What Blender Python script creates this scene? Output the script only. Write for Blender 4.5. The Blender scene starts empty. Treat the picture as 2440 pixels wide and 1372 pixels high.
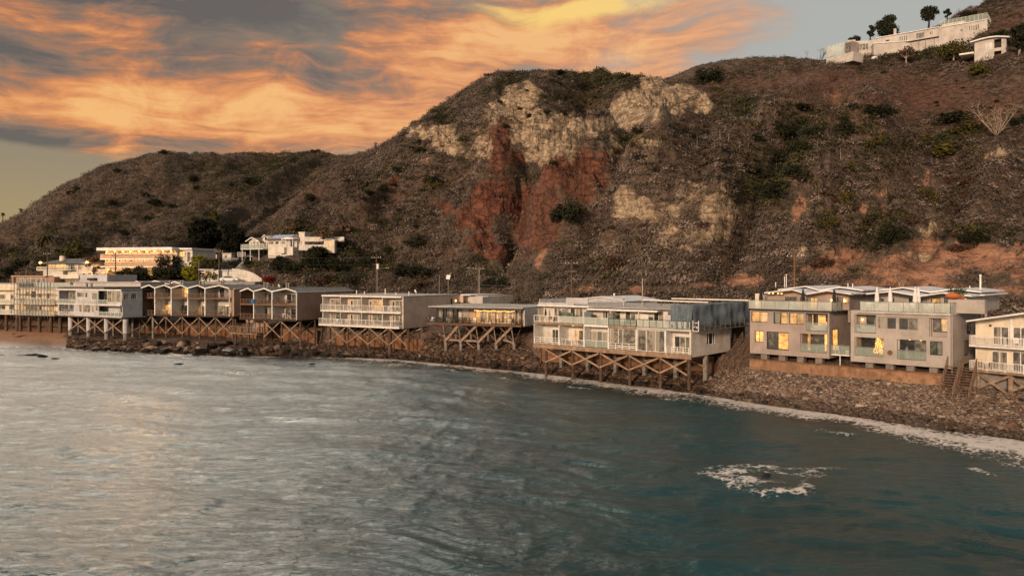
import bpy, math, random
import numpy as np
from mathutils import Vector, Matrix
random.seed(7); RNG = np.random.default_rng(11)
R = math.radians
# ------------------------------------------------------------------ camera, world, sun, exposure
F = 1850.0; H = 15.2; HZ = 655.0          # focal length in photo pixels, camera height (m), horizon row
scene = bpy.context.scene
COL = scene.collection
cam_d = bpy.data.cameras.new("camera"); cam = bpy.data.objects.new("camera", cam_d); COL.objects.link(cam)
cam.location = (0, 0, H); cam.rotation_euler = (R(90), 0, 0)
cam_d.sensor_width = 36; cam_d.lens = F / 2440 * 36; cam_d.shift_y = -(686 - HZ) / 2440
cam_d.clip_start = 0.5; cam_d.clip_end = 9000
scene.camera = cam
scene.render.engine = 'CYCLES'
scene.cycles.use_denoising = True
scene.cycles.max_bounces = 5; scene.cycles.diffuse_bounces = 2; scene.cycles.glossy_bounces = 3
scene.cycles.transparent_max_bounces = 10
scene.cycles.sample_clamp_indirect = 3.0
scene.view_settings.view_transform = 'Standard'; scene.view_settings.look = 'None'
scene.view_settings.gamma = 1.0; scene.view_settings.use_curve_mapping = False
scene.view_settings.exposure = 0.38

SUN_AZ = R(-151); SUN_EL = R(13)

class NV:
    """small node-maths helper: every value is a socket or a float"""
    def __init__(s, nt, v): s.nt, s.v = nt, v
    def _m(s, op, *a):
        n = s.nt.nodes.new('ShaderNodeMath'); n.operation = op
        for i, x in enumerate((s,) + a):
            x = x.v if isinstance(x, NV) else x
            if isinstance(x, (int, float)): n.inputs[i].default_value = x
            else: s.nt.links.new(x, n.inputs[i])
        return NV(s.nt, n.outputs[0])
    def __add__(s, o): return s._m('ADD', o)
    __radd__ = __add__
    def __sub__(s, o): return s._m('SUBTRACT', o)
    def __rsub__(s, o): return NV(s.nt, float(o))._m('SUBTRACT', s)
    def __mul__(s, o): return s._m('MULTIPLY', o)
    __rmul__ = __mul__
    def __truediv__(s, o): return s._m('DIVIDE', o)
    def f(s, op, *a): return s._m(op, *a)
    def sstep(s, a, b):
        n = s.nt.nodes.new('ShaderNodeMapRange'); n.interpolation_type = 'SMOOTHSTEP'
        s.nt.links.new(s.v, n.inputs[0]); n.inputs[1].default_value = a; n.inputs[2].default_value = b
        return NV(s.nt, n.outputs[0])
def comb(nt, x, y, z):
    n = nt.nodes.new('ShaderNodeCombineXYZ')
    for i, q in enumerate((x, y, z)):
        q = q.v if isinstance(q, NV) else q
        if isinstance(q, (int, float)): n.inputs[i].default_value = q
        else: nt.links.new(q, n.inputs[i])
    return n.outputs[0]
def noise(nt, vec, scale, detail=5, rough=.55, dist=0.0, dim='3D'):
    n = nt.nodes.new('ShaderNodeTexNoise'); n.noise_dimensions = dim
    n.inputs['Scale'].default_value = scale; n.inputs['Detail'].default_value = detail
    n.inputs['Roughness'].default_value = rough; n.inputs['Distortion'].default_value = dist
    if vec is not None: nt.links.new(vec, n.inputs['Vector'])
    return NV(nt, n.outputs[0])
def mixc(nt, fac, a, b, mode='MIX'):
    n = nt.nodes.new('ShaderNodeMix'); n.data_type = 'RGBA'; n.blend_type = mode
    fac = fac.v if isinstance(fac, NV) else fac
    for k, q in ((0, fac), (6, a), (7, b)):
        if isinstance(q, (int, float)): n.inputs[k].default_value = q
        elif isinstance(q, (tuple, list)): n.inputs[k].default_value = (*q[:3], 1)
        else: nt.links.new(q, n.inputs[k])
    return n.outputs[2]
def ramp(nt, fac, stops):
    n = nt.nodes.new('ShaderNodeValToRGB'); e = n.color_ramp.elements
    while len(e) < len(stops): e.new(0.5)
    for i, (p, c) in enumerate(stops): e[i].position = p; e[i].color = (*c, 1)
    nt.links.new(fac.v if isinstance(fac, NV) else fac, n.inputs[0]); return n.outputs[0]
def lin(r, g, b):
    return tuple((c / 255 / 12.92) if c / 255 <= .04045 else ((c / 255 + .055) / 1.055) ** 2.4 for c in (r, g, b))

def build_world():
    w = bpy.data.worlds.new("World"); scene.world = w; w.use_nodes = True
    nt = w.node_tree; nt.nodes.clear()
    out = nt.nodes.new('ShaderNodeOutputWorld')
    tc = nt.nodes.new('ShaderNodeTexCoord'); sp = nt.nodes.new('ShaderNodeSeparateXYZ')
    nt.links.new(tc.outputs['Generated'], sp.inputs[0])
    x, y, z = (NV(nt, sp.outputs[i]) for i in range(3))
    az = x.f('ARCTAN2', y); el = z.f('ARCSINE')
    # cloud deck coordinates: azimuth / elevation, streaks leaning up to the right
    P = comb(nt, az * 1.0, el * 2.1, 0.0)
    mp = nt.nodes.new('ShaderNodeMapping'); mp.inputs['Rotation'].default_value = (0, 0, R(10)); nt.links.new(P, mp.inputs[0])
    wv = noise(nt, mp.outputs[0], 2.2, 3); wv2 = noise(nt, mp.outputs[0], 2.7, 3, dist=.3)
    az2 = az + (wv - .5) * .22; el2 = el + (wv2 - .5) * .10
    Q = comb(nt, az2, el2 * 2.3, 3.1)
    mq = nt.nodes.new('ShaderNodeMapping'); mq.inputs['Rotation'].default_value = (0, 0, R(-9)); nt.links.new(Q, mq.inputs[0])
    n1 = noise(nt, mq.outputs[0], 4.2, 9, .58, .35)
    n2 = noise(nt, mq.outputs[0], 9.5, 8, .62, .5)
    mz = nt.nodes.new('ShaderNodeMapping'); mz.inputs['Rotation'].default_value = (0, 0, R(-14)); mz.inputs['Scale'].default_value = (.55, 1.7, 1); nt.links.new(Q, mz.inputs[0]); n3 = noise(nt, mz.outputs[0], 20.0, 7, .62, .6)
    def azel(px, py): return math.atan((px - 1220) / F), math.atan((HZ - py) / math.hypot(F, px - 1220))
    def blobs(lst):
        tot = None
        for (px, py, rx, ry, amp) in lst:
            a, e = azel(px, py)
            q = ((az2 - a) * (F / rx)).f('POWER', 2.0) + ((el2 - e) * (F / ry)).f('POWER', 2.0)
            g = (q * -1.0).f('EXPONENT') * amp
            tot = g if tot is None else tot + g
        return tot
    glow = blobs(SKY_GLOW); grey = blobs(SKY_GREY); gap = blobs(SKY_GAP); yel = blobs(SKY_YELLOW)
    # clear sky between clouds
    rgt = az.sstep(-.35, .42)
    base = mixc(nt, rgt, lin(142, 126, 100), lin(172, 170, 162))
    base = mixc(nt, el.sstep(.02, .16), mixc(nt, rgt, lin(168, 142, 96), lin(204, 176, 132)), base)
    # clouds
    cov = (n1 * .95 + n2 * .55 + n3 * .12 + glow * .22 + grey * .35 - gap * .42 - .28).sstep(.36, .74)
    lum = (n1 * 1.05 + n2 * 1.3 + n3 * .95 - 1.24 + glow * .34 - grey * .44)
    ccol = ramp(nt, lum, [(.12, lin(92, 80, 72)), (.34, lin(138, 104, 80)), (.50, lin(186, 116, 66)), (.68, lin(230, 144, 72)), (.94, lin(250, 184, 104))])
    ccol = mixc(nt, rgt * .30, ccol, lin(226, 170, 112))
    ccol = mixc(nt, (yel * (n2 * 1.8)).sstep(.25, .9), ccol, lin(255, 208, 104))
    col = mixc(nt, cov * .92, base, ccol)
    # above the picture and behind the camera the deck thins to a pale evening sky
    up = el.sstep(.345, .44)
    west = (az.f('COSINE') * math.cos(SUN_AZ) + az.f('SINE') * math.sin(SUN_AZ)).sstep(-.2, 1.0)
    pale = mixc(nt, west, lin(138, 146, 150), lin(216, 200, 180))
    pale = mixc(nt, n1.sstep(.35, .7) * .35, pale, lin(150, 140, 132))
    behind = (az.f('ABSOLUTE')).sstep(.85, 1.5)
    hi = el.sstep(.345, .41) * (1.0 - az.sstep(-.40, .06)) * az.sstep(-1.15, -.75) * (1.0 - el.sstep(.60, .85))  # hi: added bright sky patch, out of frame, shaped for the water sheen
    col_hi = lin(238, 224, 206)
    vis = (1.0 - up.f('MAXIMUM', behind)) * .74 + up.f('MAXIMUM', behind) * .64
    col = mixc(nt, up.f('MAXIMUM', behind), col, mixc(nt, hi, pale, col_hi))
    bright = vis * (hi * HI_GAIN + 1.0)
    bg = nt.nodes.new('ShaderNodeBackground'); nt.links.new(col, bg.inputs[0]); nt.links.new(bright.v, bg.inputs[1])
    sk = nt.nodes.new('ShaderNodeTexSky'); sk.sky_type = 'NISHITA'; sk.sun_disc = False
    sk.sun_elevation = SUN_EL; sk.sun_rotation = SUN_AZ; sk.altitude = 10; sk.dust_density = 2.0
    b2 = nt.nodes.new('ShaderNodeBackground'); nt.links.new(sk.outputs[0], b2.inputs[0]); b2.inputs[1].default_value = .012
    ad = nt.nodes.new('ShaderNodeAddShader'); nt.links.new(bg.outputs[0], ad.inputs[0]); nt.links.new(b2.outputs[0], ad.inputs[1])
    nt.links.new(ad.outputs[0], out.inputs[0])
    w.cycles.sampling_method = 'MANUAL'; w.cycles.sample_map_resolution = 512
HI_GAIN = 10.0  # boost of the added sky patch
SKY_GLOW = [(420, 230, 330, 90, .8), (180, 260, 260, 60, .45), (690, 330, 420, 60, .55), (700, 125, 120, 50, .5), (60, 30, 220, 60, .5),
            (1080, 110, 220, 70, .8), (1000, 240, 240, 60, .7), (1350, 70, 260, 50, .8), (1600, 100, 200, 60, .5), (1750, 60, 120, 40, .35), (850, 300, 200, 60, .5)]
SKY_GREY = [(130, 130, 300, 45, .6), (640, 40, 420, 60, .9), (300, 20, 300, 30, .4), (350, 320, 260, 22, .7), (620, 185, 300, 30, .35), (60, 300, 130, 20, .7), (850, 200, 200, 35, .5)]
SKY_GAP = [(820, 60, 150, 50, .55), (50, 470, 420, 110, 1.0), (2330, 60, 300, 210, 1.6), (1480, 130, 80, 25, .4), (1720, 150, 120, 25, .3)]
SKY_YELLOW = [(1500, 8, 150, 22, 1.1), (1300, 40, 160, 30, .7), (1180, 15, 200, 20, .5), (1800, 140, 120, 40, .3), (450, 360, 300, 30, .35)]
build_world()
sun_d = bpy.data.lights.new("sun", 'SUN'); sun = bpy.data.objects.new("sun", sun_d); COL.objects.link(sun)
sun_d.energy = 2.7; sun_d.angle = R(7); sun_d.color = (1.0, .72, .50)
sd = Vector((math.sin(SUN_AZ) * math.cos(SUN_EL), math.cos(SUN_AZ) * math.cos(SUN_EL), math.sin(SUN_EL)))
sun.rotation_euler = sd.to_track_quat('Z', 'Y').to_euler(); sun.location = (-60, -40, 60)

# ------------------------------------------------------------------ helpers
def tag(o, label=None, cat=None, group=None, kind=None):
    if label: o['label'] = label
    if cat: o['category'] = cat
    if group: o['group'] = group
    if kind: o['kind'] = kind
    return o
def mesh_obj(name, verts, faces, mat=None, parent=None, smooth=False):
    me = bpy.data.meshes.new(name); me.from_pydata([tuple(v) for v in verts], [], faces); me.update()
    o = bpy.data.objects.new(name, me); COL.objects.link(o)
    if mat: me.materials.append(mat)
    if parent: o.parent = parent
    if smooth: me.shade_smooth()
    return o
def np_mesh(name, V, Fq, mat=None, parent=None, smooth=False):
    """V (n,3) float, Fq (m,k) int"""
    me = bpy.data.meshes.new(name); n, (m, k) = len(V), Fq.shape
    me.vertices.add(n); me.vertices.foreach_set('co', np.ascontiguousarray(V, dtype=np.float32).ravel())
    me.loops.add(m * k); me.loops.foreach_set('vertex_index', np.ascontiguousarray(Fq, dtype=np.int32).ravel())
    me.polygons.add(m); me.polygons.foreach_set('loop_start', np.arange(0, m * k, k, dtype=np.int32))
    me.update(calc_edges=True); me.validate()
    if mat: me.materials.append(mat)
    o = bpy.data.objects.new(name, me); COL.objects.link(o)
    if parent: o.parent = parent
    if smooth: me.shade_smooth()
    return o
def empty(name, loc, rz=0.0):
    o = bpy.data.objects.new(name, None); COL.objects.link(o); o.location = loc; o.rotation_euler = (0, 0, rz)
    o.empty_display_size = .3; return o
class MB:
    def __init__(s): s.v, s.f = [], []
    def quad8(s, P):
        b = len(s.v); s.v += [tuple(p) for p in P]
        s.f += [(b, b+3, b+2, b+1), (b+4, b+5, b+6, b+7), (b, b+1, b+5, b+4), (b+1, b+2, b+6, b+5), (b+2, b+3, b+7, b+6), (b+3, b, b+4, b+7)]
        return s
    def box(s, x0, x1, y0, y1, z0, z1):
        if x1 < x0: x0, x1 = x1, x0
        if y1 < y0: y0, y1 = y1, y0
        if z1 < z0: z0, z1 = z1, z0
        return s.quad8([(x0,y0,z0),(x1,y0,z0),(x1,y1,z0),(x0,y1,z0),(x0,y0,z1),(x1,y0,z1),(x1,y1,z1),(x0,y1,z1)])
    def bar(s, a, b, w=.05, h=None):
        """square bar from a to b"""
        a, b = Vector(a), Vector(b); h = h or w; d = (b - a)
        if d.length < 1e-6: return s
        d.normalize(); up = Vector((0, 0, 1)) if abs(d.z) < .95 else Vector((0, 1, 0))
        x = d.cross(up).normalized() * w / 2; y = x.normalized().cross(d).normalized() * h / 2
        return s.quad8([a-x-y, a+x-y, a+x+y, a-x+y, b-x-y, b+x-y, b+x+y, b-x+y])
    def tube(s, pts, radii, n=8, cap=True):
        pts = [Vector(p) for p in pts]; base = len(s.v)
        if isinstance(radii, (int, float)): radii = [radii] * len(pts)
        for i, p in enumerate(pts):
            d = (pts[min(i+1, len(pts)-1)] - pts[max(i-1, 0)]).normalized()
            up = Vector((0, 0, 1)) if abs(d.z) < .9 else Vector((1, 0, 0))
            x = d.cross(up).normalized(); y = x.cross(d)
            for k in range(n):
                t = 2 * math.pi * k / n; q = p + (x * math.cos(t) + y * math.sin(t)) * radii[i]; s.v.append(tuple(q))
        for i in range(len(pts)-1):
            for k in range(n):
                a = base + i*n + k; b = base + i*n + (k+1) % n
                s.f.append((a, b, b+n, a+n))
        if cap:
            s.f.append(tuple(base + k for k in range(n))[::-1]); s.f.append(tuple(base + (len(pts)-1)*n + k for k in range(n)))
        return s
    def prism(s, poly, y0, y1):
        """poly of (x,z) extruded along y"""
        b = len(s.v); n = len(poly)
        s.v += [(x, y0, z) for x, z in poly] + [(x, y1, z) for x, z in poly]
        s.f.append(tuple(range(b, b+n))); s.f.append(tuple(range(b+2*n-1, b+n-1, -1)))
        for i in range(n):
            j = (i+1) % n; s.f.append((b+i, b+n+i, b+n+j, b+j))
        return s
    def plate(s, prof, y0, y1, th):
        """folded plate: profile (x,z) points, thickness th downwards"""
        for (xa, za), (xb, zb) in zip(prof, prof[1:]):
            s.quad8([(xa,y0,za-th),(xb,y0,zb-th),(xb,y1,zb-th),(xa,y1,za-th),(xa,y0,za),(xb,y0,zb),(xb,y1,zb),(xa,y1,za)])
        return s
    def wall(s, x0, x1, z0, z1, y0, y1, holes=()):
        xs = sorted({x0, x1, *[h[0] for h in holes], *[h[1] for h in holes]}); zs = sorted({z0, z1, *[h[2] for h in holes], *[h[3] for h in holes]})
        xs = [x for x in xs if x0 <= x <= x1]; zs = [z for z in zs if z0 <= z <= z1]
        for a, b in zip(xs, xs[1:]):
            run = None
            for c, d in zip(zs, zs[1:]):
                mx, mz = (a+b)/2, (c+d)/2
                if any(h[0] < mx < h[1] and h[2] < mz < h[3] for h in holes):
                    if run: s.box(a, b, y0, y1, *run); run = None
                else: run = (run[0], d) if run else (c, d)
            if run: s.box(a, b, y0, y1, *run)
        return s
    def swap(s, L):
        """turn facade coordinates (x, y, z) into the right-hand side: local x = L - y, local y = x"""
        s.v = [(L - y, x, z) for x, y, z in s.v]; return s
    def build(s, name, mat, parent=None, smooth=False): return mesh_obj(name, s.v, s.f, mat, parent, smooth)

# value noise in numpy
def _h(i, j, seed):
    n = (i * 374761393 + j * 668265263 + seed * 974634777) & 0xffffffff
    n = ((n ^ (n >> 13)) * 1274126177) & 0xffffffff
    return ((n ^ (n >> 16)) & 0xffff) / 32767.5 - 1.0
def vn(x, y, seed=0):
    x = np.asarray(x, float); y = np.asarray(y, float)
    xi = np.floor(x).astype(np.int64); yi = np.floor(y).astype(np.int64)
    u = x - xi; v = y - yi; u = u*u*u*(u*(u*6-15)+10); v = v*v*v*(v*(v*6-15)+10)
    a, b, c, d = _h(xi, yi, seed), _h(xi+1, yi, seed), _h(xi, yi+1, seed), _h(xi+1, yi+1, seed)
    return a*(1-u)*(1-v) + b*u*(1-v) + c*(1-u)*v + d*u*v
def fbm(x, y, oct=4, seed=0, gain=.5):
    t = 0; a = 1; s = 0
    for o in range(oct):
        t = t + a * vn(x * 2**o + 17.3*o, y * 2**o - 9.1*o, seed + o); s += a; a *= gain
    return t / s
def ridged(x, y, oct=4, seed=0, gain=.5):
    t = 0; a = 1; s = 0
    for o in range(oct):
        t = t + a * (1 - 2*np.abs(vn(x * 2**o + 5.3*o, y * 2**o + 3.7*o, seed + o))); s += a; a *= gain
    return t / s
def attr(o, name, data):
    a = o.data.attributes.new(name, 'FLOAT', 'POINT'); a.data.foreach_set('value', np.ascontiguousarray(data, dtype=np.float32).ravel())

# ------------------------------------------------------------------ materials
M = {}
def mat(name, col, rough=.8, var=.15, vscale=1.5, bump=0.0, bscale=8.0, metal=0.0, spec=.3, emit=None, estr=0.0, alpha=1.0, streak=0.0, col2=None):
    m = bpy.data.materials.new(name); m.use_nodes = True; nt = m.node_tree; b = nt.nodes['Principled BSDF']
    tc = nt.nodes.new('ShaderNodeTexCoord'); v = tc.outputs['Object']
    n = noise(nt, v, vscale, 5, .6)
    c2 = col2 or tuple(c * (1 - var) * .9 for c in col)
    c1 = tuple(min(1, c * (1 + var * .5)) for c in col)
    c = mixc(nt, n.sstep(.35, .68), c1, c2)
    c = mixc(nt, noise(nt, v, vscale * .28, 3, .6).sstep(.42, .66) * min(1, var * 2.2), c, tuple(q * .72 for q in col))
    if streak:
        mp = nt.nodes.new('ShaderNodeMapping'); mp.inputs['Scale'].default_value = (3.0, 3.0, .35); nt.links.new(v, mp.inputs[0])
        s = noise(nt, mp.outputs[0], 1.6, 4, .6).sstep(.5, .78) * streak
        c = mixc(nt, s, c, tuple(q * .45 for q in col))
    nt.links.new(c, b.inputs['Base Color'])
    b.inputs['Roughness'].default_value = rough; b.inputs['Metallic'].default_value = metal
    b.inputs['Specular IOR Level'].default_value = spec; b.inputs['Alpha'].default_value = alpha
    if bump:
        bn = nt.nodes.new('ShaderNodeBump'); bn.inputs['Strength'].default_value = bump; bn.inputs['Distance'].default_value = .05
        nt.links.new(noise(nt, v, bscale, 4).v, bn.inputs['Height']); nt.links.new(bn.outputs[0], b.inputs['Normal'])
    if emit:
        b.inputs['Emission Color'].default_value = (*emit, 1); b.inputs['Emission Strength'].default_value = estr
    M[name] = m; return m
# ------------------------------------------------------------------ terrain
def L2(p, x): return np.interp(x, [q[0] for q in p], [q[1] for q in p])
YW = [(-900, 826), (0, 824), (120, 824), (190, 832), (300, 838), (500, 845), (700, 849), (850, 851), (940, 855), (1100, 870), (1300, 890), (1500, 914), (1650, 934), (1800, 958), (2000, 985), (2200, 1013), (2440, 1046), (3200, 1150)]
def Dw(px): return F * H / (L2(YW, px) - HZ)
FAC = [(-900, 215), (0, 190), (137, 181), (335, 176), (557, 168), (708, 157), (759, 155), (951, 145), (1022, 138), (1240, 130), (1275, 119), (1650, 103), (1787, 100.5), (2030, 91.7), (2265, 84.5), (2440, 81), (3200, 66)]
def Df(px): return L2(FAC, px)
WALLV = [(-900, 12), (160, 12), (250, 12), (340, 7), (760, 7), (1000, 7), (1022, 9), (1240, 9), (1290, 6.5), (1700, 7), (1770, 1.5), (1787, -.95), (2250, -.95), (2300, 3.5), (2440, 4), (3200, 4)]
WALLB = [(-900, 2.2), (160, 2.4), (340, 1.5), (760, 1.1), (1000, .5), (1022, 4.2), (1240, 4.2), (1290, 1.3), (1700, 1.6), (1787, 3.3), (2250, 3.3), (2300, 2.7), (3200, 2.7)]
WALLT = [(-900, 4.0), (1700, 4.2), (1787, 4.0), (2250, 4.0), (3200, 5.0)]
def land_profile(px, s):
    """height of the land s metres (in depth) behind the waterline of column px"""
    fo = Df(px) - Dw(px); sb = fo + L2(WALLV, px); zb = L2(WALLB, px); zt = L2(WALLT, px)
    sb = np.maximum(sb, 4.0)
    r = np.clip(s / sb, 0, 1)
    z = np.where(s < 0, .13 * s, zb * r ** .85)
    z = np.where(s > sb, zt + (7.4 - zt) * np.clip((s - sb - .6) / 18.0, 0, 1), z)
    return np.where((s > sb) & (s <= sb + .6), zb + (zt - zb) * (s - sb) / .6, z)
def land_z(X, Y):
    px = 1220 + X / Y * F
    return float(land_profile(px, Y - Dw(px)) + .0)
def at(px, d, z=0.0): return Vector(((px - 1220) * d / F, d, z))
def road_d(px): return Df(px) + 27.0

def terrain_mat():
    m = bpy.data.materials.new("hillside_soil"); m.use_nodes = True; nt = m.node_tree; b = nt.nodes['Principled BSDF']
    tc = nt.nodes.new('ShaderNodeTexCoord'); v = tc.outputs['Object']
    def A(n):
        a = nt.nodes.new('ShaderNodeAttribute'); a.attribute_name = n; return NV(nt, a.outputs['Fac'])
    n1 = noise(nt, v, .08, 5, .6); n2 = noise(nt, v, .9, 6, .65); n3 = noise(nt, v, 4.0, 3, .6)
    # banded strata in the cliffs
    mp = nt.nodes.new('ShaderNodeMapping'); mp.inputs['Rotation'].default_value = (R(35), R(28), 0); mp.inputs['Scale'].default_value = (.25, .25, 1.1); nt.links.new(v, mp.inputs[0])
    st = noise(nt, mp.outputs[0], .9, 6, .65, .6)
    soil = mixc(nt, n2.sstep(.3, .7), lin(108, 94, 82), lin(64, 55, 49))
    soil = mixc(nt, n1.sstep(.45, .65) * .5, soil, lin(118, 96, 80))
    dry = mixc(nt, n2.sstep(.35, .65), lin(112, 82, 68), lin(76, 57, 48))
    soil = mixc(nt, A('dry'), soil, dry)
    cream = mixc(nt, (st * .6 + n2 * .5 - .05).sstep(.36, .64), lin(198, 176, 148), lin(116, 96, 78))
    cream = mixc(nt, n3.sstep(.5, .75) * .6, cream, lin(86, 66, 52))
    vc = nt.nodes.new('ShaderNodeTexVoronoi'); vc.feature = 'DISTANCE_TO_EDGE'; vc.inputs['Scale'].default_value = .42; wv_ = nt.nodes.new('ShaderNodeVectorMath'); wv_.operation = 'MULTIPLY_ADD'; nt.links.new(noise(nt, v, .5, 4, .6).v, wv_.inputs[0]); wv_.inputs[1].default_value = (3.5, 3.5, 3.5); nt.links.new(v, wv_.inputs[2]); nt.links.new(wv_.outputs[0], vc.inputs['Vector'])
    crack = 1.0 - NV(nt, vc.outputs['Distance']).sstep(.0, .14)
    red = mixc(nt, st.sstep(.35, .65), lin(128, 84, 66), lin(84, 54, 46)); red = mixc(nt, n1.sstep(.42, .62) * .5, red, lin(104, 80, 66)); red = mixc(nt, crack * .4, red, lin(40, 28, 26)); cream = mixc(nt, crack * .2, cream, lin(70, 54, 44))
    red = mixc(nt, n2.sstep(.55, .75) * .5, red, lin(50, 34, 30))
    dirt = mixc(nt, st.sstep(.35, .68), lin(172, 130, 106), lin(108, 80, 66))
    e = n2 * .8 + noise(nt, v, .16, 4, .65).v * 0.0 - .4 if False else n2 * .75 + noise(nt, v, .17, 4, .65) * 1.1 - .95
    c = mixc(nt, (A('dirt') + e).sstep(.35, .6), soil, dirt)
    c = mixc(nt, (A('red') + e).sstep(.35, .55), c, red)
    c = mixc(nt, (A('cream') * 1.15 + e).sstep(.28, .48), c, cream)
    nt.links.new(c, b.inputs['Base Color']); b.inputs['Roughness'].default_value = .95; b.inputs['Specular IOR Level'].default_value = .1
    bp = nt.nodes.new('ShaderNodeBump'); bp.inputs['Strength'].default_value = .9; bp.inputs['Distance'].default_value = .7
    nt.links.new((n2 * .9 + n3 * .4 + st * .4 - crack * .35).v, bp.inputs['Height']); nt.links.new(bp.outputs[0], b.inputs['Normal'])
    return m
M['soil'] = terrain_mat()

# photo positions of outcrops (cx, cy, rx, ry, rotation deg, strength) - laid onto the hill where they stand
CREAM = [(1225, 245, 42, 34, -30, 1), (1258, 220, 22, 20, 0, 1), (1060, 330, 52, 26, 25, 1), (1000, 315, 30, 18, 0, .8), (1290, 310, 88, 38, 25, 1), (1290, 355, 30, 34, 20, 1), (1370, 300, 50, 26, 20, .9),
         (1552, 196, 26, 24, -20, 1), (1510, 262, 62, 40, -25, 1), (1590, 250, 40, 46, 30, 1), (1640, 230, 50, 22, 15, .8), (1425, 292, 34, 12, 0, 1), (1490, 480, 22, 34, 10, .9), (1520, 505, 40, 24, 10, .9),
         (1600, 560, 34, 30, 0, .7), (1700, 548, 30, 20, 20, .85), (1744, 512, 12, 30, 0, .85), (1684, 520, 22, 12, -10, .8), (1728, 566, 16, 12, 0, .8), (1640, 588, 26, 12, 0, .7), (1660, 470, 60, 50, 0, .42), (1610, 510, 34, 20, 20, .6), (1700, 500, 26, 40, 0, .8), (1560, 530, 34, 20, 0, .7), (1480, 520, 20, 20, 0, .7), (2200, 610, 40, 14, 0, .6), (1960, 600, 30, 12, -15, .6), (1905, 610, 30, 16, -30, .6), (1670, 250, 20, 22, 0, .9), (1720, 460, 14, 20, 0, .9), (1460, 350, 40, 30, 30, .7),
         (2375, 375, 36, 14, 0, .7), (1540, 350, 40, 10, 0, .7), (2215, 555, 34, 10, -10, .7), (1670, 560, 50, 24, 0, .6), (1150, 340, 30, 50, 0, .5), (1180, 270, 30, 20, 0, .7)]
RED = [(1190, 345, 46, 58, 5, 1.1), (1215, 375, 40, 30, 0, .9), (1370, 415, 72, 56, 10, 1.1), (1310, 440, 24, 60, 0, 1.1), (1270, 520, 62, 80, 0, 1), (1180, 470, 70, 60, 0, .85), (1130, 530, 60, 40, 20, .8), (1320, 520, 26, 60, 0, .9),
       (1160, 590, 60, 36, 30, .8), (940, 435, 16, 14, 0, .8), (755, 465, 22, 24, 0, .5), (1450, 380, 40, 26, 0, .7), (1330, 380, 30, 20, 0, .6), (330, 530, 20, 14, 0, .6), (1060, 500, 50, 20, 20, .6)]
DIRT = [(2190, 640, 110, 44, 0, 1), (2290, 610, 70, 36, 0, 1), (2360, 615, 44, 36, 0, 1), (2425, 620, 26, 46, 0, 1.1), (2010, 620, 60, 30, -10, .8), (1960, 650, 80, 20, 0, .7), (1780, 675, 60, 16, 0, .8), (1680, 685, 50, 12, 0, .8),
        (2220, 590, 60, 20, 0, .8), (1900, 505, 14, 34, 25, 1), (2110, 510, 12, 24, 20, .9), (2055, 505, 20, 14, 0, .8), (2205, 430, 10, 26, 0, .9), (1520, 690, 60, 12, 0, .7), (1290, 620, 16, 40, 20, .7), (1400, 690, 60, 12, 0, .6),
        (2100, 460, 60, 20, -20, .5), (2000, 230, 70, 14, 10, .5), (1020, 390, 30, 16, 20, .5), (1620, 690, 300, 10, 0, .5), (2150, 680, 200, 16, 0, .8), (2400, 690, 80, 20, 0, .7)]
DRY = [(2250, 240, 330, 70, 8, 1), (1800, 200, 110, 32, -5, 1), (2000, 190, 160, 40, 0, .9), (2420, 60, 90, 60, 0, .9), (930, 470, 90, 30, -25, .5), (700, 480, 80, 20, -30, .6)]
def ell(lst, px, py):
    out = np.zeros_like(px)
    for cx, cy, rx, ry, rot, a in lst:
        c, s = math.cos(R(rot)), math.sin(R(rot)); dx, dy = px - cx, py - cy
        u = (dx*c + dy*s) / rx; w = (-dx*s + dy*c) / ry
        out = np.maximum(out, a * np.exp(-(u*u + w*w) ** 1.05 * .8))
    return out
def seg_dist(poly, px, py):
    best = np.full_like(px, 1e9)
    for (ax, ay), (bx, by) in zip(poly, poly[1:]):
        dx, dy = bx-ax, by-ay; t = np.clip(((px-ax)*dx + (py-ay)*dy) / (dx*dx+dy*dy), 0, 1)
        best = np.minimum(best, np.hypot(px-ax-t*dx, py-ay-t*dy))
    return best
GULLY = [([(1265, 350), (1250, 430), (1215, 500), (1225, 560), (1215, 610), (1190, 660)], 24, 7), ([(1240, 500), (1235, 585)], 16, 8),
         ([(1990, 240), (1890, 330), (1860, 430), (1800, 520), (1720, 640)], 42, 8), ([(2260, 340), (2160, 440), (2060, 520), (1950, 600)], 34, 5),
         ([(1400, 210), (1430, 270), (1450, 310), (1500, 340)], 28, 7), ([(1110, 390), (1020, 480), (930, 560), (860, 650)], 34, 6),
         ([(2330, 420), (2280, 520), (2200, 590)], 30, 5), ([(900, 400), (800, 500), (720, 580)], 30, 5), ([(1480, 420), (1440, 520), (1380, 640)], 26, 5)]
RIDGE = [([(1560, 195), (1500, 280), (1420, 360), (1370, 430), (1320, 540)], 34, 4), ([(2080, 400), (1940, 480), (1850, 580), (1770, 680)], 38, 7),
         ([(1180, 200), (1010, 330), (860, 440), (700, 540)], 40, 5), ([(1180, 310), (1180, 400), (1120, 500), (1130, 600)], 30, 3), ([(1650, 330), (1560, 480), (1450, 620)], 40, 5), ([(2400, 430), (2330, 560)], 34, 5)]
FLAT = [(330, 640, 120, 24), (150, 645, 70, 20), (650, 612, 95, 34), (545, 650, 90, 30), (770, 588, 50, 10), (2090, 128, 80, 10), (2230, 112, 120, 12), (2360, 130, 50, 14)]
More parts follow.
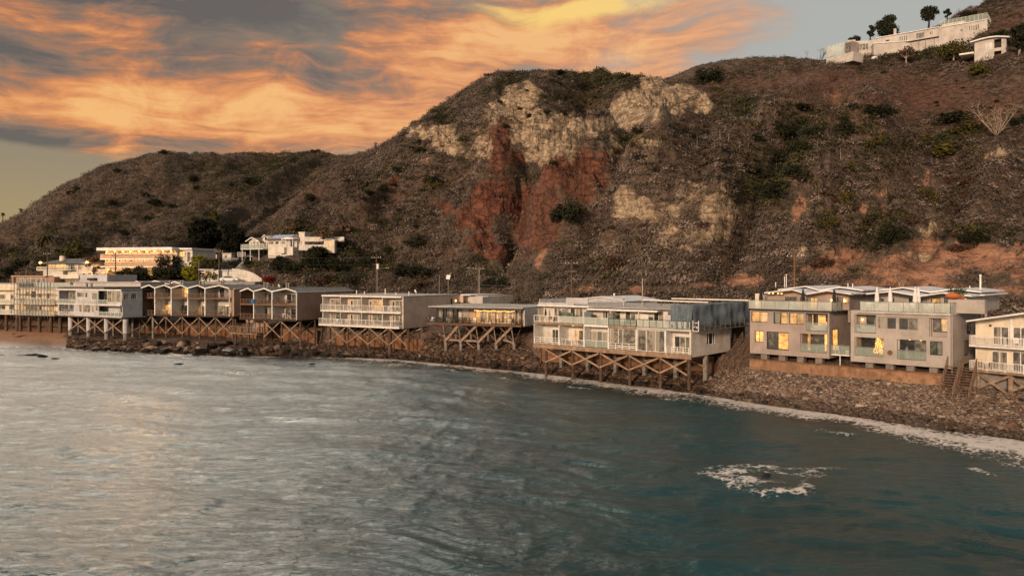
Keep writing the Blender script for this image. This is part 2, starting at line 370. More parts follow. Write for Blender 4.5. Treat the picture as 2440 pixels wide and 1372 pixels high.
def polar_hill(name, cols, crest_y, crest_d, toe_d, z0, prof, rows, back, namp, seed, masks=True, label=None):
    px = np.array(cols, float); yc = L2(crest_y, px); dc = L2(crest_d, px); dt = L2(toe_d, px) if isinstance(toe_d, list) else toe_d(px)
    zc = H + (HZ - yc) * dc / F; t = np.linspace(0, 1 + back, rows)
    T, PX = np.meshgrid(t, px, indexing='ij'); D = dt + (dc - dt) * T
    g = np.interp(T, [p[0] for p in prof], [p[1] for p in prof])
    Z = z0 + (zc - z0) * np.where(T <= 1, g, 1 - (T - 1) * .9 - ((T-1)*1.3)**2)
    PY = HZ - (Z - H) * F / D
    X = (PX - 1220) * D / F; Y = D
    env = np.clip(T * 5, 0, 1) * np.clip(1.12 - T, .10, 1) ** .6
    env = np.where(T > 1, .12, env)
    a = 26 * math.pi / 180; q = X*math.cos(a) - Y*math.sin(a)*-1*0 + 0*X; along = X*.85 - Y*.5; up = X*.5 + Y*.85
    wx = along + 14*fbm(X/40, Y/40, 3, seed+9); wy = up + 14*fbm(X/40, Y/40, 3, seed+19)
    dz = namp * env * (ridged(wx/38, wy/110, 3, seed) * 1.0 + .42 * ridged(wx/13, wy/40, 3, seed+3))
    zb_ = z0 + (zc - z0) * np.clip(T, 0, 1); ph = (X - .95*zb_ + 9*fbm(X/30, zb_/30, 3, seed+61)); qh = X*.6 + zb_
    diag = ridged(ph/34, qh/130, 2, seed+62, .45) + .45*ridged(ph/12, qh/50, 3, seed+66, .5)
    dz = dz + namp * 2.1 * env * (diag-.3)
    dz = dz + env * namp * .16 * fbm(X/5, Y/5, 3, seed+5); REL = diag
    cr = rd = di = dr = np.zeros_like(X)
    if masks:
        for pl, w, a in GULLY: dz = dz - 1.4 * a * np.exp(-(seg_dist(pl, PX, PY) / w) ** 2) * np.clip(T*6, 0, 1)
        for pl, w, a in RIDGE: dz = dz + 1.4 * a * np.exp(-(seg_dist(pl, PX, PY) / w) ** 2) * np.clip(T*6, 0, 1) * np.clip((1.05 - T)*4, .2, 1)
        dz = dz * (1 - .6*np.clip(ell(DRY, PX, PY), 0, 1))
    dz = dz + .35 * fbm(X/1.7, Y/1.7, 3, seed+12) * np.clip(T*10, 0, 1)
    fl = np.zeros_like(X)
    for fx, fy, rx, ry in FLAT: fl = np.maximum(fl, np.exp(-(((PX-fx)/rx)**2 + ((PY-fy)/(ry*1.3))**2)**2))
    dz = dz * (1 - .95*fl)
    Z = Z + dz
    pv = HZ - (Z - H)*F/D; top = np.min(np.where(T <= 1.02, pv, 1e9), axis=0); dev = yc + 2.0 - top; kw = 9; dev = np.convolve(np.pad(dev, kw, mode='edge'), np.ones(2*kw+1)/(2*kw+1), 'valid')
    Z = Z - (dev*dc/F)[None, :] * np.clip(T, 0, 1.0)**1.5; Y2 = Y
    if masks:                                     # outcrops are laid on the finished slope
        PF = HZ - (Z - H)*F/D
        qx = PX + 16*fbm(X/9, Z/9, 4, 201, .6) + 5*fbm(X/2.2, Z/2.2, 2, 203); qy = PF + 14*fbm(X/9+5, Z/9, 4, 202, .6) + 5*fbm(X/2.2, Z/2.2+4, 2, 204)
        cr, rd, di, dr = ell(CREAM, qx, qy), ell(RED, qx, qy), ell(DIRT, qx, qy), ell(DRY, PX, PF)
        rock = np.clip(np.maximum(np.maximum(cr, rd), di*.7), 0, 1); al = along*.8 + Z*.6
        rz_ = rock * np.clip(T*5, 0, 1) * np.clip((1.02-T)*6, .12, 1) * (5.6 * (ridged((al + .6*Z)/11.0 + 1.3*fbm(X/9, Z/9, 3, seed+31), (Z - along*.6)/12 + 1.3*fbm(X/9+3, Z/9, 3, seed+32), 5, seed+7, .58)-.25) + 1.3*fbm(X/1.9, Z/1.9, 3, seed+8) )
        Z = Z + rz_
    gx = np.stack([np.gradient(X, axis=1), np.gradient(D, axis=1), np.gradient(Z, axis=1)], -1); gy = np.stack([np.gradient(X, axis=0), np.gradient(D, axis=0), np.gradient(Z, axis=0)], -1); N3 = np.cross(gx, gy); N3 /= np.linalg.norm(N3, axis=-1, keepdims=True)+1e-9; N3 = N3*np.sign(N3[..., 2:3])
    V = np.stack([X, Y2, Z], -1).reshape(-1, 3); nr, nc = X.shape
    i = np.arange(nr-1)[:, None]*nc + np.arange(nc-1)[None, :]; Fq = np.stack([i, i+1, i+nc+1, i+nc], -1).reshape(-1, 4)
    o = np_mesh(name, V, Fq, M['soil'], None, True)
    for k, d in (('cream', cr), ('red', rd), ('dirt', di), ('dry', dr)): attr(o, k, d)
    tag(o, label, None, None, 'structure')
    vis = HZ - (Z - H) * F / Y
    return dict(px=px, X=X, Y=Y, Z=Z, PY=vis, T=T, rock=np.clip(np.maximum(np.maximum(cr, rd), di), 0, 1), dry=dr, PX=PX, REL=REL, NX=N3[..., 0], NY=N3[..., 1], NZ=N3[..., 2])
def toeM(px): return np.interp(px, [380, 560, 3200], [205, 203, 0]) * (px < 560) + (road_d(px) + 7.5) * (px >= 560)
CRY_M = [(380, 648), (450, 628), (520, 600), (600, 556), (700, 470), (760, 425), (820, 378), (900, 348), (1000, 292), (1060, 252), (1110, 215), (1150, 190), (1185, 176), (1240, 171), (1300, 168), (1330, 174), (1380, 174), (1420, 168), (1490, 174),
         (1520, 190), (1545, 182), (1570, 184), (1600, 196), (1640, 190), (1700, 178), (1780, 167), (1890, 152), (1970, 145), (2050, 128), (2120, 112), (2180, 94), (2215, 80), (2245, 60), (2280, 38), (2310, 20), (2340, 4), (2440, -48), (2700, -160), (3200, -260)]
CRD_M = [(380, 250), (600, 285), (820, 320), (1180, 300), (1400, 305), (1560, 262), (1700, 258), (1970, 240), (2120, 244), (2340, 290), (2700, 300), (3200, 300)]
PROF_M = [(0, 0), (.08, .10), (.3, .38), (.6, .68), (.85, .90), (1, 1)]
HM = polar_hill("hill", np.arange(380, 3200, 2.6), CRY_M, CRD_M, toeM, 7.4, PROF_M, 330, .5, 7.5, 3, True, 'steep brown scrub covered hillside with cream and red rock faces')
CRY_L = [(-900, 640), (-300, 600), (0, 534), (60, 503), (100, 470), (150, 440), (200, 417), (240, 396), (300, 382), (350, 366), (390, 358), (430, 363), (600, 363), (740, 361), (830, 367), (1000, 385), (1300, 420)]
CRD_L = [(-900, 420), (0, 420), (400, 440), (1300, 440)]
PROF_L = [(0, 0), (.22, .10), (.35, .17), (.45, .30), (.7, .62), (.9, .90), (1, 1)]
HL = polar_hill("far_hill", np.arange(-900, 1300, 3.2), CRY_L, CRD_L, [(-900, 235), (0, 225), (500, 205), (700, 240), (1300, 250)], 7.4, PROF_L, 260, .5, 9.0, 41, False, 'long dark scrub covered hill rising behind the left houses')
CRY_H = [(1450, 230), (1560, 196), (1610, 176), (1660, 156), (1720, 142), (1800, 135), (1870, 134), (1950, 140), (2100, 160)]
HH = polar_hill("rear_hill", np.arange(1450, 2100, 4.0), CRY_H, [(1450, 470), (2100, 470)], [(1450, 340), (2100, 340)], 60, [(0, 0), (1, 1)], 60, .5, 3.0, 77, False, 'dark rounded hilltop just behind the saddle right of the tan outcrop')
def hit(px, py, Hs=None):
    for Q in ((Hs,) if Hs else (HM, HL, HH)):
        if not (Q['px'][0] <= px <= Q['px'][-1]): continue
        c = int(np.argmin(np.abs(Q['px'] - px))); col = Q['PY'][:, c]; tt = Q['T'][:, c]
        k = np.where((col <= py) & (tt <= 1.15))[0]
        if len(k) and k[0] > 0:
            k = k[0]; f = (py - col[k-1]) / min(-1e-6, (col[k] - col[k-1])); f = min(1, max(0, f))
            d = Q['Y'][k-1, c] + f * (Q['Y'][k, c] - Q['Y'][k-1, c]); z = Q['Z'][k-1, c] + f * (Q['Z'][k, c] - Q['Z'][k-1, c])
            return Vector(((px - 1220) * d / F, d, z))
    return None

# beach, shelf under the houses and roadside: one sheet from below the sea to the foot of the hill
def build_land():
    px = np.arange(-900, 3200, 5.0); fr = np.concatenate([np.linspace(-40, 0, 14), np.linspace(.4, 30, 75), np.linspace(31, 90, 40)])
    S, PX = np.meshgrid(fr, px, indexing='ij'); D = Dw(PX) + S; Z = land_profile(PX, S); X = (PX-1220)*D/F
    sand = np.clip((190 - PX) / 60 + .4*fbm(X/6, D/6, 3, 5), 0, 1) * (S < 26)
    sandy = np.clip(sand, 0, 1)
    Z = Z + (1 - sandy) * (.35 * fbm(X/2.2, D/2.2, 3, 15) + .12*fbm(X/.6, D/.6, 2, 25)) * np.clip((S+8)/4, 0, 1) * (Z < 4.5)
    nr, nc = X.shape; i = np.arange(nr-1)[:, None]*nc + np.arange(nc-1)[None, :]; Fq = np.stack([i, i+1, i+nc+1, i+nc], -1).reshape(-1, 4)
    m = bpy.data.materials.new("shore_ground"); m.use_nodes = True; nt = m.node_tree; b = nt.nodes['Principled BSDF']
    tc = nt.nodes.new('ShaderNodeTexCoord'); v = tc.outputs['Object']
    a = nt.nodes.new('ShaderNodeAttribute'); a.attribute_name = 'sand'; sa = NV(nt, a.outputs['Fac'])
    vo = nt.nodes.new('ShaderNodeTexVoronoi'); vo.inputs['Scale'].default_value = 3.2; nt.links.new(v, vo.inputs['Vector'])
    n2 = noise(nt, v, 1.2, 5); cob = ramp(nt, NV(nt, vo.outputs['Color']).f('FRACT'), [(0, lin(60, 48, 42)), (.4, lin(92, 74, 62)), (.7, lin(120, 98, 82)), (1, lin(72, 62, 58))])
    cob = mixc(nt, n2.sstep(.4, .7) * .6, cob, lin(56, 44, 38))
    sd_ = mixc(nt, n2.sstep(.35, .65), lin(176, 136, 104), lin(150, 112, 86))
    sx = nt.nodes.new('ShaderNodeSeparateXYZ'); nt.links.new(v, sx.inputs[0]); zz = NV(nt, sx.outputs[2])
    c = mixc(nt, sa.sstep(.35, .6), cob, sd_)
    wet = 1.0 - zz.sstep(.1, .9)
    c = mixc(nt, wet * .6, c, lin(48, 38, 32))
    nt.links.new(c, b.inputs['Base Color']); nt.links.new((.85 - wet * .5).v, b.inputs['Roughness'])
    bp = nt.nodes.new('ShaderNodeBump'); bp.inputs['Distance'].default_value = .12; bp.inputs['Strength'].default_value = .8
    nt.links.new((NV(nt, vo.outputs['Distance']) * -1.0 * (1.0 - sa) + n2 * .3).v, bp.inputs['Height']); nt.links.new(bp.outputs[0], b.inputs['Normal'])
    o = np_mesh("ground", np.stack([X, D, Z], -1).reshape(-1, 3), Fq, m, None, True); attr(o, 'sand', sandy)
    tag(o, 'cobble and sand shore rising to the ground under the beach houses', None, None, 'structure')
    # the coast road behind the houses
    mb = MB(); P = []
    for p in np.arange(-300, 2900, 25.0):
        c = at(p, road_d(p)); c2 = at(p+1, road_d(p+1)); d = (c2-c).normalized(); nrm = Vector((-d.y, d.x, 0)); P.append((c, nrm))
    def strip(o0, o1, z, name, mt, lab):
        V, Q = [], []
        for c, n in P: V += [c + n*o0 + Vector((0,0,z)), c + n*o1 + Vector((0,0,z))]
        for k in range(len(P)-1): Q.append((2*k, 2*k+2, 2*k+3, 2*k+1))
        tag(mesh_obj(name, V, Q, mt), lab, None, None, 'structure')
    strip(-5.5, 5.5, 7.46, "road", M['asphalt'], 'coast road running behind the beach houses')
    strip(-.12, .12, 7.466, "road_centre_line", M['yellow_paint'], 'yellow centre line of the coast road')
    strip(-7.2, -5.5, 7.58, "pavement", M['concrete'], 'concrete pavement on the sea side of the coast road')
mat('asphalt', (.05, .05, .052), .9); mat('yellow_paint', (.5, .35, .05), .8); mat('concrete', (.32, .29, .26), .85, .2, 1.2, .3, 10)
build_land()

# ------------------------------------------------------------------ sea
def build_water():
    px = np.concatenate([np.arange(-2400, -60, 60), np.arange(-60, 2500, 4.4), np.arange(2500, 5000, 60)])
    pys = np.concatenate([np.array([5200, 3600, 2700, 2200, 1900, 1700, 1560, 1480, 1430]), np.arange(1400, 795, -1.9)])
    PY, PX = np.meshgrid(pys, px, indexing='ij'); D = F*H/(PY-HZ); X = (PX-1220)*D/F
    S = D - Dw(PX)                               # >0 : landward of the waterline
    ca, sa_ = math.cos(R(-12)), math.sin(R(-12)); u = X*ca + D*sa_; w = -X*sa_ + D*ca
    wu, ww = u + 3*fbm(X/14, D/14, 2, 61), w + 3*fbm(X/11, D/11, 2, 62)
    Z = .24*fbm(wu/7.5, ww/3.0, 3, 51, .5) + .10*ridged(wu/3.6, ww/1.5, 3, 55, .5) + .10*fbm(X/13, D/8, 2, 58) + .14*fbm(wu/26, ww/4.6, 2, 59)
    Z = Z * np.clip(-S/6, .12, 1)
    edge = -S + 3.4*fbm(X/8, D/8, 3, 71) + 1.4*fbm(X/2, D/2, 3, 72)
    foamw = L2([(-900, 1.2), (160, 1.6), (700, 2.2), (1000, 3.4), (1250, 5.0), (1500, 6.2), (1800, 5.4), (2100, 5.0), (2440, 7.4), (3200, 6)], PX)
    foam = np.clip(1.1*(1 - np.abs(edge - foamw*.35) / (foamw*1.15)), 0, 1)
    foam = np.maximum(foam, .75*np.clip(1 - np.abs(edge - foamw*1.9 - .7) / .8, 0, 1) * np.clip(fbm(X/5, D/5, 2, 79)*2.2, 0, 1))
    # the ring of foam round a submerged rock
    cx, cy = at(1822, F*H/(1134-HZ))[:2]; ang = np.arctan2(D-cy, X-cx); rr = np.hypot(X-cx, (D-cy)) / (4.3 + .55*np.sin(3*ang+.6)+.3*np.sin(5*ang))
    rr = rr + .16*fbm(X/1.2, D/1.2, 3, 83)
    ring = .95*np.exp(-((rr-.90)/.13)**2) * np.clip(.6 + .7*fbm(X/1.6, D/1.6, 2, 84), 0.1, 1) + .95*np.exp(-((rr-.45)/.28)**2) * np.clip(.42 + .5*np.cos(ang - 2.7) + .8*fbm(X/1.1, D/1.1, 2, 85), 0, 1)
    foam = np.maximum(foam, np.clip(ring, 0, 1))
    for (a_, b_, ra, rb, am) in ((560, 887, 70, 5, .62), (1610, 951, 30, 3, .7), (940, 868, 26, 3, .6), (2400, 1080, 60, 10, .5), (2330, 1070, 50, 6, .5), (1960, 1112, 60, 5, .35), (1700, 1122, 40, 4, .3)):
        foam = np.maximum(foam, am*np.exp(-((PX-a_)/ra)**2 - ((PY-b_)/rb)**2))
    Z = Z + .10*np.clip(foam, 0, 1)*(S < 0)*np.clip(-S, 0, 1) - .10
    V = np.stack([X, D, Z], -1).reshape(-1, 3); nr, nc = X.shape
    i = np.arange(nr-1)[:, None]*nc + np.arange(nc-1)[None, :]; Fq = np.stack([i, i+1, i+nc+1, i+nc], -1).reshape(-1, 4)
    m = bpy.data.materials.new("sea_water"); m.use_nodes = True; nt = m.node_tree; b = nt.nodes['Principled BSDF']
    tc = nt.nodes.new('ShaderNodeTexCoord'); v = tc.outputs['Object']
    def A(n):
        a = nt.nodes.new('ShaderNodeAttribute'); a.attribute_name = n; return NV(nt, a.outputs['Fac'])
    mp = nt.nodes.new('ShaderNodeMapping'); mp.inputs['Scale'].default_value = (.5, 1.25, 1); mp.inputs['Rotation'].default_value = (0, 0, R(12)); nt.links.new(v, mp.inputs[0])
    r1 = noise(nt, mp.outputs[0], .9, 6, .62, .8); r2 = noise(nt, mp.outputs[0], 2.6, 5, .6, .4); r3 = noise(nt, v, .07, 4, .6, .6)
    shore = A('shore')
    deep = mixc(nt, r3.sstep(.4, .62), (.003, .041, .044), (.010, .033, .030))
    turb = mixc(nt, r3.sstep(.4, .6), (.040, .030, .018), (.022, .024, .016))
    c = mixc(nt, (shore + (r3 - .5) * .5).sstep(.25, .9), deep, turb)
    fn = noise(nt, v, 1.1, 8, .68, 1.2); fn2 = noise(nt, v, 4.5, 5, .65, .6)
    vf = nt.nodes.new('ShaderNodeTexVoronoi'); vf.feature = 'DISTANCE_TO_EDGE'; vf.inputs['Scale'].default_value = 1.25; vm = nt.nodes.new('ShaderNodeVectorMath'); vm.operation = 'MULTIPLY_ADD'
    nt.links.new(noise(nt, v, 1.3, 5, .65).v, vm.inputs[0]); vm.inputs[1].default_value = (1.6, 1.6, 0); nt.links.new(v, vm.inputs[2]); nt.links.new(vm.outputs[0], vf.inputs['Vector'])
    lace = 1.0 - NV(nt, vf.outputs['Distance']).sstep(.0, .16)
    fm = (A('foam') * 1.15 + (fn - .5) * 2.4 + (fn2 - .5) * 1.6 + lace * .55)
    fmask = fm.sstep(.62, 1.25) * A('foam').sstep(.03, .2)
    c = mixc(nt, fmask * .92, c, lin(216, 204, 194))
    nt.links.new(c, b.inputs['Base Color'])
    nt.links.new((fmask * .5 + .19).v, b.inputs['Roughness']); b.inputs['IOR'].default_value = 1.55
    bp = nt.nodes.new('ShaderNodeBump'); bp.inputs['Distance'].default_value = .9; bp.inputs['Strength'].default_value = .55
    nt.links.new((r1 * .42 + r2 * .20 + fmask * .10).v, bp.inputs['Height']); nt.links.new(bp.outputs[0], b.inputs['Normal'])
    o = np_mesh("water", V, Fq, m, None, True); attr(o, 'foam', foam); attr(o, 'shore', np.exp(-np.clip(-S, 0, 400)/11.0))
    tag(o, 'calm teal sea with foam along the shore', None, None, 'structure')
    # open sea beyond the detailed sheet: behind the camera and off to the sides
build_water()
# ------------------------------------------------------------------ building materials
mat('white_stucco', (.66, .60, .53), .85, .14, .7, .15, 14, streak=.45)
mat('grey_white_stucco', (.50, .49, .50), .85, .12, .6, .15, 14, streak=.5)
mat('cream_stucco', (.74, .64, .50), .85, .12, .6, .15, 14, streak=.5)
mat('pink_beige_stucco', (.54, .42, .34), .88, .12, .4, .2, 12, streak=.25)
mat('tan_brown_stucco', (.36, .23, .17), .88, .14, .4, .2, 12, streak=.3)
mat('taupe_stucco', (.36, .29, .26), .88, .13, .5, .2, 12, streak=.35)
mat('grey_taupe_stucco', (.40, .35, .315), .88, .13, .5, .2, 12, streak=.35)
mat('light_stucco', (.52, .47, .43), .85, .13, .5, .15, 12, streak=.4)
mat('warm_wall', (.50, .33, .22), .85, .1)
mat('white_paint', (.78, .74, .69), .55, .12, 1.4, streak=.3)
mat('white_roof', (.74, .72, .72), .6, .12, .8)
mat('pale_roof', (.42, .38, .35), .85, .25, .6, .2, 6)
mat('grey_roof', (.10, .098, .10), .85, .25, .7, .3, 8)
mat('brown_roof', (.16, .10, .08), .85, .25, .7, .3, 8)
mat('solar_panel', (.16, .22, .32), .6, .1, .5, spec=.3)
mat('dark_metal', (.03, .028, .027), .5, .1)
mat('grey_metal', (.30, .29, .28), .45, .15, 2, metal=.6)
mat('galvanised', (.30, .29, .28), .4, .2, 2, metal=.7)
mat('brown_wood', (.16, .095, .06), .8, .3, 2.5, .3, 12)
mat('rail_wood', (.20, .125, .085), .8, .25, 2.5)
mat('pale_timber', (.30, .215, .155), .8, .3, 2.0, .3, 12, col2=(.13, .085, .06))
mat('rust_timber', (.22, .105, .05), .85, .3, 1.6, .4, 10, streak=.6, col2=(.12, .06, .035))
mat('fascia_wood', (.33, .22, .15), .8, .35, 1.2, .3, 10, streak=.5)
mat('pile_wood', (.12, .078, .052), .85, .35, 1.5, .5, 14, streak=.4)
mat('pile_concrete', (.24, .215, .195), .9, .25, 1.5, .4, 10, streak=.4)
mat('rust_wall', (.30, .17, .10), .85, .3, 1.2, .4, 10, streak=.9, col2=(.15, .08, .045))
mat('pile_rust', (.095, .058, .04), .85, .35, 1.2, .5, 10, streak=.6)
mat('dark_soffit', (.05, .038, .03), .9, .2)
mat('blue_tarp', (.13, .165, .19), .9, .2, .8)
mat('pipe_metal', (.28, .25, .22), .5, .2, 3, metal=.5)
mat('orange_cloth', (.45, .13, .04), .8); mat('blue_cloth', (.03, .16, .42), .8); mat('dark_cloth', (.02, .022, .025), .8)
mat('white_cloth', (.78, .72, .70), .8, .05); mat('plant_green', (.05, .08, .03), .8, .4, 6); mat('terracotta', (.30, .12, .07), .8)
mat('car_paint', (.75, .75, .76), .25, .05, spec=.6); mat('car_glass', (.02, .02, .025), .1, .05, spec=.8); mat('tyre', (.02, .02, .02), .8)
mat('white_plastic', (.8, .79, .77), .4, .04)
mat('curtain', (.62, .55, .45), .9, .15, 5)
mat('lamp_glow', (1, .7, .35), .5, 0, emit=(1, .45, .10), estr=7.0)
mat('bulb_glow', (1, .7, .35), .5, 0, emit=(1, .42, .10), estr=5.0)
mat('soft_glow', (1, .8, .5), .5, 0, emit=(1, .52, .19), estr=3.0)
mat('glowing_foliage', (.08, .07, .03), .7, .3, 5, emit=(1, .55, .13), estr=.45)  # leaves emit by themselves, standing in for light from the bulbs
def glass(name, tint, e=None, es=0.0, curtain=.35, rough=.07):
    """window pane: sharp reflections over a dim room, patches of curtain; lit rooms glow"""
    m = bpy.data.materials.new(name); m.use_nodes = True; nt = m.node_tree; b = nt.nodes['Principled BSDF']
    tc = nt.nodes.new('ShaderNodeTexCoord'); v = tc.outputs['Object']
    mp = nt.nodes.new('ShaderNodeMapping'); mp.inputs['Scale'].default_value = (1.1, 1.1, .12); nt.links.new(v, mp.inputs[0])
    cur = noise(nt, mp.outputs[0], .8, 1, .4).sstep(.56, .60) * (curtain * 2 if curtain < .5 else 1)
    mp2 = nt.nodes.new('ShaderNodeMapping'); mp2.inputs['Scale'].default_value = (9, 9, .1); nt.links.new(v, mp2.inputs[0])
    fold = noise(nt, mp2.outputs[0], 1.0, 2, .5)
    room = mixc(nt, noise(nt, v, 1.4, 3).sstep(.4, .6), tint, tuple(q * .35 for q in tint))
    cc = mixc(nt, fold, (.42, .37, .30), (.22, .19, .15))
    nt.links.new(mixc(nt, cur, room, cc), b.inputs['Base Color'])
    b.inputs['Roughness'].default_value = rough; b.inputs['IOR'].default_value = 1.7; b.inputs['Specular IOR Level'].default_value = .8
    if e:
        vo = nt.nodes.new('ShaderNodeTexVoronoi'); vo.distance = 'CHEBYCHEV'; vo.inputs['Scale'].default_value = .9; nt.links.new(v, vo.inputs['Vector'])
        pat = NV(nt, vo.outputs['Distance']).sstep(.05, .75) * .8 + noise(nt, v, 2.2, 3).v if False else (NV(nt, vo.outputs['Distance']).sstep(.0, .7) * .6 + noise(nt, v, 2.4, 4).sstep(.3, .7) * .55 + .15)
        nt.links.new(mixc(nt, noise(nt, v, 1.7, 3).sstep(.35, .65), e, tuple(q * w for q, w in zip(e, (.8, .62, .45)))), b.inputs['Emission Color'])
        nt.links.new((pat * es).v, b.inputs['Emission Strength'])
    M[name] = m
glass('dark_glass', (.035, .034, .032)); glass('green_glass', (.10, .12, .09), curtain=.2); glass('grey_glass', (.20, .18, .15), curtain=.45)
glass('matt_glass', (.20, .22, .23), curtain=.5, rough=.45)
glass('curtained_glass', (.30, .26, .20), curtain=.6)
glass('warm_glass', (.2, .15, .08), (1, .52, .16), .62, .5); glass('lit_glass', (.3, .2, .1), (1, .50, .13), 1.25, .3); glass('dim_lit_glass', (.25, .2, .12), (1, .55, .20), .32, .5)
mat('rail_glass', (.42, .50, .44), .12, .1, .6, spec=.6, alpha=.34); mat('pale_rail_glass', (.66, .70, .62), .15, .1, .6, spec=.6, alpha=.42)

# ------------------------------------------------------------------ site: a facade frame, x along the front, y back, z up
class Site:
    def __init__(s, name, label, cat, a, b, z0, group=None):
        A, B = at(*a, z0), at(*b, z0); s.A = A; s.ang = math.atan2(B.y-A.y, B.x-A.x); s.L = (B-A).length; s.z0 = z0
        s.root = empty(name, A, s.ang); tag(s.root, label, cat, group)
        s.Ri = Matrix.Rotation(-s.ang, 3, 'Z')
        s.Rf = Matrix.Rotation(s.ang, 3, 'Z')
    def ray(s, px, py):
        d = s.Ri @ Vector(((px-1220)/F, 1, -(py-HZ)/F)); o = s.Ri @ (Vector((0, 0, H)) - s.A); return o, d
    def uz(s, px, py, v=0.0):
        o, d = s.ray(px, py); t = (v - o.y) / d.y; p = o + d*t; return p.x, p.z
    def vz(s, px, py, u):
        o, d = s.ray(px, py); t = (u - o.x) / d.x; p = o + d*t; return p.y, p.z
    def rect(s, p0, p1, v=0.0):
        (u0, z1), (u1, z0) = s.uz(*p0, v), s.uz(*p1, v); return (u0, u1, z0, z1)
    def world(s, u, v, z): return s.A + s.Rf @ Vector((u, v, z))
    def part(s, name, mb, m, parent=None, label=None):
        o = mb.build(name, M[m], parent or s.root)
        if label: o['label'] = label
        return o
    def window(s, u0, u1, z0, z1, v=0.0, cols=2, g='dark_glass', fr='dark_metal', fw=.07, rows=1, side=False, mull=None, depth=.08, name='window'):
        mb = MB(); y0, y1 = v-depth/2, v+depth/2
        mb.box(u0, u1, y0, y1, z0, z0+fw).box(u0, u1, y0, y1, z1-fw, z1).box(u0, u0+fw, y0, y1, z0+fw, z1-fw).box(u1-fw, u1, y0, y1, z0+fw, z1-fw)
        cuts = mull or [k/cols for k in range(1, cols)]
        for c in cuts: x = u0+(u1-u0)*c; mb.box(x-fw*.45, x+fw*.45, y0+.005, y1, z0+fw, z1-fw)
        for k in range(1, rows): z = z0+(z1-z0)*k/rows; mb.box(u0+fw, u1-fw, y0+.01, y1, z-fw*.35, z+fw*.35)
        if side: mb.swap(s.L)
        w = mb.build(name, M[fr], s.root)
        gl = g if isinstance(g, (list, tuple)) else [g]; ed = [0]+cuts+[1] if len(gl) > 1 else [0, 1]
        for k, q in enumerate(gl):
            a, b = ed[k], ed[k+1] if k+1 < len(gl) else 1
            pb = MB().box(u0+fw*.5+(u1-u0-fw)*a, u0+fw*.5+(u1-u0-fw)*b, v, v+.02, z0+fw*.5, z1-fw*.5)
            if side: pb.swap(s.L)
            pb.build('pane', M[q], w)
        return w
    def wpx(s, p0, p1, v=0.0, vv=None, **k):
        """window between two photo corners measured on the facade plane v, set at depth vv"""
        r = s.rect(p0, p1, v); return s.window(*r, v=(v if vv is None else vv), **k)
    def rail(s, u0, u1, v, z, h=1.0, kind='bars', m='white_paint', step=1.6, ends=(), gm='rail_glass', bar=.12, vend=None):
        mb = MB(); runs = [((u0, v), (u1, v))] + [(((u0 if e == 'l' else u1), v), ((u0 if e == 'l' else u1), vend)) for e in ends]
        gb = MB()
        for (a, c), (b, d) in runs:
            Ln = math.hypot(b-a, d-c); n = max(1, round(Ln/step)); T = lambda t, zz: (a+(b-a)*t, c+(d-c)*t, zz)
            for k in range(n+1): mb.bar(T(k/n, z), T(k/n, z+h), .09 if kind != 'glass' else .055)
            mb.bar(T(0, z+h), T(1, z+h), .08, .06)
            if kind == 'bars':
                mb.bar(T(0, z+.1), T(1, z+.1), .06); q = max(2, int(Ln/bar))
                for k in range(1, q): mb.bar(T(k/q, z+.1), T(k/q, z+h), .035)
            elif kind == 'hrail':
                for j in (.12, .4, .68): mb.bar(T(0, z+h*j), T(1, z+h*j), .07)
            else: gb.bar(T(.005, z+h*.5), T(.995, z+h*.5), .02, h*.88)
        o = mb.build('railing', M[m], s.root)
        if gb.v: gb.build('glass_panel', M[gm], o)
        return o
    def pile(s, u, v, ztop, r=.2, m='pile_wood', square=False, foot=None, wet=None):
        w = s.world(u, v, 0); zg = (land_z(w.x, w.y) if foot is None else foot) - s.z0 - .5; mb = MB()
        if square: mb.box(u-r, u+r, v-r, v+r, zg, ztop)
        else: mb.tube([(u, v, zg), (u+.02*r, v, (zg+ztop)/2), (u, v, ztop)], [r*1.05, r, r*.95], 10)
        return s.part('pile', mb, m)
    def brace(s, a, b, w=.12, h=.26, m='pale_timber'): return s.part('brace', MB().bar(a, b, w, h), m)
    def body(s, name, u0, u1, v0, v1, z0, z1, m): return s.part(name, MB().box(u0, u1, v0, v1, z0, z1), m)
def Z1(x, y): return x/4.036, 540+y/4.036
def Z2(x, y): return 320+x/5.304, 620+y/5.304
def Z3(x, y): return 740+x/4.436, 640+y/4.436
def Z4(x, y): return 1240+x/4.357, 680+y/4.357
def Z5(x, y): return 1740+x/4.9, 640+y/4.9
def Z6(x, y): return 2000+x/3.266, 640+y/3.266
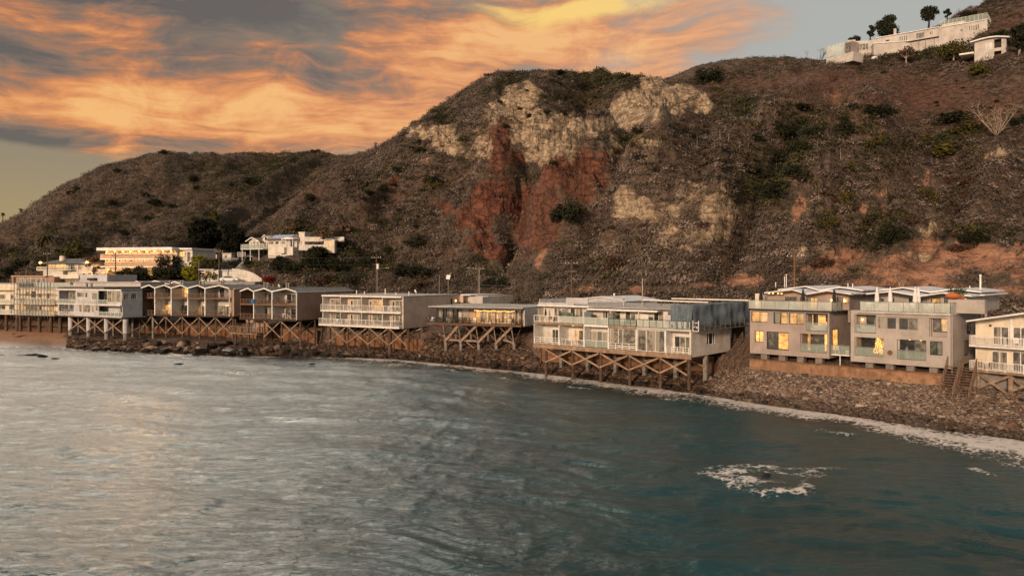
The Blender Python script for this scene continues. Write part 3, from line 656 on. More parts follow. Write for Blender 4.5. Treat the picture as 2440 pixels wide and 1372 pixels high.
# small furniture; prototypes are copied
def copy_tree(o, parent=None):
    c = o.copy(); COL.objects.link(c); c.parent = parent
    for ch in o.children: copy_tree(ch, c)
    return c
PROTO = {}
def proto(kind):
    if kind in PROTO: return PROTO[kind]
    r = empty(kind.split('|')[0], (0, 0, 0))
    if kind.startswith('chair'):
        m = 'white_plastic' if 'white' in kind else 'brown_wood'
        MB().box(-.25, .25, -.25, .25, .40, .45).build('seat', M[m], r)
        MB().quad8([(-.25, .20, .45), (.25, .20, .45), (.25, .25, .45), (-.25, .25, .45), (-.25, .30, .92), (.25, .30, .92), (.25, .35, .92), (-.25, .35, .92)]).build('backrest', M[m], r)
        for x in (-.22, .22):
            for y in (-.22, .22): MB().bar((x, y, 0), (x, y, .42), .05).build('leg', M[m], r)
            MB().bar((x*1.1, -.22, .62), (x*1.1, .27, .64), .05).build('armrest', M[m], r)
    elif kind.startswith('table'):
        m = 'white_plastic' if 'white' in kind else 'brown_wood'
        MB().tube([(0, 0, .70), (0, 0, .74)], .55, 16).build('tabletop', M[m], r)
        MB().tube([(0, 0, .03), (0, 0, .70)], .05, 8).build('leg', M[m], r); MB().tube([(0, 0, 0), (0, 0, .03)], .25, 12).build('base', M[m], r)
    elif kind.startswith('sofa'):
        m = 'white_cloth'
        MB().box(-1, 1, -.4, .4, .08, .42).build('seat', M[m], r); MB().box(-1, 1, .25, .45, .42, .85).build('backrest', M[m], r)
        for x in (-1.1, 1.1): MB().box(x-.1, x+.1, -.4, .45, .08, .62).build('armrest', M[m], r)
    elif kind.startswith('patio_umbrella'):
        c = 'white_cloth' if 'white' in kind else 'dark_cloth'
        MB().tube([(0, 0, 0), (0, 0, 2.75)], .03, 8).build('pole', M['galvanised'], r)
        MB().tube([(0, 0, .0), (0, 0, .08)], .28, 12).build('base', M['concrete'], r)
        MB().tube([(0, 0, .95), (0, 0, 1.15), (0, 0, 1.9), (0, 0, 2.5), (0, 0, 2.72)], [.20, .25, .19, .09, .02], 9).build('canopy', M[c], r)
    elif kind.startswith('potted_plant'):
        MB().tube([(0, 0, 0), (0, 0, .45)], [.18, .25], 12).build('pot', M['white_plastic' if 'white' in kind else 'terracotta'], r)
        rr = random.Random(5); mb = MB()
        for k in range(120):
            a = rr.random()*6.28; q = rr.random()**.5*.38; z = .45+rr.random()*.7*(1-q); c = Vector((q*math.cos(a), q*math.sin(a), z)); d = Vector((rr.uniform(-1, 1), rr.uniform(-1, 1), rr.uniform(0, 1)))*.14
            e = d.cross(Vector((rr.uniform(-1, 1), rr.uniform(-1, 1), .3))).normalized()*.05; b = len(mb.v); mb.v += [tuple(c-d), tuple(c+e), tuple(c+d)]; mb.f.append((b, b+1, b+2))
        mb.build('foliage', M['plant_green'], r)
    PROTO[kind] = r; r['_unused'] = 1; return r
def furnish(s, kind, label, u, v, z, rot=0.0, group=None, sc=1.0):
    p = proto(kind)
    if '_unused' in p.keys(): del p['_unused']; o = p
    else: o = copy_tree(p)
    o.location = s.world(u, v, z); o.rotation_euler = (0, 0, s.ang + rot); o.scale = (sc,)*3
    tag(o, label, {'chair': 'chair', 'table': 'table', 'sofa': 'sofa', 'patio_umbrella': 'umbrella', 'potted_plant': 'potted plant'}[kind.split('|')[0]], group); return o
def roof_pipe(s, u, v, z, h, r, label, m='galvanised', name='roof_vent', cat='vent pipe'):
    o = empty(name, s.world(u, v, z)); tag(o, label, cat, 'vent pipes on the roofs')
    MB().tube([(0, 0, 0), (0, 0, h)], r, 8).build('pipe', M[m], o); MB().tube([(0, 0, h), (0, 0, h+.08), (0, 0, h+.16)], [r*1.5, r*1.6, r*.4], 8).build('cap', M[m], o)

# ================================================================== grey modern building pair with seawall (right)
def mid(pa, da, pb, db, p):
    A, B = at(pa, da), at(pb, db); k = (p-1220)/F; t = (k*A.y - A.x) / ((B.x-A.x) - k*(B.y-A.y)); return A.y + t*(B.y-A.y)
def dl(p): return mid(1787, 100.5, 2265, 84.5, p)
def zigzag_roof(s, px_pts, v, v1, th, name='roof', m='white_roof'):
    prof = [s.uz(*p, v) for p in px_pts]; return s.part(name, MB().plate(prof, v, v1, th), m), prof

def taupe_house():
    s = Site('taupe_house', 'taupe stucco modern house with golden lit windows and white zigzag roof', 'house', (1787, dl(1787)), (1976, dl(1976)), 5.12)
    L = s.L; zt = s.uz(*Z5(228, 482))[1]; D = 15.0
    rc = lambda a, b, v=0.0: s.rect(Z5(*a), Z5(*b), v)
    holes = {k: rc(*v) for k, v in dict(w1=((247, 497), (438, 630)), w2=((505, 507), (672, 648)), w3=((688, 513), (860, 655)), lu=((880, 518), (1143, 738)),
             w4=((287, 722), (388, 860)), w5=((425, 732), (683, 955)), ll=((818, 755), (1130, 990))).items()}
    s.part('wall', MB().wall(0, L, 0, zt, 0, .3, holes.values()).box(0, .3, .3, D, 0, zt).box(L-.3, L, .3, D, 0, zt).box(.3, L-.3, D-.3, D, 0, zt), 'taupe_stucco')
    s.part('floor_slab', MB().box(.3, L-.3, .3, D-.3, -.02, .25).box(.3, L-.3, .3, D-.3, zt-.35, zt-.1), 'dark_soffit')
    s.part('terrace_fascia', MB().box(-.15, L+.5, -.25, 0, zt, zt+.16).box(0, L+.5, 0, 5, zt+.003, zt+.10), 'dark_metal')
    s.part('terrace_floor', MB().box(0, L, .05, D, zt+.10, zt+.18), 'concrete')
    s.window(*holes['w1'], v=.14, cols=2, g='warm_glass'); s.window(*holes['w2'], v=.14, cols=2, g=['dark_glass', 'warm_glass']); s.window(*holes['w3'], v=.14, cols=2, g=['warm_glass', 'dim_lit_glass'])
    s.window(*holes['w4'], v=.14, cols=2, g='lit_glass'); s.window(*holes['w5'], v=.2, cols=2, g=['grey_glass', 'lit_glass'], fw=.12)
    for key, vb, gl, ml, lab in (('lu', 1.5, ['warm_glass', 'dark_glass', 'lit_glass', 'grey_glass'], [.12, .32, .78], 'up'), ('ll', 1.8, ['warm_glass', 'grey_glass', 'lit_glass'], [.16, .70], 'lo')):
        u0, u1, z0, z1 = holes[key]
        s.part('balcony_recess', MB().box(u0, u0+.1, .3, vb, z0, z1).box(u1-.1, u1, .3, vb, z0, z1).box(u0, u1, .3, vb, z0-.12, z0).box(u0, u1, .3, vb, z1, z1+.12).box(u0, u1, vb+.1, vb+.2, z0, z1), 'taupe_stucco')
        s.window(u0+.1, u1-.1, z0+.02, z1-.02, v=vb, cols=4, mull=ml, g=gl, fw=.08, name='glass_door'); s.rail(u0+.03, u1-.03, .06, z0, 1.05, 'glass', 'grey_metal', 3)
        s.part('ceiling_lamp', MB().box((u0+u1)/2-.3, (u0+u1)/2+.3, vb-.7, vb-.5, z1-.06, z1-.01), 'soft_glow')
    s.part('picture', MB().box(holes['lu'][0]+1.9, holes['lu'][0]+2.4, 1.40, 1.44, holes['lu'][2]+1.1, holes['lu'][2]+1.9), 'brown_wood')
    # side wall bay, lit slot window at the side
    v0, zz = s.vz(*Z5(1170, 765), L); v1, z2 = s.vz(*Z5(1215, 905), L); s.window(.9, 2.6, .9, 3.5, v=-.02, cols=1, g='lit_glass', side=True)
    # terrace level
    s.rail(-.1, L+.4, -.18, zt+.16, 1.15, 'glass', 'grey_metal', 1.9, ends=('r',), vend=2.6, gm='pale_rail_glass')
    pz0 = zt+.18; vb = 4.2
    u = lambda x, y=330: s.uz(*Z5(x, y), vb)[0]
    prof = [s.uz(*Z5(x, y), 2.4) for x, y in ((395, 276), (720, 237), (895, 288), (1130, 248), (1410, 288))]
    ztop = min(p[1] for p in prof)-.25
    ua, ub = u(432), u(1390); 
    s.part('penthouse_wall', MB().wall(ua, ub, pz0, ztop, vb, vb+.25, [(u(640), u(775), pz0+.05, ztop-.3), (u(815), u(865), pz0+.05, ztop-.3), (u(930), u(1025), pz0+.05, ztop-.3), (u(1245), u(1300), pz0+.05, ztop-.2), (u(1305), u(1385), pz0+.8, ztop-.2)]).box(ua, ua+.25, vb+.25, D, pz0, ztop).box(ub-.25, ub, vb+.25, D+2, pz0-1.5, ztop), 'taupe_stucco')
    for a, b, g, zb in ((640, 775, 'grey_glass', .05), (815, 865, 'warm_glass', .05), (930, 1025, 'warm_glass', .05), (1245, 1300, 'grey_glass', .05), (1305, 1385, 'warm_glass', .8)):
        s.window(u(a), u(b), pz0+zb, ztop-(.3 if a < 1200 else .2), v=vb+.1, cols=2 if b-a > 70 else 1, g=g)
    s.part('gable_wall', MB().prism([(ua, ztop), (ub, ztop)] + [(min(max(p[0], ua), ub), p[1]-.2) for p in reversed(prof)], vb, vb+.2), 'warm_wall')
    s.part('roof', MB().plate(prof, 2.4, D+2, .16), 'white_roof')
    s.part('roof', MB().plate([(x, z+.35) for x, z in prof], 6.5, D+2.4, .14), 'white_roof')
    for x in (455, 500, 560, 600): s.part('soffit_lamp', MB().box(s.uz(*Z5(x, 290), 3)[0]-.08, s.uz(*Z5(x, 290), 3)[0]+.08, 2.9, 3.05, ztop+.12, ztop+.2), 'bulb_glow')
    for x, zf in ((1190, .6), (1340, .6)):
        uu = u(x); s.part('wall_lamp', MB().box(uu-.12, uu+.12, vb-.14, vb-.03, ztop-.75, ztop-.5), 'lamp_glow')
    s.part('chimney', MB().box(s.uz(*Z5(290, 300), 3)[0], s.uz(*Z5(340, 300), 3)[0], 3, 4, zt+.18, s.uz(*Z5(290, 290), 3)[1]), 'cream_stucco')
    s.part('bar_counter', MB().box(s.uz(*Z5(415, 350), 3)[0], s.uz(*Z5(620, 350), 3)[0], 2.6, 3.4, zt+.18, zt+1.25), 'dark_metal')
    s.part('chair_stack_wall', MB().box(u(340), ua, vb, vb+.2, pz0, pz0+1.7), 'taupe_stucco')
    for a in (365, 575, 790, 1005): uu = s.uz(*Z5(a+33, 1030), .6)[0]; s.pile(uu, .9, 0, .42, 'pile_concrete', True)
    for vv in (5, 9, 13):
        for k in range(3): s.pile(1.5+k*4, vv, 0, .35, 'pile_concrete', True)
    names = (('leftmost', 358), ('middle', 850), ('rightmost', 1213))
    for n, x in names: furnish(s, 'patio_umbrella|dark', f'closed dark parasol on the taupe house terrace, {n} of three', s.uz(*Z5(x, 400), 1.0)[0], 1.0, zt+.18, 0, 'closed dark parasols on the taupe house')
    for i, x in enumerate((400, 470, 540, 740, 770)): furnish(s, 'chair|brown' if i != 3 else 'chair|white', ['chair behind the terrace glass left of the bar of the taupe house', 'chair behind the terrace glass under the bar lamps of the taupe house', 'chair behind the terrace glass right of the bar of the taupe house', 'white chair below the middle dark parasol', 'chair just right of the white terrace chair'][i], s.uz(*Z5(x, 430), 1.2)[0], 1.3, zt+.18, .4*i, 'terrace chairs of the taupe house')
    furnish(s, 'table|white', 'white table on the taupe house terrace near the right corner', s.uz(*Z5(1040, 430), 1.2)[0], 1.2, zt+.18, 0)
    furnish(s, 'table|white', 'small white table on the lower glass balcony of the taupe house', (holes['ll'][0]+holes['ll'][1])/2, .9, holes['ll'][2], 0, sc=.8)
    furnish(s, 'sofa', 'pale sofa inside the upper glass balcony of the taupe house', (holes['lu'][0]+holes['lu'][1])/2, .8, holes['lu'][2], 0, sc=.8)
    for x, h in ((635, 1.3), (655, 1.6), (530, .5), (1375, .4), (1430, .4)): roof_pipe(s, s.uz(*Z5(x, 230), 8)[0], 8, ztop+.9, h, .05, {635: 'thin white vent pipe left of a taller one on the taupe house roof', 655: 'tallest white vent pipe on the taupe house roof', 530: 'short vent stub at the left of the taupe house roof', 1375: 'short vent stub at the right edge of the taupe house roof', 1430: 'vent stub between the roofs of the two modern houses'}[x], 'white_paint')
    # bridge deck between the two houses
    b = Site('balcony_bridge', 'small glass railed deck between the taupe house and the plain grey house', 'deck', (1976.5, dl(1976.5)+.6), (2026, dl(2026)+.6), 5.12)
    zb = .55
    b.part('deck', MB().box(.1, b.L-.1, 0, 2.2, zb-.15, zb), 'white_paint'); b.rail(.1, b.L-.1, .03, zb, 1.1, 'glass', 'galvanised', 1.3); b.pile(b.L*.5, .1, zb-.15, .07, 'white_paint')
    furnish(b, 'potted_plant|white', 'reddish plant in a tall white pot on the deck between the two modern houses', b.L*.75, .8, zb, 0, sc=1.1)
    furnish(b, 'chair|white', 'white chair on the deck between the two modern houses', b.L*.25, .8, zb, .5)
taupe_house()

def grey_house():
    s = Site('grey_house', 'plain grey modern house with white closed parasols on its roof terrace', 'house', (2027, dl(2027)), (2265, dl(2265)), 5.02)
    L = s.L; zt = s.uz(*Z6(480, 352))[1]; zL = s.uz(*Z6(92, 337))[1]; D = 15.0
    rc = lambda a, b, v=0.0: s.rect(Z6(*a), Z6(*b), v)
    H_ = {k: rc(*v) for k, v in dict(lu=((118, 355), (285, 505)), w1=((300, 375), (443, 472)), w2=((460, 380), (612, 482)), w3=((700, 383), (840, 535)),
          ll=((118, 530), (345, 690)), w4=((448, 548), (677, 718)), w5=((706, 562), (803, 677))).items()}
    s.part('wall', MB().wall(0, L, 0, zt, 0, .3, H_.values()).box(0, .3, .3, D, 0, zt).box(L-.3, L, .3, D, 0, zt).box(.3, L-.3, D-.3, D, 0, zt), 'grey_taupe_stucco')
    s.part('floor_slab', MB().box(.3, L-.3, .3, D-.3, -.02, .3).box(.3, L-.3, .3, D-.3, zt-.3, zt-.05), 'dark_soffit')
    s.window(*H_['w1'], v=.10, cols=2, g=['grey_glass', 'dark_glass'], fr='taupe_stucco'); s.window(*H_['w2'], v=.10, cols=2, g=['dark_glass', 'grey_glass'], fr='taupe_stucco')
    u0, u1, z0, z1 = H_['w3']; zs = rc((703, 383), (840, 496))[2]
    s.part('window_recess', MB().box(u0, u1, .7, .8, z0, z1).box(u0, u0+.1, .3, .7, z0, z1).box(u0, u1, .3, .7, z0-.1, z0), 'grey_taupe_stucco'); s.window(u0+.25, u1, zs, z1, v=.6, cols=2, g=['grey_glass', 'warm_glass'])
    s.window(*H_['w5'], v=.10, cols=2, g='green_glass'); 
    u0, u1, z0, z1 = H_['w4']; s.window(u0+.2, u1, z0, z1, v=.5, cols=2, mull=[.52], g=['dark_glass', 'grey_glass'], name='glass_door'); s.part('balcony_recess', MB().box(u0, u1, .9, 1.0, z0, z1).box(u0, u0+.2, .3, .9, z0, z1).box(u0, u1, .3, .9, z0-.1, z0).box(u0, u1, .3, .9, z1, z1+.1), 'grey_taupe_stucco')
    s.rail(u0+.03, u1-.03, .04, z0, 1.05, 'glass', 'galvanised', 2.2)
    s.part('ceiling_lamp', MB().box(u0+1.2, u0+1.3, .3, .4, z1-.05, z1-.01).box(u1-.7, u1-.6, .3, .4, z1-.05, z1-.01), 'lamp_glow')
    u0, u1, z0, z1 = H_['lu']; s.part('balcony_recess', MB().box(u0, u1, 1.5, 1.6, z0, z1).box(u0, u0+.1, .3, 1.5, z0, z1).box(u1-.1, u1, .3, 1.5, z0, z1).box(u0, u1, .3, 1.5, z0-.12, z0), 'grey_taupe_stucco')
    s.window(u0+.9, u1-.15, z0, z1-.1, v=1.4, cols=1, g='dark_glass', name='glass_door'); s.rail(u0+.03, u1-.03, .04, z0, 1.05, 'glass', 'galvanised', 3.5)
    s.part('wall_lamp', MB().box(u0+.35, u0+.5, 1.3, 1.4, z1-.75, z1-.6), 'lamp_glow'); furnish(s, 'sofa', 'white sofa on the upper left balcony of the plain grey house', (u0+u1)/2+.1, .8, z0, 0, sc=.95)
    u0, u1, z0, z1 = H_['ll']; s.part('balcony_recess', MB().box(u0, u1, 2.1, 2.2, z0, z1).box(u0, u0+.1, .3, 2.1, z0, z1).box(u1-.1, u1, .3, 2.1, z0, z1).box(u0, u1, .3, 2.1, z0-.12, z0).box(u0, u1, .3, 2.1, z1, z1+.12), 'grey_taupe_stucco')
    s.window(u0+.1, u1-.1, z0+.02, z1-.05, v=2.0, cols=3, g=['dark_glass', 'dark_glass', 'dim_lit_glass'], mull=[.28, .5], name='glass_door'); s.rail(u0+.03, u1-.03, .04, z0, 1.05, 'glass', 'galvanised', 4)
    # the tree of lights
    t = empty('christmas_tree', s.world(u1-.95, 1.2, z0), s.ang); tag(t, 'christmas tree covered in golden lights behind the lower left glass balcony of the grey house', 'christmas tree')
    MB().tube([(0, 0, 0), (0, 0, .4)], .06, 8).build('trunk', M['brown_wood'], t)
    rr = random.Random(3); mb = MB(); lb = MB()
    for k in range(900):
        z = rr.random()**1.3*2.15; q = (1-z/2.2)*.72*(.6+.4*rr.random()); a = rr.random()*6.283; c = Vector((q*math.cos(a), q*math.sin(a), z+.3)); d = Vector((math.cos(a), math.sin(a), -.3))*.16; e = Vector((-math.sin(a), math.cos(a), .2))*.05
        b = len(mb.v); mb.v += [tuple(c-d), tuple(c+e), tuple(c+d)]; mb.f.append((b, b+1, b+2))
        if k % 5 == 0: lb.box(c.x-.022, c.x+.022, c.y-.022, c.y+.022, c.z-.022, c.z+.022)
    mb.build('foliage', M['glowing_foliage'], t); o = lb.build('string_light', M['bulb_glow'], t)
    # porthole with rust streak
    uu, zz = s.uz(*Z6(394, 653)); s.part('porthole', MB().tube([(uu, -.02, zz), (uu, -.09, zz)], .28, 16), 'rust_timber'); 
    # right hand side
    for (xa, ya), (xb, yb), g in (((972, 560), (997, 668), 'grey_glass'), ((990, 425), (1018, 500), 'dark_glass')):
        va, za = s.vz(*Z6(xa, ya), L); vb, zb = s.vz(*Z6(xb, yb), L); s.window(va, vb, zb, za, v=-.03, cols=1, g=g, side=True)
    s.part('downpipe', MB().tube([(L+.08, .25, zt), (L+.08, .25, -.6)], .06, 8), 'grey_taupe_stucco')
    # terrace
    pz0 = zt+.2; s.part('terrace_floor', MB().box(.9, L+.1, -.35, D, zt+.003, zt+.2), 'light_stucco'); s.part('parapet', MB().box(0, .9, 0, 5, zt, max(zL, zt+.25)), 'grey_taupe_stucco')
    ul = s.uz(*Z6(160, 300), -.3)[0]; s.rail(ul, L+.05, -.3, pz0, 1.15, 'glass', 'galvanised', 1.55, ends=('r', 'l'), vend=2.2, gm='pale_rail_glass')
    vb = 4.5; prof = [s.uz(*Z6(x, y), 2.2) for x, y in ((208, 192), (400, 170), (625, 208), (800, 182), (1028, 208))]
    ztop = min(p[1] for p in prof)-.22; u = lambda x: s.uz(*Z6(x, 230), vb)[0]
    ua, ub = u(300), u(1030)
    hs = [(u(310), u(345), pz0+1.0, ztop-.3), (u(412), u(426), pz0, ztop-.25), (u(540), u(572), pz0, ztop-.2), (u(632), u(680), pz0, ztop-.2), (u(714), u(785), pz0, ztop-.1), (u(815), u(895), pz0, ztop-.1)]
    s.part('penthouse_wall', MB().wall(ua, ub, pz0, ztop, vb, vb+.25, hs).box(ua, ua+.25, vb+.25, D+2, pz0, ztop), 'grey_taupe_stucco')
    s.part('penthouse_side_wall', MB().box(ub-.25, ub, 2.3, D+3, pz0, ztop), 'grey_taupe_stucco')
    for k, h in enumerate(hs): s.window(*h, v=vb+.1, cols=1 if h[1]-h[0] < 1.6 else 2, g=['dark_glass', 'dark_glass', 'dark_glass', 'grey_glass', 'warm_glass', 'dark_glass'][k])
    s.part('gable_wall', MB().prism([(ua, ztop), (ub, ztop)] + [(min(max(p[0], ua), ub), p[1]-.2) for p in reversed(prof)], vb, vb+.2), 'grey_taupe_stucco')
    s.part('roof', MB().plate(prof, 2.2, D+3, .16), 'white_roof')
    pr2 = [(x, z+.35) for x, z in prof[:-1]] + [(prof[-1][0], prof[-1][1]+.35)]
    s.part('roof', MB().plate(pr2, 6.5, D+3.2, .14), 'white_roof')
    s.part('roof_eave', MB().box(prof[-1][0]+.003, prof[-1][0]+.45, 6, D+3, prof[-1][1]-.1, prof[-1][1]+.05), 'white_roof')
    u0 = s.uz(*Z6(840, 250), 1.8)[0]; s.part('planter', MB().box(u0, u0+3.6, 2.0, 2.9, pz0, pz0+1.5), 'grey_taupe_stucco')
    for a in (210, 368, 528, 708): uu = s.uz(*Z6(a+30, 770), .8)[0]; s.pile(uu, .9, 0, .42, 'pile_concrete', True)
    for vv in (5, 10, 15):
        for k in range(3): s.pile(1.5+k*4.2, vv, 0, .35, 'pile_concrete', True)
    for n, x in (('first from the left', 293), ('second from the left', 396), ('third from the left', 590), ('fourth from the left, close behind the third', 615)): furnish(s, 'patio_umbrella|white', f'closed white parasol on the grey house terrace, {n}', s.uz(*Z6(x, 300), 1.2 if x != 615 else 2.4)[0], 1.2 if x != 615 else 2.4, pz0, 0, 'closed white parasols on the grey house', 1.05)
    seats = [(225, 'left of the first white parasol'), (280, 'below the first white parasol'), (440, 'right of the second white parasol'), (475, 'midway between the second and third white parasols'), (520, 'just left of the third white parasol'), (565, 'under the third white parasol'), (690, 'right of all the white parasols'), (720, 'nearest the planter end of the terrace')]
    for i, (x, w) in enumerate(seats): furnish(s, 'chair|white', f'white chair on the grey house terrace, {w}', s.uz(*Z6(x, 320), .8)[0], .7+.5*(i % 2), pz0, i*1.3, 'white chairs on the grey house terrace', 1.1)
    furnish(s, 'table|white', 'white table on the grey house terrace between the second and third parasols', s.uz(*Z6(497, 320), 1.3)[0], 1.4, pz0)
    furnish(s, 'sofa', 'white lounge sofa at the left end of the grey house terrace', s.uz(*Z6(335, 320), 1.3)[0], 1.5, pz0, sc=.9)
    for x, w in ((255, 'left of the white parasols on the grey house roof'), (765, 'before the lit door on the grey house roof'), (880, 'on the planter wall of the grey house'), (930, 'at the right of the planter of the grey house'), (960, 'at the far right end of the planter of the grey house')):
        top = x > 850; furnish(s, 'potted_plant', f'potted plant {w}', s.uz(*Z6(x, 260), 2.4)[0], 2.4, pz0+(1.5 if top else 0), 0, 'potted plants on the grey house', 1.2)
    o = empty('painted_fish_ornament', s.world(s.uz(*Z6(882, 240), 1.95)[0], 1.9, pz0+1.5), s.ang); tag(o, 'oval painted ornament standing on the planter of the grey house terrace', 'ornament')
    MB().tube([(-.75, 0, .35), (-.5, 0, .40), (0, 0, .42), (.5, 0, .40), (.75, 0, .35)], [.03, .25, .36, .25, .03], 12).build('ornament_body', M['orange_cloth'], o); MB().bar((0, 0, 0), (0, 0, .2), .1).build('stand', M['dark_metal'], o)
    for x, h, w in ((1098, 1.9, 'tall white flue pipe at the right end of the grey house roof'), (1015, .5, 'short vent stub right of centre on the grey house roof'), (590, .4, 'vent stub at the middle of the grey house roof'), (475, .3, 'low vent stub left of the middle of the grey house roof')): roof_pipe(s, s.uz(*Z6(x, 170), 12)[0], 12, prof[-1][1]+.25, h, .10 if h > 1 else .05, w, 'white_paint')
grey_house()

def wall_thing(name, label, pts, zb, zt, th, m, cap=None, planks=0, cat='wall'):
    """retaining wall following ground points [(px, depth)]"""
    P = [at(p, d) for p, d in pts]; A = P[0]; r = empty(name, (A.x, A.y, zb)); tag(r, label, cat)
    mb = MB(); cb = MB(); pb = MB()
    for a, b in zip(P, P[1:]):
        d = (b-a).normalized(); n = Vector((-d.y, d.x, 0))*th; a_, b_ = a-A, b-A; h = zt-zb
        rows = max(1, planks)
        for k in range(rows):
            z0, z1 = h*k/rows, h*(k+1)/rows-(.015 if planks else 0); off = n*.0 - n.normalized()*(.012*(k % 2))
            mb.quad8([a_+off+Vector((0,0,z0)), b_+off+Vector((0,0,z0)), b_+n+Vector((0,0,z0)), a_+n+Vector((0,0,z0)), a_+off+Vector((0,0,z1)), b_+off+Vector((0,0,z1)), b_+n+Vector((0,0,z1)), a_+n+Vector((0,0,z1))])
        if cap:
            q = n.normalized()*.08; cb.quad8([a_-q+Vector((0,0,h)), b_-q+Vector((0,0,h)), b_+n+q+Vector((0,0,h)), a_+n+q+Vector((0,0,h)), a_-q+Vector((0,0,h+.12)), b_-q+Vector((0,0,h+.12)), b_+n+q+Vector((0,0,h+.12)), a_+n+q+Vector((0,0,h+.12))])
        Ln = (b-a).length; k = int(Ln/2.4)
        for j in range(k+1):
            c = a_+d*(Ln*j/max(1, k)); 
            if planks: pb.bar(c-n*.4, c-n*.4+Vector((0,0,h)), .2)
    mb.build('boarding' if planks else 'wall_face', M[m], r)
    if cap: cb.build('coping', M[cap], r)
    if pb.v: pb.build('soldier_post', M['pile_wood'], r)
    return r
wall_thing('seawall', 'rust streaked low seawall in front of the two grey modern houses', [(p, dl(p)-1.4) for p in (1786, 1900, 2010, 2130, 2250)], 2.6, 4.42, .4, 'rust_wall', 'rust_timber')
wall_thing('timber_bulkhead', 'brown stained bulkhead behind the posts of the long white apartment row', [(p, Df(p)+6) for p in (1290, 1380, 1500, 1600, 1700)], .6, 3.7, .3, 'rust_timber', 'pale_timber', 5)
wall_thing('timber_bulkhead', 'brown plank bulkhead behind the posts of the cream balcony apartments', [(p, Df(p)+6.6) for p in (800, 870, 940, 1010)], -.4, 3.0, .3, 'rust_timber', 'brown_wood', 6)
wall_thing('timber_bulkhead', 'long plank bulkhead behind the crossed braces of the gabled brown townhouses', [(p, Df(p)+6.4) for p in (345, 450, 560, 650, 756)], .4, 3.6, .3, 'rust_timber', 'brown_wood', 6)
wall_thing('seawall', 'grey concrete seawall behind the crossed timbers of the cream house at far right', [(p, Df(p)+3.0) for p in (2318, 2440, 2640)], 2.0, 4.6, .3, 'pile_concrete')

# ================================================================== cream house at the far right
def cream_right():
    s = Site('cream_house', 'cream two storey house with white balcony rails at the right edge, on crossed timbers', 'house', (2309, 86.0), (2440, 81.6), 4.75)
    L = s.L*2.3; vb = 1.6; zf1 = .12; z2 = s.uz(*Z6(1010, 590))[1]; ze = s.uz(*Z6(1000, 412), 0)[1]
    u0 = s.uz(*Z6(1060, 600), vb)[0]; zr = s.uz(*Z6(1437, 385), 0)[1]
    s.part('wall', MB().box(u0, L, vb, 13, -.1, ze+.2).prism([(u0, ze+.2), (L, ze+.2), (L, ze+1.2), (u0+5.5, ze+1.1)], vb, 13), 'cream_stucco')
    for z, n in ((0, 'deck'), (z2, 'deck')): s.part(n, MB().box(0, L, 0, vb-.01, z-.2, z), 'fascia_wood' if z == 0 else 'white_paint')
    s.rail(.05, L, .06, 0, 1.0, 'bars', 'white_paint', 1.9, ends=('l',), vend=vb, bar=.16); s.rail(.05, L, .06, z2, 1.0, 'bars', 'white_paint', 1.9, ends=('l',), vend=vb, bar=.16)
    for (xa, ya), (xb, yb), zf in (((1197, 445), (1325, 585), z2), ((1350, 450), (1480, 590), z2), ((1187, 635), (1315, 770), 0), ((1347, 640), (1480, 775), 0)):
        a = s.uz(*Z6(xa, ya), vb); b = s.uz(*Z6(xb, yb), vb); s.window(a[0], b[0], zf+.05, a[1], v=vb-.05, cols=2, g='grey_glass', fr='white_paint', fw=.1, name='glass_door')
    s.part('roof', MB().plate([(-.1, ze+.15), (5.6, ze+1.25), (L, ze+.6)], -.5, 13.4, .16), 'white_roof')
    s.part('eave_post', MB().box(s.uz(*Z6(1330, 500), vb-.1)[0], s.uz(*Z6(1350, 500), vb-.1)[0], vb-.16, vb-.01, z2, ze+.5), 'white_paint')
    s.part('wall_lamp', MB().box(*(lambda q: (q[0]-.1, q[0]+.1))(s.uz(*Z6(1178, 442), vb)), vb-.15, vb-.01, *(lambda q: (q[1]-.1, q[1]+.1))(s.uz(*Z6(1178, 442), vb))), 'dark_metal')
    us = [s.uz(*Z6(x, 900), .5)[0] for x in (1083, 1333)]; us.append(us[1]*2-us[0])
    for k, u in enumerate(us): s.pile(u, .5, -.2, .26 if k else .16, 'pale_timber')
    for a, b in zip(us, us[1:]):
        zlo = s.uz(*Z6(1330, 985), .3)[1]; s.brace((a, .25, -.35), (b, .25, zlo), m='pale_timber'); s.brace((a, .18, zlo+.4), (b, .18, -.35), m='pale_timber')
    for vv in (4, 8):
        for u in us: s.pile(u, vv, -.2, .2, 'pile_concrete')
    furnish(s, 'chair|brown', 'brown chair at the left of the lower balcony of the cream house', .8, .8, 0, .4); furnish(s, 'chair|brown', 'brown chair beside another on the lower balcony of the cream house', 1.6, .8, 0, -.4)
    furnish(s, 'chair|white', 'white chair on the upper balcony of the cream house near the right edge', s.uz(*Z6(1380, 570), .8)[0], .8, z2, .4)
    for x, h, r, w in ((1137, 1.3, .22, 'fat grey chimney flue behind the roof edge of the cream house'), (1105, .7, .2, 'short rusty flue left of the fat grey flue')):
        roof_pipe(s, s.uz(*Z6(x, 390), 6)[0], 6, ze+.2, h, r, w, 'pipe_metal', 'chimney_flue', 'flue')
cream_right()

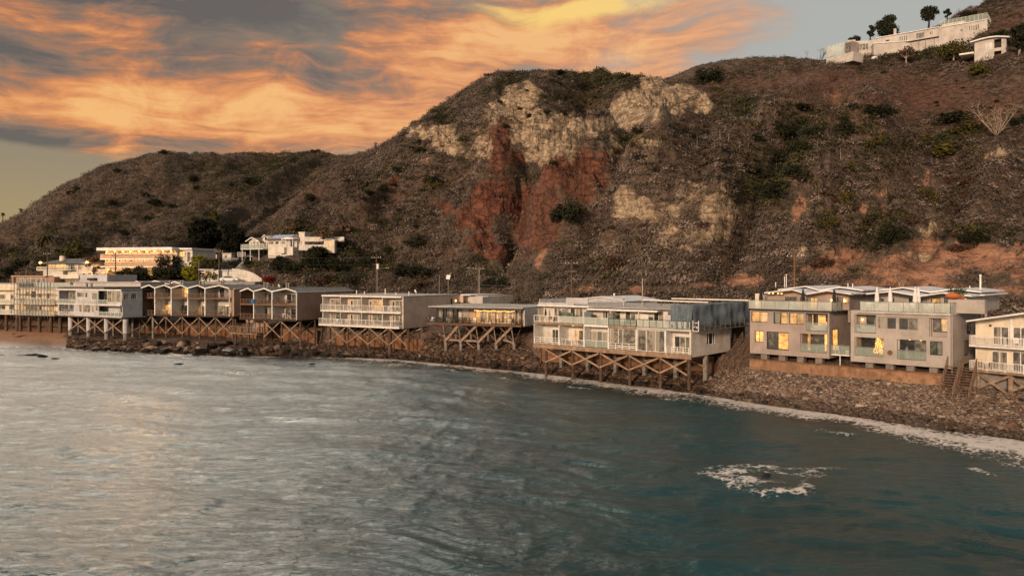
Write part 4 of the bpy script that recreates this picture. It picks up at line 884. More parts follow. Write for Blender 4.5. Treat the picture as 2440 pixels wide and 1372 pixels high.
def stairs(label, top, bot, w, nsteps=14, m='rail_wood', group='wooden beach stairs'):
    """open timber staircase: top and bottom world points"""
    T, B = Vector(top), Vector(bot); A = Vector((B.x, B.y, B.z)); d = T-B; dh = Vector((d.x, d.y, 0)); ang = math.atan2(dh.y, dh.x); Lh = dh.length; hz = d.z
    r = empty('wooden_staircase', A, ang - math.pi/2); tag(r, label, 'stairs', group)   # local y runs up the flight
    for x in (-w/2, w/2):
        MB().bar((x, 0, 0), (x, Lh, hz), .06, .26).build('stringer', M[m], r)
        mb = MB(); mb.bar((x, 0, .95), (x, Lh, hz+.95), .07, .09).bar((x, 0, .5), (x, Lh, hz+.5), .05, .07)
        for k in range(5): t = k/4; mb.bar((x, Lh*t, hz*t-.1), (x, Lh*t, hz*t+.95), .08)
        mb.bar((x, 0, -.8), (x, 0, 0), .12).build('handrail', M[m], r)
    for k in range(nsteps): t = (k+.5)/nsteps; MB().box(-w/2, w/2, Lh*t-.12, Lh*t+.12, hz*t, hz*t+.045).build('tread', M[m], r)
    return r
def gp(px, py):
    """shore point under a photo pixel"""
    d = 60.0
    while d < 230:
        X = (px-1220)*d/F; z = H-(py-HZ)*d/F
        if land_z(X, d) >= z: return Vector((X, d, z))
        d += .1
    return at(px, F*H/(py-HZ))
g1, g2 = gp(*Z6(830, 1000)), gp(*Z6(955, 1015))
bd = Vector((.71, .70, 0)) # up the beach
stairs('pale wooden staircase beside the grey house, left of two', g1+bd*2.9+Vector((0, 0, 3.1)), g1, 1.3, 12); stairs('pale wooden staircase beside the grey house, right of two', g2+bd*2.9+Vector((0, 0, 3.2)), g2, 1.3, 12)
g3, g4 = gp(*Z4(2060, 905)), gp(*Z4(2200, 930)); 
stairs('dark wooden staircase under the tarp, left of two', g3+bd*5.5+Vector((0, 0, 4.4)), g3, 1.2, 16); stairs('dark wooden staircase against the taupe house wall, right of two', g4+bd*5.5+Vector((0, 0, 4.2)), g4, 1.2, 16)

# ================================================================== long white apartment row with the tarp
def trestle(s, us, v, ztop, r, m, bw=.12, bm='pale_timber', zlo=-3.2, brz=True, foot=None, square=False, single=None):
    for u in us: s.pile(u, v, ztop, r, m, square, foot)
    if brz:
        for k, (a, b) in enumerate(zip(us, us[1:])):
            if single != 'up': s.brace((a+.1, v-r-.06, ztop-.15), (b-.1, v-r-.06, zlo), bw, .22, bm)
            s.brace((a+.1, v-r-.14, zlo), (b-.1, v-r-.14, ztop-.15), bw, .22, bm)
def white_row():
    s = Site('apartment_row', 'long white two storey apartment row with a grey blue tarp over its right end', 'apartments', (1272, 117.8), (1647, 100.6), 4.85)
    L = s.L; vb = 2.2; D = 11.5; U = lambda x, y=520, v=0: s.uz(*Z4(x, y), v)[0]
    zf2 = s.uz(*Z4(140, 376))[1]; zr = s.uz(*Z4(200, 205), 1.0)[1]; fa = .38
    zc1 = zf2-.3
    s.part('wall', MB().box(0, L-.26, vb+.1, D, 0, zf2).box(0, L-.1, vb+.1, D+6, zf2+.003, zr-.06), 'white_stucco')
    s.part('side_wall', MB().wall(0, D, -.35, zf2-.1, 0, .25, [(s.vz(*Z4(1937, 560), L)[0], s.vz(*Z4(2018, 560), L)[0], 1.0, 2.55)]).swap(L), 'white_stucco')
    s.window(s.vz(*Z4(1937, 560), L)[0], s.vz(*Z4(2018, 560), L)[0], 1.0, 2.55, v=.06, cols=3, mull=[.25, .75], g='dark_glass', fr='white_paint', side=True)
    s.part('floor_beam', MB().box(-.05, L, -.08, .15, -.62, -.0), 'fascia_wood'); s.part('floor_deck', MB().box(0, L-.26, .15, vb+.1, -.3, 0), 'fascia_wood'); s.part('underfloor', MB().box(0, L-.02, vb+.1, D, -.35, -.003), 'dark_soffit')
    fins = [0, U(400), U(660), U(912), U(1205), U(1505), L-.3]
    # balcony slabs between the storeys: each unit its own weathered edge
    for k, (a, b) in enumerate(zip(fins, fins[1:])): s.part('balcony_slab', MB().box(a+.01, b-.01 if k < 5 else L, -.06, vb+.1, zf2-.30, zf2), ['fascia_wood', 'fascia_wood', 'white_paint', 'fascia_wood', 'light_stucco', 'light_stucco'][k])
    for k, u in enumerate(fins):
        s.part('party_wall', MB().box(u-.07 if k else u, u+.07, 0 if k < 6 else .26, vb+.1, 0, zf2-.31), 'white_paint')
        if 0 < k < 6 or k == 0: s.part('party_wall', MB().box(u-.06 if k else u, u+.06, .5 if k else 1.0, vb+.1, zf2+.002, zr-.45 if k < 4 else zr-.3), 'white_stucco' if k != 1 else 'white_paint')
    def W(x0, x1, zlo, zhi, g, cols, v=vb+.04, fr='white_paint', mull=None, ff=0, name='window', y=470):
        return s.window(s.uz(*Z4(x0, y), v)[0], s.uz(*Z4(x1, y), v)[0], zlo, zhi, v=v, cols=cols, g=g, fr=fr, mull=mull, name=name)
    # lower floor
    W(205, 245, .9, 2.0, 'grey_glass', 1); W(330, 398, .05, 2.1, 'green_glass', 2, name='glass_door')
    W(560, 655, .05, 2.2, ['warm_glass', 'grey_glass'], 2, name='glass_door'); s.part('ceiling_lamp', MB().box(U(500)-.1, U(500)+.1, 1.0, 1.2, zc1-.12, zc1-.02), 'soft_glow')
    W(690, 905, .05, 2.25, ['green_glass', 'curtained_glass', 'green_glass', 'curtained_glass'], 4, v=1.6, name='glass_door')
    W(935, 1198, .75, zc1-.1, ['curtained_glass', 'grey_glass', 'curtained_glass'], 4, v=.5, mull=[.33, .5, .66, .82][:2], name='window')
    W(1218, 1500, .05, zc1-.05, ['grey_glass', 'curtained_glass', 'grey_glass'], 3, v=.12, mull=[.33, .66], name='window', y=560)
    W(1600, 1775, .05, 2.2, ['dark_glass', 'curtained_glass', 'grey_glass'], 3, v=1.6, name='glass_door', y=560)
    s.part('rear_wall', MB().box(fins[5]+.1, L-.3, 1.7, 1.8, 0, zc1), 'white_stucco'); s.part('rear_wall', MB().box(fins[2]+.1, fins[3]-.1, 1.7, 1.8, 0, zc1), 'white_stucco')
    s.rail(.1, fins[1]-.1, .05, .02, .95, 'hrail', 'white_paint', 1.1); s.rail(fins[1]+.1, fins[2]-.1, .05, .02, .95, 'bars', 'white_paint', 1.0, bar=.2); s.rail(fins[2]+.1, fins[3]-.1, .05, .02, 1.0, 'glass', 'white_paint', 1.6)
    s.rail(fins[3]+.1, fins[4]-.1, .05, .02, .85, 'hrail', 'white_paint', 1.1); s.rail(fins[5]+.1, L-.35, .05, .02, .85, 'hrail', 'white_paint', .95)
    # upper floor
    for x0, x1, g, c, zl in ((350, 425, 'curtained_glass', 2, .05), (520, 570, 'dark_glass', 1, .05), (575, 650, ['curtained_glass', 'green_glass'], 2, .05), (855, 910, 'dark_glass', 2, .05), (990, 1040, 'green_glass', 1, .9),
                         (1090, 1200, ['green_glass', 'curtained_glass'], 2, .05), (1225, 1262, 'green_glass', 1, .05), (1385, 1490, ['dark_glass', 'curtained_glass'], 2, .05)):
        W(x0, x1, zf2+zl, zf2+2.15, g, c, name='glass_door' if zl < .5 else 'window', y=300)
    s.part('glass_screen', MB().bar((fins[1]+.03, -.02, zf2+1.25), (fins[1]+.03, .5, zf2+1.25), .02, 1.1).bar((fins[1]+.3, .12, zf2+1.3), (fins[1]+2.5, .12, zf2+1.3), .02, .55), 'green_glass')
    for xa, xb, m in ((662, 735, 'blue_tarp'), (910, 980, 'green_glass'), (1235, 1330, 'white_stucco'), (1500, 1560, 'grey_white_stucco')): s.part('wind_screen', MB().box(U(xa, 300, .3), U(xb, 300, .3), .30, .36, zf2+.02, zf2+1.75), m)
    s.rail(.1, fins[1]-.05, -.02, zf2, 1.0, 'bars', 'white_paint', 1.25, bar=.5); s.rail(fins[1]+.05, fins[2]-.05, -.02, zf2, 1.0, 'glass', 'white_paint', 1.1, gm='pale_rail_glass'); s.rail(fins[2]+.05, fins[3]-.05, -.02, zf2, 1.0, 'glass', 'white_paint', 2.6, gm='pale_rail_glass')
    s.rail(fins[3]+.05, fins[4]-.05, -.02, zf2, 1.0, 'glass', 'dark_metal', .9); s.rail(fins[4]+.05, L-.1, -.02, zf2+.02, 1.05, 'glass', 'dark_metal', 1.05, gm='pale_rail_glass')
    # roof: flat with a thin white edge, canopy over the right units
    s.part('roof', MB().box(-.05, L-.0, 1.0, D+6, zr-.05, zr+.08), 'pale_roof'); s.part('roof_edge', MB().box(-.05, L*.36, .9, 1.0, zr-.12, zr+.1).box(L*.36, L*.80, .35, .6, zr-.42, zr-.25).box(L*.36, L*.80, .6, 1.6, zr-.27, zr-.2), 'white_paint')
    s.part('parapet', MB().box(0, U(715, 150, 5), 1.1, 1.3, zr+.081, zr+.45).box(0, .12, 1.3, 9, zr+.081, zr+.9).box(.12, U(700, 150, 8), 8, 8.2, zr+.081, zr+1.0), 'grey_white_stucco')
    # right side: catwalk scaffold hanging from the upper storey
    t = empty('hanging_catwalk', s.world(L, 0, zf2), s.ang); tag(t, 'pale metal catwalk hung along the tarp side of the white apartment row', 'catwalk')
    y1 = 17; MB().box(.1, 1.0, .2, y1, -.25, -.12).build('walkway', M['galvanised'], t)
    mb = MB()
    for z in (.3, .7, 1.05): mb.bar((1.0, .2, z), (1.0, y1, z), .05)
    mb.build('guard_rail', M['galvanised'], t)
    for k in range(12): MB().bar((1.0, .2+k*(y1-.2)/11, -.12), (1.0, .2+k*(y1-.2)/11, 1.05), .05).build('post', M['galvanised'], t)
    b = MB()
    for z in (-.2, .35, .9): b.bar((.2, .1, z), (1.0, .1, z), .08)
    b.bar((.2, .1, -.2), (.2, .1, 1.2), .08).bar((1.0, .1, -.2), (1.0, .1, 1.2), .08).build('end_gate', M['white_paint'], t)
    # support at the rear of the upper storey
    us = [s.uz(*Z4(x, 760), .35)[0] for x in (268, 545, 835, 1135, 1455, 1800)]; us[-1] = L-.5
    trestle(s, us, .35, -.6, .23, 'pile_rust', zlo=-2.7, bm='fascia_wood')
    ub = [s.uz(*Z4(x, 800), 4.6)[0] for x in (425, 700, 990, 1290, 1615, 1955)]
    for u in ub: s.pile(min(u, L-.3), 4.6, -.35, .26, 'pile_concrete', True)
    for a, c in zip(ub, ub[1:]): s.brace((a, 4.2, -.5), (min(c, L-.3), 4.2, -1.9), .1, .2, 'pale_timber'); s.brace((a, 4.1, -1.9), (min(c, L-.3), 4.1, -.5), .1, .2, 'pale_timber')
    for k in range(5): s.brace((us[k], .6, -.8), (us[k]+.2, 4.4, -2.6), .12, .22, 'pile_rust')
    s.part('rear_support', MB().box(L-1, L-.3, 14, 17, -.4, zf2-.1), 'dark_soffit')
    # the tarp: a draped sheet over the right corner of the upper storey
    tp = empty('tarp', s.world(L, 0, zf2), s.ang); tag(tp, 'grey blue tarpaulin draped over the right end of the upper storey', 'tarpaulin')
    def drape(p0, p1, z0, z1, seed, out, name, slant=0.0):
        n, mm = 90, 26; V = []; 
        for j in range(mm+1):
            for i in range(n+1):
                a, b_ = i/n, j/mm; ft = .10+.10*b_; d = math.sin(a*23+seed+1.2*math.sin(b_*2.2+seed))*ft + math.sin(a*57+seed*2+b_*1.5)*.04 + .08*math.sin((a*9+b_*7))
                sag = -.07*abs(math.sin(a*math.pi*4.0+seed))*(1-b_); x = p0[0]+(p1[0]-p0[0])*(a*(1-slant*(b_))+slant*b_*.5); y = p0[1]+(p1[1]-p0[1])*a
                V.append((x+out[0]*(d+.25*b_*.6), y+out[1]*(d+.25*b_*.6), z1+sag-(z1+sag-z0)*b_+(.08*math.sin(a*15+seed) if j == mm else 0)))
        Fc = [(j*(n+1)+i, j*(n+1)+i+1, (j+1)*(n+1)+i+1, (j+1)*(n+1)+i) for j in range(mm) for i in range(n)]
        o = mesh_obj(name, V, Fc, M['blue_tarp'], tp, True); sm = o.modifiers.new('thickness', 'SOLIDIFY'); sm.thickness = .03; return o
    ztp = zr-zf2+.72; ul = U(1562, 300, .2)-L; um = U(1835, 300, .15)-L
    drape((ul, .28), (.15, .15), .15, ztp-.12, 1.0, (0, -1), 'front_sheet', .12)
    drape((.22, -.1), (.45, 17.6), .25, ztp+.02, 2.2, (1, 0), 'side_sheet')
    MB().quad8([(ul, .3, ztp-.20), (.2, .3, ztp-.18), (.2, 17.5, ztp-.12), (ul, 17.5, ztp-.16), (ul, .3, ztp-.17), (.2, .3, ztp-.15), (.2, 17.5, ztp-.08), (ul, 17.5, ztp-.12)]).build('top_sheet', M['blue_tarp'], tp)
    for k, (xa, ya, xb, yb, w) in enumerate(((1265, 150, 1950, 175, 'lower of two long pale poles lying over the tarp roof'), (1570, 135, 2385, 155, 'upper of two long pale poles lying over the tarp roof'))):
        a = s.uz(*Z4(xa, ya), 9+k*4); b_ = s.uz(*Z4(xb, yb), 9+k*4); o = empty('ridge_pole', s.world(a[0], 9+k*4, a[1]), s.ang); tag(o, w, 'pole', 'long pale poles over the tarp roof')
        MB().bar((0, 0, 0), (b_[0]-a[0], 0, b_[1]-a[1]), .16).build('pole', M['white_paint'], o)
        for t in (.04, .3, .6, .97): 
            q = Vector((b_[0]-a[0], 0, b_[1]-a[1]))*t; MB().bar(q, (q.x, 0, zr-s.z0*0-a[1]+.02), .08).build('prop', M['brown_wood'], o)
    for x, h, w in ((1070, 1.0, 'thick white vent pipe at the middle of the white apartment row roof'), (795, .45, 'short vent stub left of the middle of the white apartment row roof'), (760, .5, 'rusty vent near the gable behind the white apartment row'), (1265, 1.3, 'dark thin vent mast on the white apartment row roof'), (320, .4, 'small vent stub at the left of the white apartment row roof')): roof_pipe(s, s.uz(*Z4(x, 200), 4)[0], 4, zr+.08, h, .12 if 'thick' in w else .05, w)
    for x, lab, k in ((470, 'round rattan chair on the open lower balcony of the white apartment row', 'chair|brown'), (600, 'brown chair behind the slatted lower balcony rail of the white row', 'chair|brown'), (800, 'brown chair on the glass railed upper balcony beside the blue screen', 'chair|brown'), (320, 'chair on the upper left corner balcony of the white apartment row', 'chair|brown')):
        lo = x in (470, 600); furnish(s, k, lab, U(x, 480 if lo else 340, .9), .9, 0 if lo else zf2, x*.1)
    furnish(s, 'potted_plant', 'leafy plant before the blue screen on the white apartment row', U(765, 340, .7), .7, zf2, 0, sc=1.3)
    furnish(s, 'patio_umbrella|dark', 'closed dark parasol on the upper left balcony of the white apartment row', U(262, 300, 1.0), 1.0, zf2-.1, 0, sc=.8)
white_row()

def rear_white_gable():
    s = Site('rear_house', 'low pale house with a shallow gable roof behind the long white apartment row', 'house', (1328, 139), (1490, 128), 7.6)
    L = s.L; pk = s.uz(1437, 705.5)[1]; el = s.uz(1330, 716)[1]; er = s.uz(1490, 716)[1]; um = s.uz(1437, 705)[0]
    s.part('wall', MB().prism([(0, 0), (L, 0), (L, er-.1), (um, pk-.12), (0, el-.1)], 0, 9), 'grey_white_stucco'); s.part('roof', MB().plate([(-.3, el-.03), (um, pk), (L+.3, er-.03)], -.4, 9.4, .14), 'white_roof')
    s.window(um-1, um+1, el-1.8, el-.6, v=-.04, cols=2, g='dark_glass'); roof_pipe(s, um, 3, pk-.1, .4, .12, 'round white vent on the ridge of the low gabled house', 'white_paint')
rear_white_gable()

# ================================================================== single storey house with string lights
def light_house():
    s = Site('terrace_house', 'low flat roofed glass house with a dark eave and string lights above its deck', 'house', (1014.6, 138.0), (1241.6, 130.2), 6.75)
    L = s.L; vb = 2.4; U = lambda x, y=500, v=0.0: s.uz(*Z3(x, y), v)[0]
    zr = s.uz(*Z3(1250, 402), .2)[1]; zc = zr-.35; ul = U(1335, 500, vb); ur = L-.1
    s.part('roof', MB().box(U(1250, 400, .2), L+.3, .0, 15, zr-.04, zr+.14), 'pale_roof'); s.part('eave', MB().box(U(1255, 410, .2)+.4, L+.05, .15, 2.5, zr-.34, zr-.04).box(U(1255, 410, .2)+.4, L+.3, .05, .15, zr-.16, zr-.041), 'dark_metal')
    s.part('wall', MB().box(ul, ur, vb+.5, 15, 0, zr-.35).box(ul, ul+.15, vb, vb+.5, 0, zc), 'light_stucco')
    s.part('side_wall', MB().wall(vb-1.6, 15, -.2, zr-.05, 0, .2).swap(L+.3), 'light_stucco')
    g = [('grey_glass', 1335, 1395), ('dark_glass', 1400, 1425), ('curtained_glass', 1430, 1500), ('dark_glass', 1505, 1550), ('curtained_glass', 1590, 1670)]
    for gl, a, b in g: s.window(U(a, 500, vb), U(b, 500, vb), .05, zc, v=vb+.3, cols=1, g=gl, name='glass_door')
    s.part('entry_screen', MB().box(U(1672, 500, vb), U(1740, 500, vb), vb+.2, vb+.3, .02, zc-.5), 'warm_wall')
    s.window(U(1745, 500, vb), U(1945, 500, vb), .05, zc, v=vb+.3, cols=5, g=['warm_glass', 'curtained_glass', 'dim_lit_glass', 'curtained_glass', 'dim_lit_glass'], fr='white_paint', name='glass_door', mull=[.2, .4, .6, .8])
    s.window(U(1970, 500, vb), U(2165, 500, vb), .05, zc, v=vb+.3, cols=5, g=['dim_lit_glass', 'curtained_glass', 'dim_lit_glass', 'curtained_glass', 'curtained_glass'], fr='white_paint', name='glass_door', mull=[.2, .4, .6, .8])
    s.window(U(2175, 500, vb), U(2222, 500, vb), .05, zc, v=vb+.3, cols=1, g='curtained_glass', name='glass_door')
    for x in (1333, 1428, 1955, 2170): s.part('column', MB().box(U(x, 500, .5)-.08, U(x, 500, .5)+.08, .5, .66, 0, zc), 'dark_metal')
    s.part('deck', MB().box(0, L, .0, 15, -.30, -.0), 'brown_wood')
    for k in range(36): s.part('joist_end', MB().box(.2+k*(L-.4)/35-.05, .2+k*(L-.4)/35+.05, -.1, -.002, -.26, -.05), 'rust_timber')
    s.rail(.05, L-1.2, .06, 0, 1.0, 'hrail', 'dark_metal', 1.4, ends=('l',), vend=4)
    # string lights
    t = empty('string_light', s.world(U(1735, 440, .4), .45, zc), s.ang); tag(t, 'string of glowing bulbs hanging under the dark eave', 'string lights')
    W = U(2150, 440, .4)-U(1735, 440, .4); mb = MB(); prev = None
    for k in range(29):
        x = W*k/28; z = -.05-.12*abs(math.sin(k*math.pi/7)); q = Vector((x, 0, z))
        if prev: mb.bar(prev, q, .015)
        prev = q; MB().tube([(x, 0, z-.02), (x, 0, z-.08), (x, 0, z-.14)], [.03, .062, .02], 8).build('bulb', M['bulb_glow'], t)
    mb.build('cable', M['dark_metal'], t)
    gl = bpy.data.lights.new('deck_lamp', 'AREA'); go = bpy.data.objects.new('deck_lamp', gl); COL.objects.link(go); gl.shape = 'RECTANGLE'; gl.size = W; gl.size_y = .3; gl.energy = 170; gl.color = (1, .5, .18)
    go.location = s.world(U(1940, 440, .4), .5, zc-.25); go.rotation_euler = (0, 0, s.ang); tag(go, 'glow of the string of bulbs over the deck', 'lamp light')
    # furniture
    F_ = [('chair|white', 1290, 'white chair at the left end of the dark deck'), ('table', 1345, 'round table at the left of the dark deck'), ('chair|brown', 1385, 'dark chair right of the leftmost deck table'), ('chair|white', 1450, 'white chair by the white curtain on the deck'), ('chair|brown', 1500, 'dark chair left of the orange entry screen'),
          ('potted_plant', 1580, 'bushy potted plant left of the orange entry screen'), ('potted_plant', 1640, 'potted plant touching the orange entry screen'), ('chair|white', 1720, 'white chair before the orange entry screen'), ('chair|white', 1750, 'white chair just under the first bulbs'), ('sofa', 1905, 'white sofa under the string lights'), ('table', 1975, 'round table right of the white deck sofa'),
          ('chair|white', 2090, 'white chair at the right part of the lit deck'), ('chair|brown', 2130, 'brown chair at the right part of the lit deck'), ('chair|brown', 2195, 'chair at the far right end of the lit deck'), ('chair|brown', 1240, 'chair at the railing corner of the dark deck')]
    for i, (k, x, w) in enumerate(F_): furnish(s, k, w, U(x, 560, 1.3), 1.1+.4*(i % 2), 0, i*.9, 'furniture on the string light deck', 1.05 if k != 'sofa' else .6)
    # timber raker frames below
    us = [s.uz(*Z3(x, 800), 1.0)[0] for x in (1430, 1590, 1778, 1965, 2152)]; zk = s.uz(*Z3(1430, 770), 1.0)[1]
    for k, u in enumerate(us):
        s.pile(u, 1.0, zk, .27, 'pile_concrete'); s.brace((u, 1.0, zk), (u-.5, .9, -.3), .14, .2, 'pale_timber')
        s.part('cap_beam', MB().box(u-.32, u+.32, .75, 1.3, zk, zk+.18), 'pale_timber')
        if k < 4: s.brace((u, .6, zk+.05), (us[k+1]-.25, .6, -.35), .14, .42, 'pale_timber')
        if k > 0: s.brace((u, 1.5, zk+.2), (us[k-1]+.2, 1.5, -.35), .12, .26, 'pile_wood')
        s.brace((u, 1.3, zk+.1), (u+.35, 3.4, -.3), .12, .2, 'pile_wood')
    s.brace((us[0], .95, zk+.35), (us[2], .95, zk+.3), .12, .34, 'pale_timber'); s.brace((us[1]+.5, 1.8, zk+.1), (us[2]-.6, 1.8, zk-1.5), .12, .2, 'pale_timber'); s.brace((us[3]+1.2, 1.2, zk+.7), (us[4], 1.2, zk+.2), .12, .3, 'pale_timber')
    s.brace((0.8, 1.0, -.3), (us[0], 1.0, zk+.1), .1, .16, 'pile_wood'); s.brace((us[0]-1.5, 1.2, zk+1.2), (us[0], 1.2, zk+.9), .1, .2, 'pale_timber')
    for x in (1540, 1700, 1880, 2065): s.pile(s.uz(*Z3(x, 800), 5)[0], 5, -.3, .24, 'pile_concrete')
    for v in (5.0, 9.0): s.part('floor_girder', MB().box(.2, L-.2, v-.15, v+.15, -.62, -.302), 'pile_wood')
    # neighbour: pale roof wedge behind
light_house()

def behind_block():
    s = Site('rear_block', 'beige block with a planted balcony behind the flat roof of the string light house', 'apartments', (1070, 163), (1150, 158), 7.4)
    L = s.L; z1 = s.uz(1118, 703)[1]; z2 = s.uz(1150, 706)[1]; zf = s.uz(1080, 726)[1]
    s.part('wall', MB().box(0, L, 2.0, 12, 0, z2).box(0, .2, 0, 2, 0, zf).box(L*.62, L, .0, 2.0, 0, z2-.1), 'light_stucco'); s.part('balcony_deck', MB().box(.2, L*.62, 0, 2.0, zf-.2, zf), 'light_stucco'); s.part('roof', MB().box(-.3, L*.62, .4, 12.2, z1-.1, z1+.05), 'white_roof')
    s.window(.6, 2.3, zf+.05, zf+2.1, v=1.95, cols=2, g='dark_glass', name='glass_door'); s.rail(0.1, L*.62, .05, zf, .5, 'hrail', 'dark_metal', 1.4)
    for k, u in enumerate((2.6, 3.1, 3.7)): furnish(s, 'potted_plant', ['potted plant by the dark door of the beige rear block balcony', 'middle potted plant of three on the beige rear block balcony', 'rightmost potted plant of three on the beige rear block balcony'][k], u, .6, zf, 0, 'plants on the rear block balcony', .9)
behind_block()

# ================================================================== cream balcony apartments
def balcony_block():
    s = Site('balcony_apartments', 'pink beige apartments with two long white balcony rails on crossed timber posts', 'apartments', (759, 155.5), (951, 145), 5.4)
    L = s.L; U = lambda x, y=520, v=0.0: s.uz(*Z3(x, y), v)[0]; vb = 2.9; D = 19.5
    zf2 = s.uz(*Z3(105, 437), .5)[1]; zr = s.uz(*Z3(140, 282), 1.2)[1]; uR = s.uz(*Z3(1000, 500), 1.5)[0]; u0 = s.uz(*Z3(140, 400), 1.3)[0]
    s.part('wall', MB().box(u0, uR-.2, vb+.08, D, 0, zr-.1), 'pink_beige_stucco')
    va = 1.0
    s.part('side_wall', MB().wall(va, D, -.3, zr-.05, 0, .25, [(D-3.2, D-2.4, zr-2.6, zr-.7)]).swap(uR), 'pink_beige_stucco')
    s.part('window', MB().box(D-3.2, D-2.4, .1, .14, zr-2.6, zr-.7).swap(uR), 'dark_glass')
    s.part('wall_lamp', MB().box(D-1.6, D-1.35, -.16, -.02, zr-1.35, zr-1.1).swap(uR), 'lamp_glow')
    s.part('rear_wing', MB().box(uR-6, uR+.9, D+.003, D+7, .0, zr-.2), 'pink_beige_stucco')
    s.part('roof', MB().box(u0-.2, uR+.05, .9, D+.2, zr-.05, zr+.12), 'pale_roof')
    bays = [u0] + [s.uz(*Z3(x, 350), 1.3)[0] for x in (325, 547, 770)] + [uR-.27]
    for k, (a, b) in enumerate(zip(bays, bays[1:])): s.part('roof_fascia', MB().box(a-.1, b-.15, .75, .9, zr-.18-.03*(k % 2), zr+.06), 'white_paint')
    s.part('floor_slab', MB().box(.0, L, .0, vb+.08, -.28, 0).box(s.uz(*Z3(105, 437), .5)[0], uR-.28, .5, vb+.08, zf2-.25, zf2), 'white_paint')
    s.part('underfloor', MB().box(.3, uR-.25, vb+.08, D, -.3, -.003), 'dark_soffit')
    for k, a in enumerate(bays):
        s.part('party_wall', MB().box(a, a+.13, .95, vb+.08, 0, zf2-.26).box(a, a+.13, .95, vb+.08, zf2+.002, zr-.2) if k < 4 else MB().box(a-.1, a, 1.0, 1.1, 0, zf2-.26).box(a-.1, a, 1.0, 1.1, zf2, zr-.2), 'white_paint' if k in (0,) else 'white_stucco')
    gg = [['dark_glass', 'curtained_glass', 'curtained_glass'], ['dark_glass', 'curtained_glass', 'curtained_glass'], ['grey_glass', 'dim_lit_glass', 'warm_glass'], ['dark_glass', 'curtained_glass', 'grey_glass']]
    for k, (a, b) in enumerate(zip(bays, bays[1:])):
        w = b-a
        for fl, z in ((0, 0), (1, zf2)):
            d0, d1, w0, w1 = [U(q, 400, vb) for q in ((182, 208, 216, 316), (425, 448, 454, 540), (622, 645, 652, 758), (864, 888, 896, 984))[k]]
            s.window(d0, d1, z+.05, z+2.0, v=vb, cols=1, g=gg[k][0], fr='white_paint', name='door'); s.window(w0, w1, z+.05, z+2.15, v=vb, cols=3 if k < 2 else 2, g=gg[k][1:] if fl else ['curtained_glass', 'grey_glass'], fr='white_paint', mull=[.5], name='glass_door')
    s.part('wall_lamp', MB().box(bays[3]-.35, bays[3]-.15, vb-.2, vb-.05, zf2+1.35, zf2+1.6), 'lamp_glow')
    s.rail(.05, L-.05, .05, 0, 1.15, 'bars', 'white_paint', 2.1, ends=('l', 'r'), vend=.9, bar=.22); a2 = s.uz(*Z3(105, 437), .5)[0]; s.rail(a2, uR-.35, .55, zf2, 1.15, 'bars', 'white_paint', 2.1, ends=('l', 'r'), vend=1.0, bar=.22)
    us = [s.uz(*Z3(x, 700), .6)[0] for x in (208, 397, 620, 838, 1035)]
    for k, u in enumerate(us): s.pile(u, .6, -.28, .40 if k == 3 else .2, 'pile_rust')
    zlo = s.uz(*Z3(225, 772), .4)[1]
    for a, b in zip(us, us[1:]): s.brace((a+.1, .32, -.3), (b-.1, .32, zlo), .1, .2); s.brace((a+.1, .2, zlo), (b-.1, .2, -.3), .1, .2)
    ub = [s.uz(*Z3(x, 700), 5.2)[0] for x in (350, 535, 750, 960, 1180)]
    for u in ub: s.pile(u, 5.2, -.3, .26, 'pile_wood')
    for a, b in zip(ub, ub[1:]): s.brace((a, 4.9, zlo+.9), (b, 4.9, -.4), .1, .22); s.brace((a, 4.8, -.5), (b, 4.8, zlo+.8), .1, .22, 'pile_wood')
    for v in (10, 15): s.pile(uR-.5, v, -.3, .25, 'pile_wood')
    s.brace((uR-.4, 1.2, -.4), (uR-.4, 5, -2.4)); s.brace((uR-.3, 5.2, -.4), (uR-.3, 1.0, -2.4)); s.brace((uR-.3, 5.4, -2.4), (uR-.3, 10, -.4), m='pile_wood')
    it = [('chair|white', 260, 0, 'white chair on the lower balcony of the beige apartments, leftmost unit'), ('chair|white', 370, 0, 'white chair on the lower balcony of the beige apartments, second unit'), ('chair|brown', 440, 0, 'orange chair on the lower balcony of the beige apartments, second unit'), ('table', 585, 0, 'round table on the lower balcony of the beige apartments, third unit'), ('potted_plant', 815, 0, 'large leafy plant on the lower balcony of the beige apartments, right unit'),
          ('potted_plant', 905, 0, 'smaller plant right of the large one on the beige apartments balcony'), ('chair|white', 380, 1, 'white chair on the upper balcony of the beige apartments, second unit'), ('chair|white', 690, 1, 'white chair on the upper balcony of the beige apartments, third unit'), ('table', 860, 1, 'table on the upper balcony of the beige apartments, right unit'), ('chair|white', 820, 1, 'white chair on the upper balcony of the beige apartments, right unit')]
    for i, (k, x, f, w) in enumerate(it): furnish(s, k, w, U(x, 540, 1.0), 1.3, zf2 if f else 0, i*.8, 'furniture on the beige apartment balconies', 1.1)
    for x, h, w in ((487, .7, 'vent pipe at the left of the beige apartment roof'), (570, .5, 'vent pipe second from the left on the beige apartment roof'), (790, 1.1, 'tallest white vent on the beige apartment roof'), (1040, .6, 'short vent left of the satellite dish'), (905, .3, 'low stub in the middle of the beige apartment roof')): roof_pipe(s, s.uz(*Z3(x, 250), 6)[0], 6, zr+.12, h, .09, w, 'white_paint')
    dish(s.world(s.uz(*Z3(1100, 230), 8)[0], 8, zr+.12), 'white satellite dish on the beige apartment roof', s.ang)
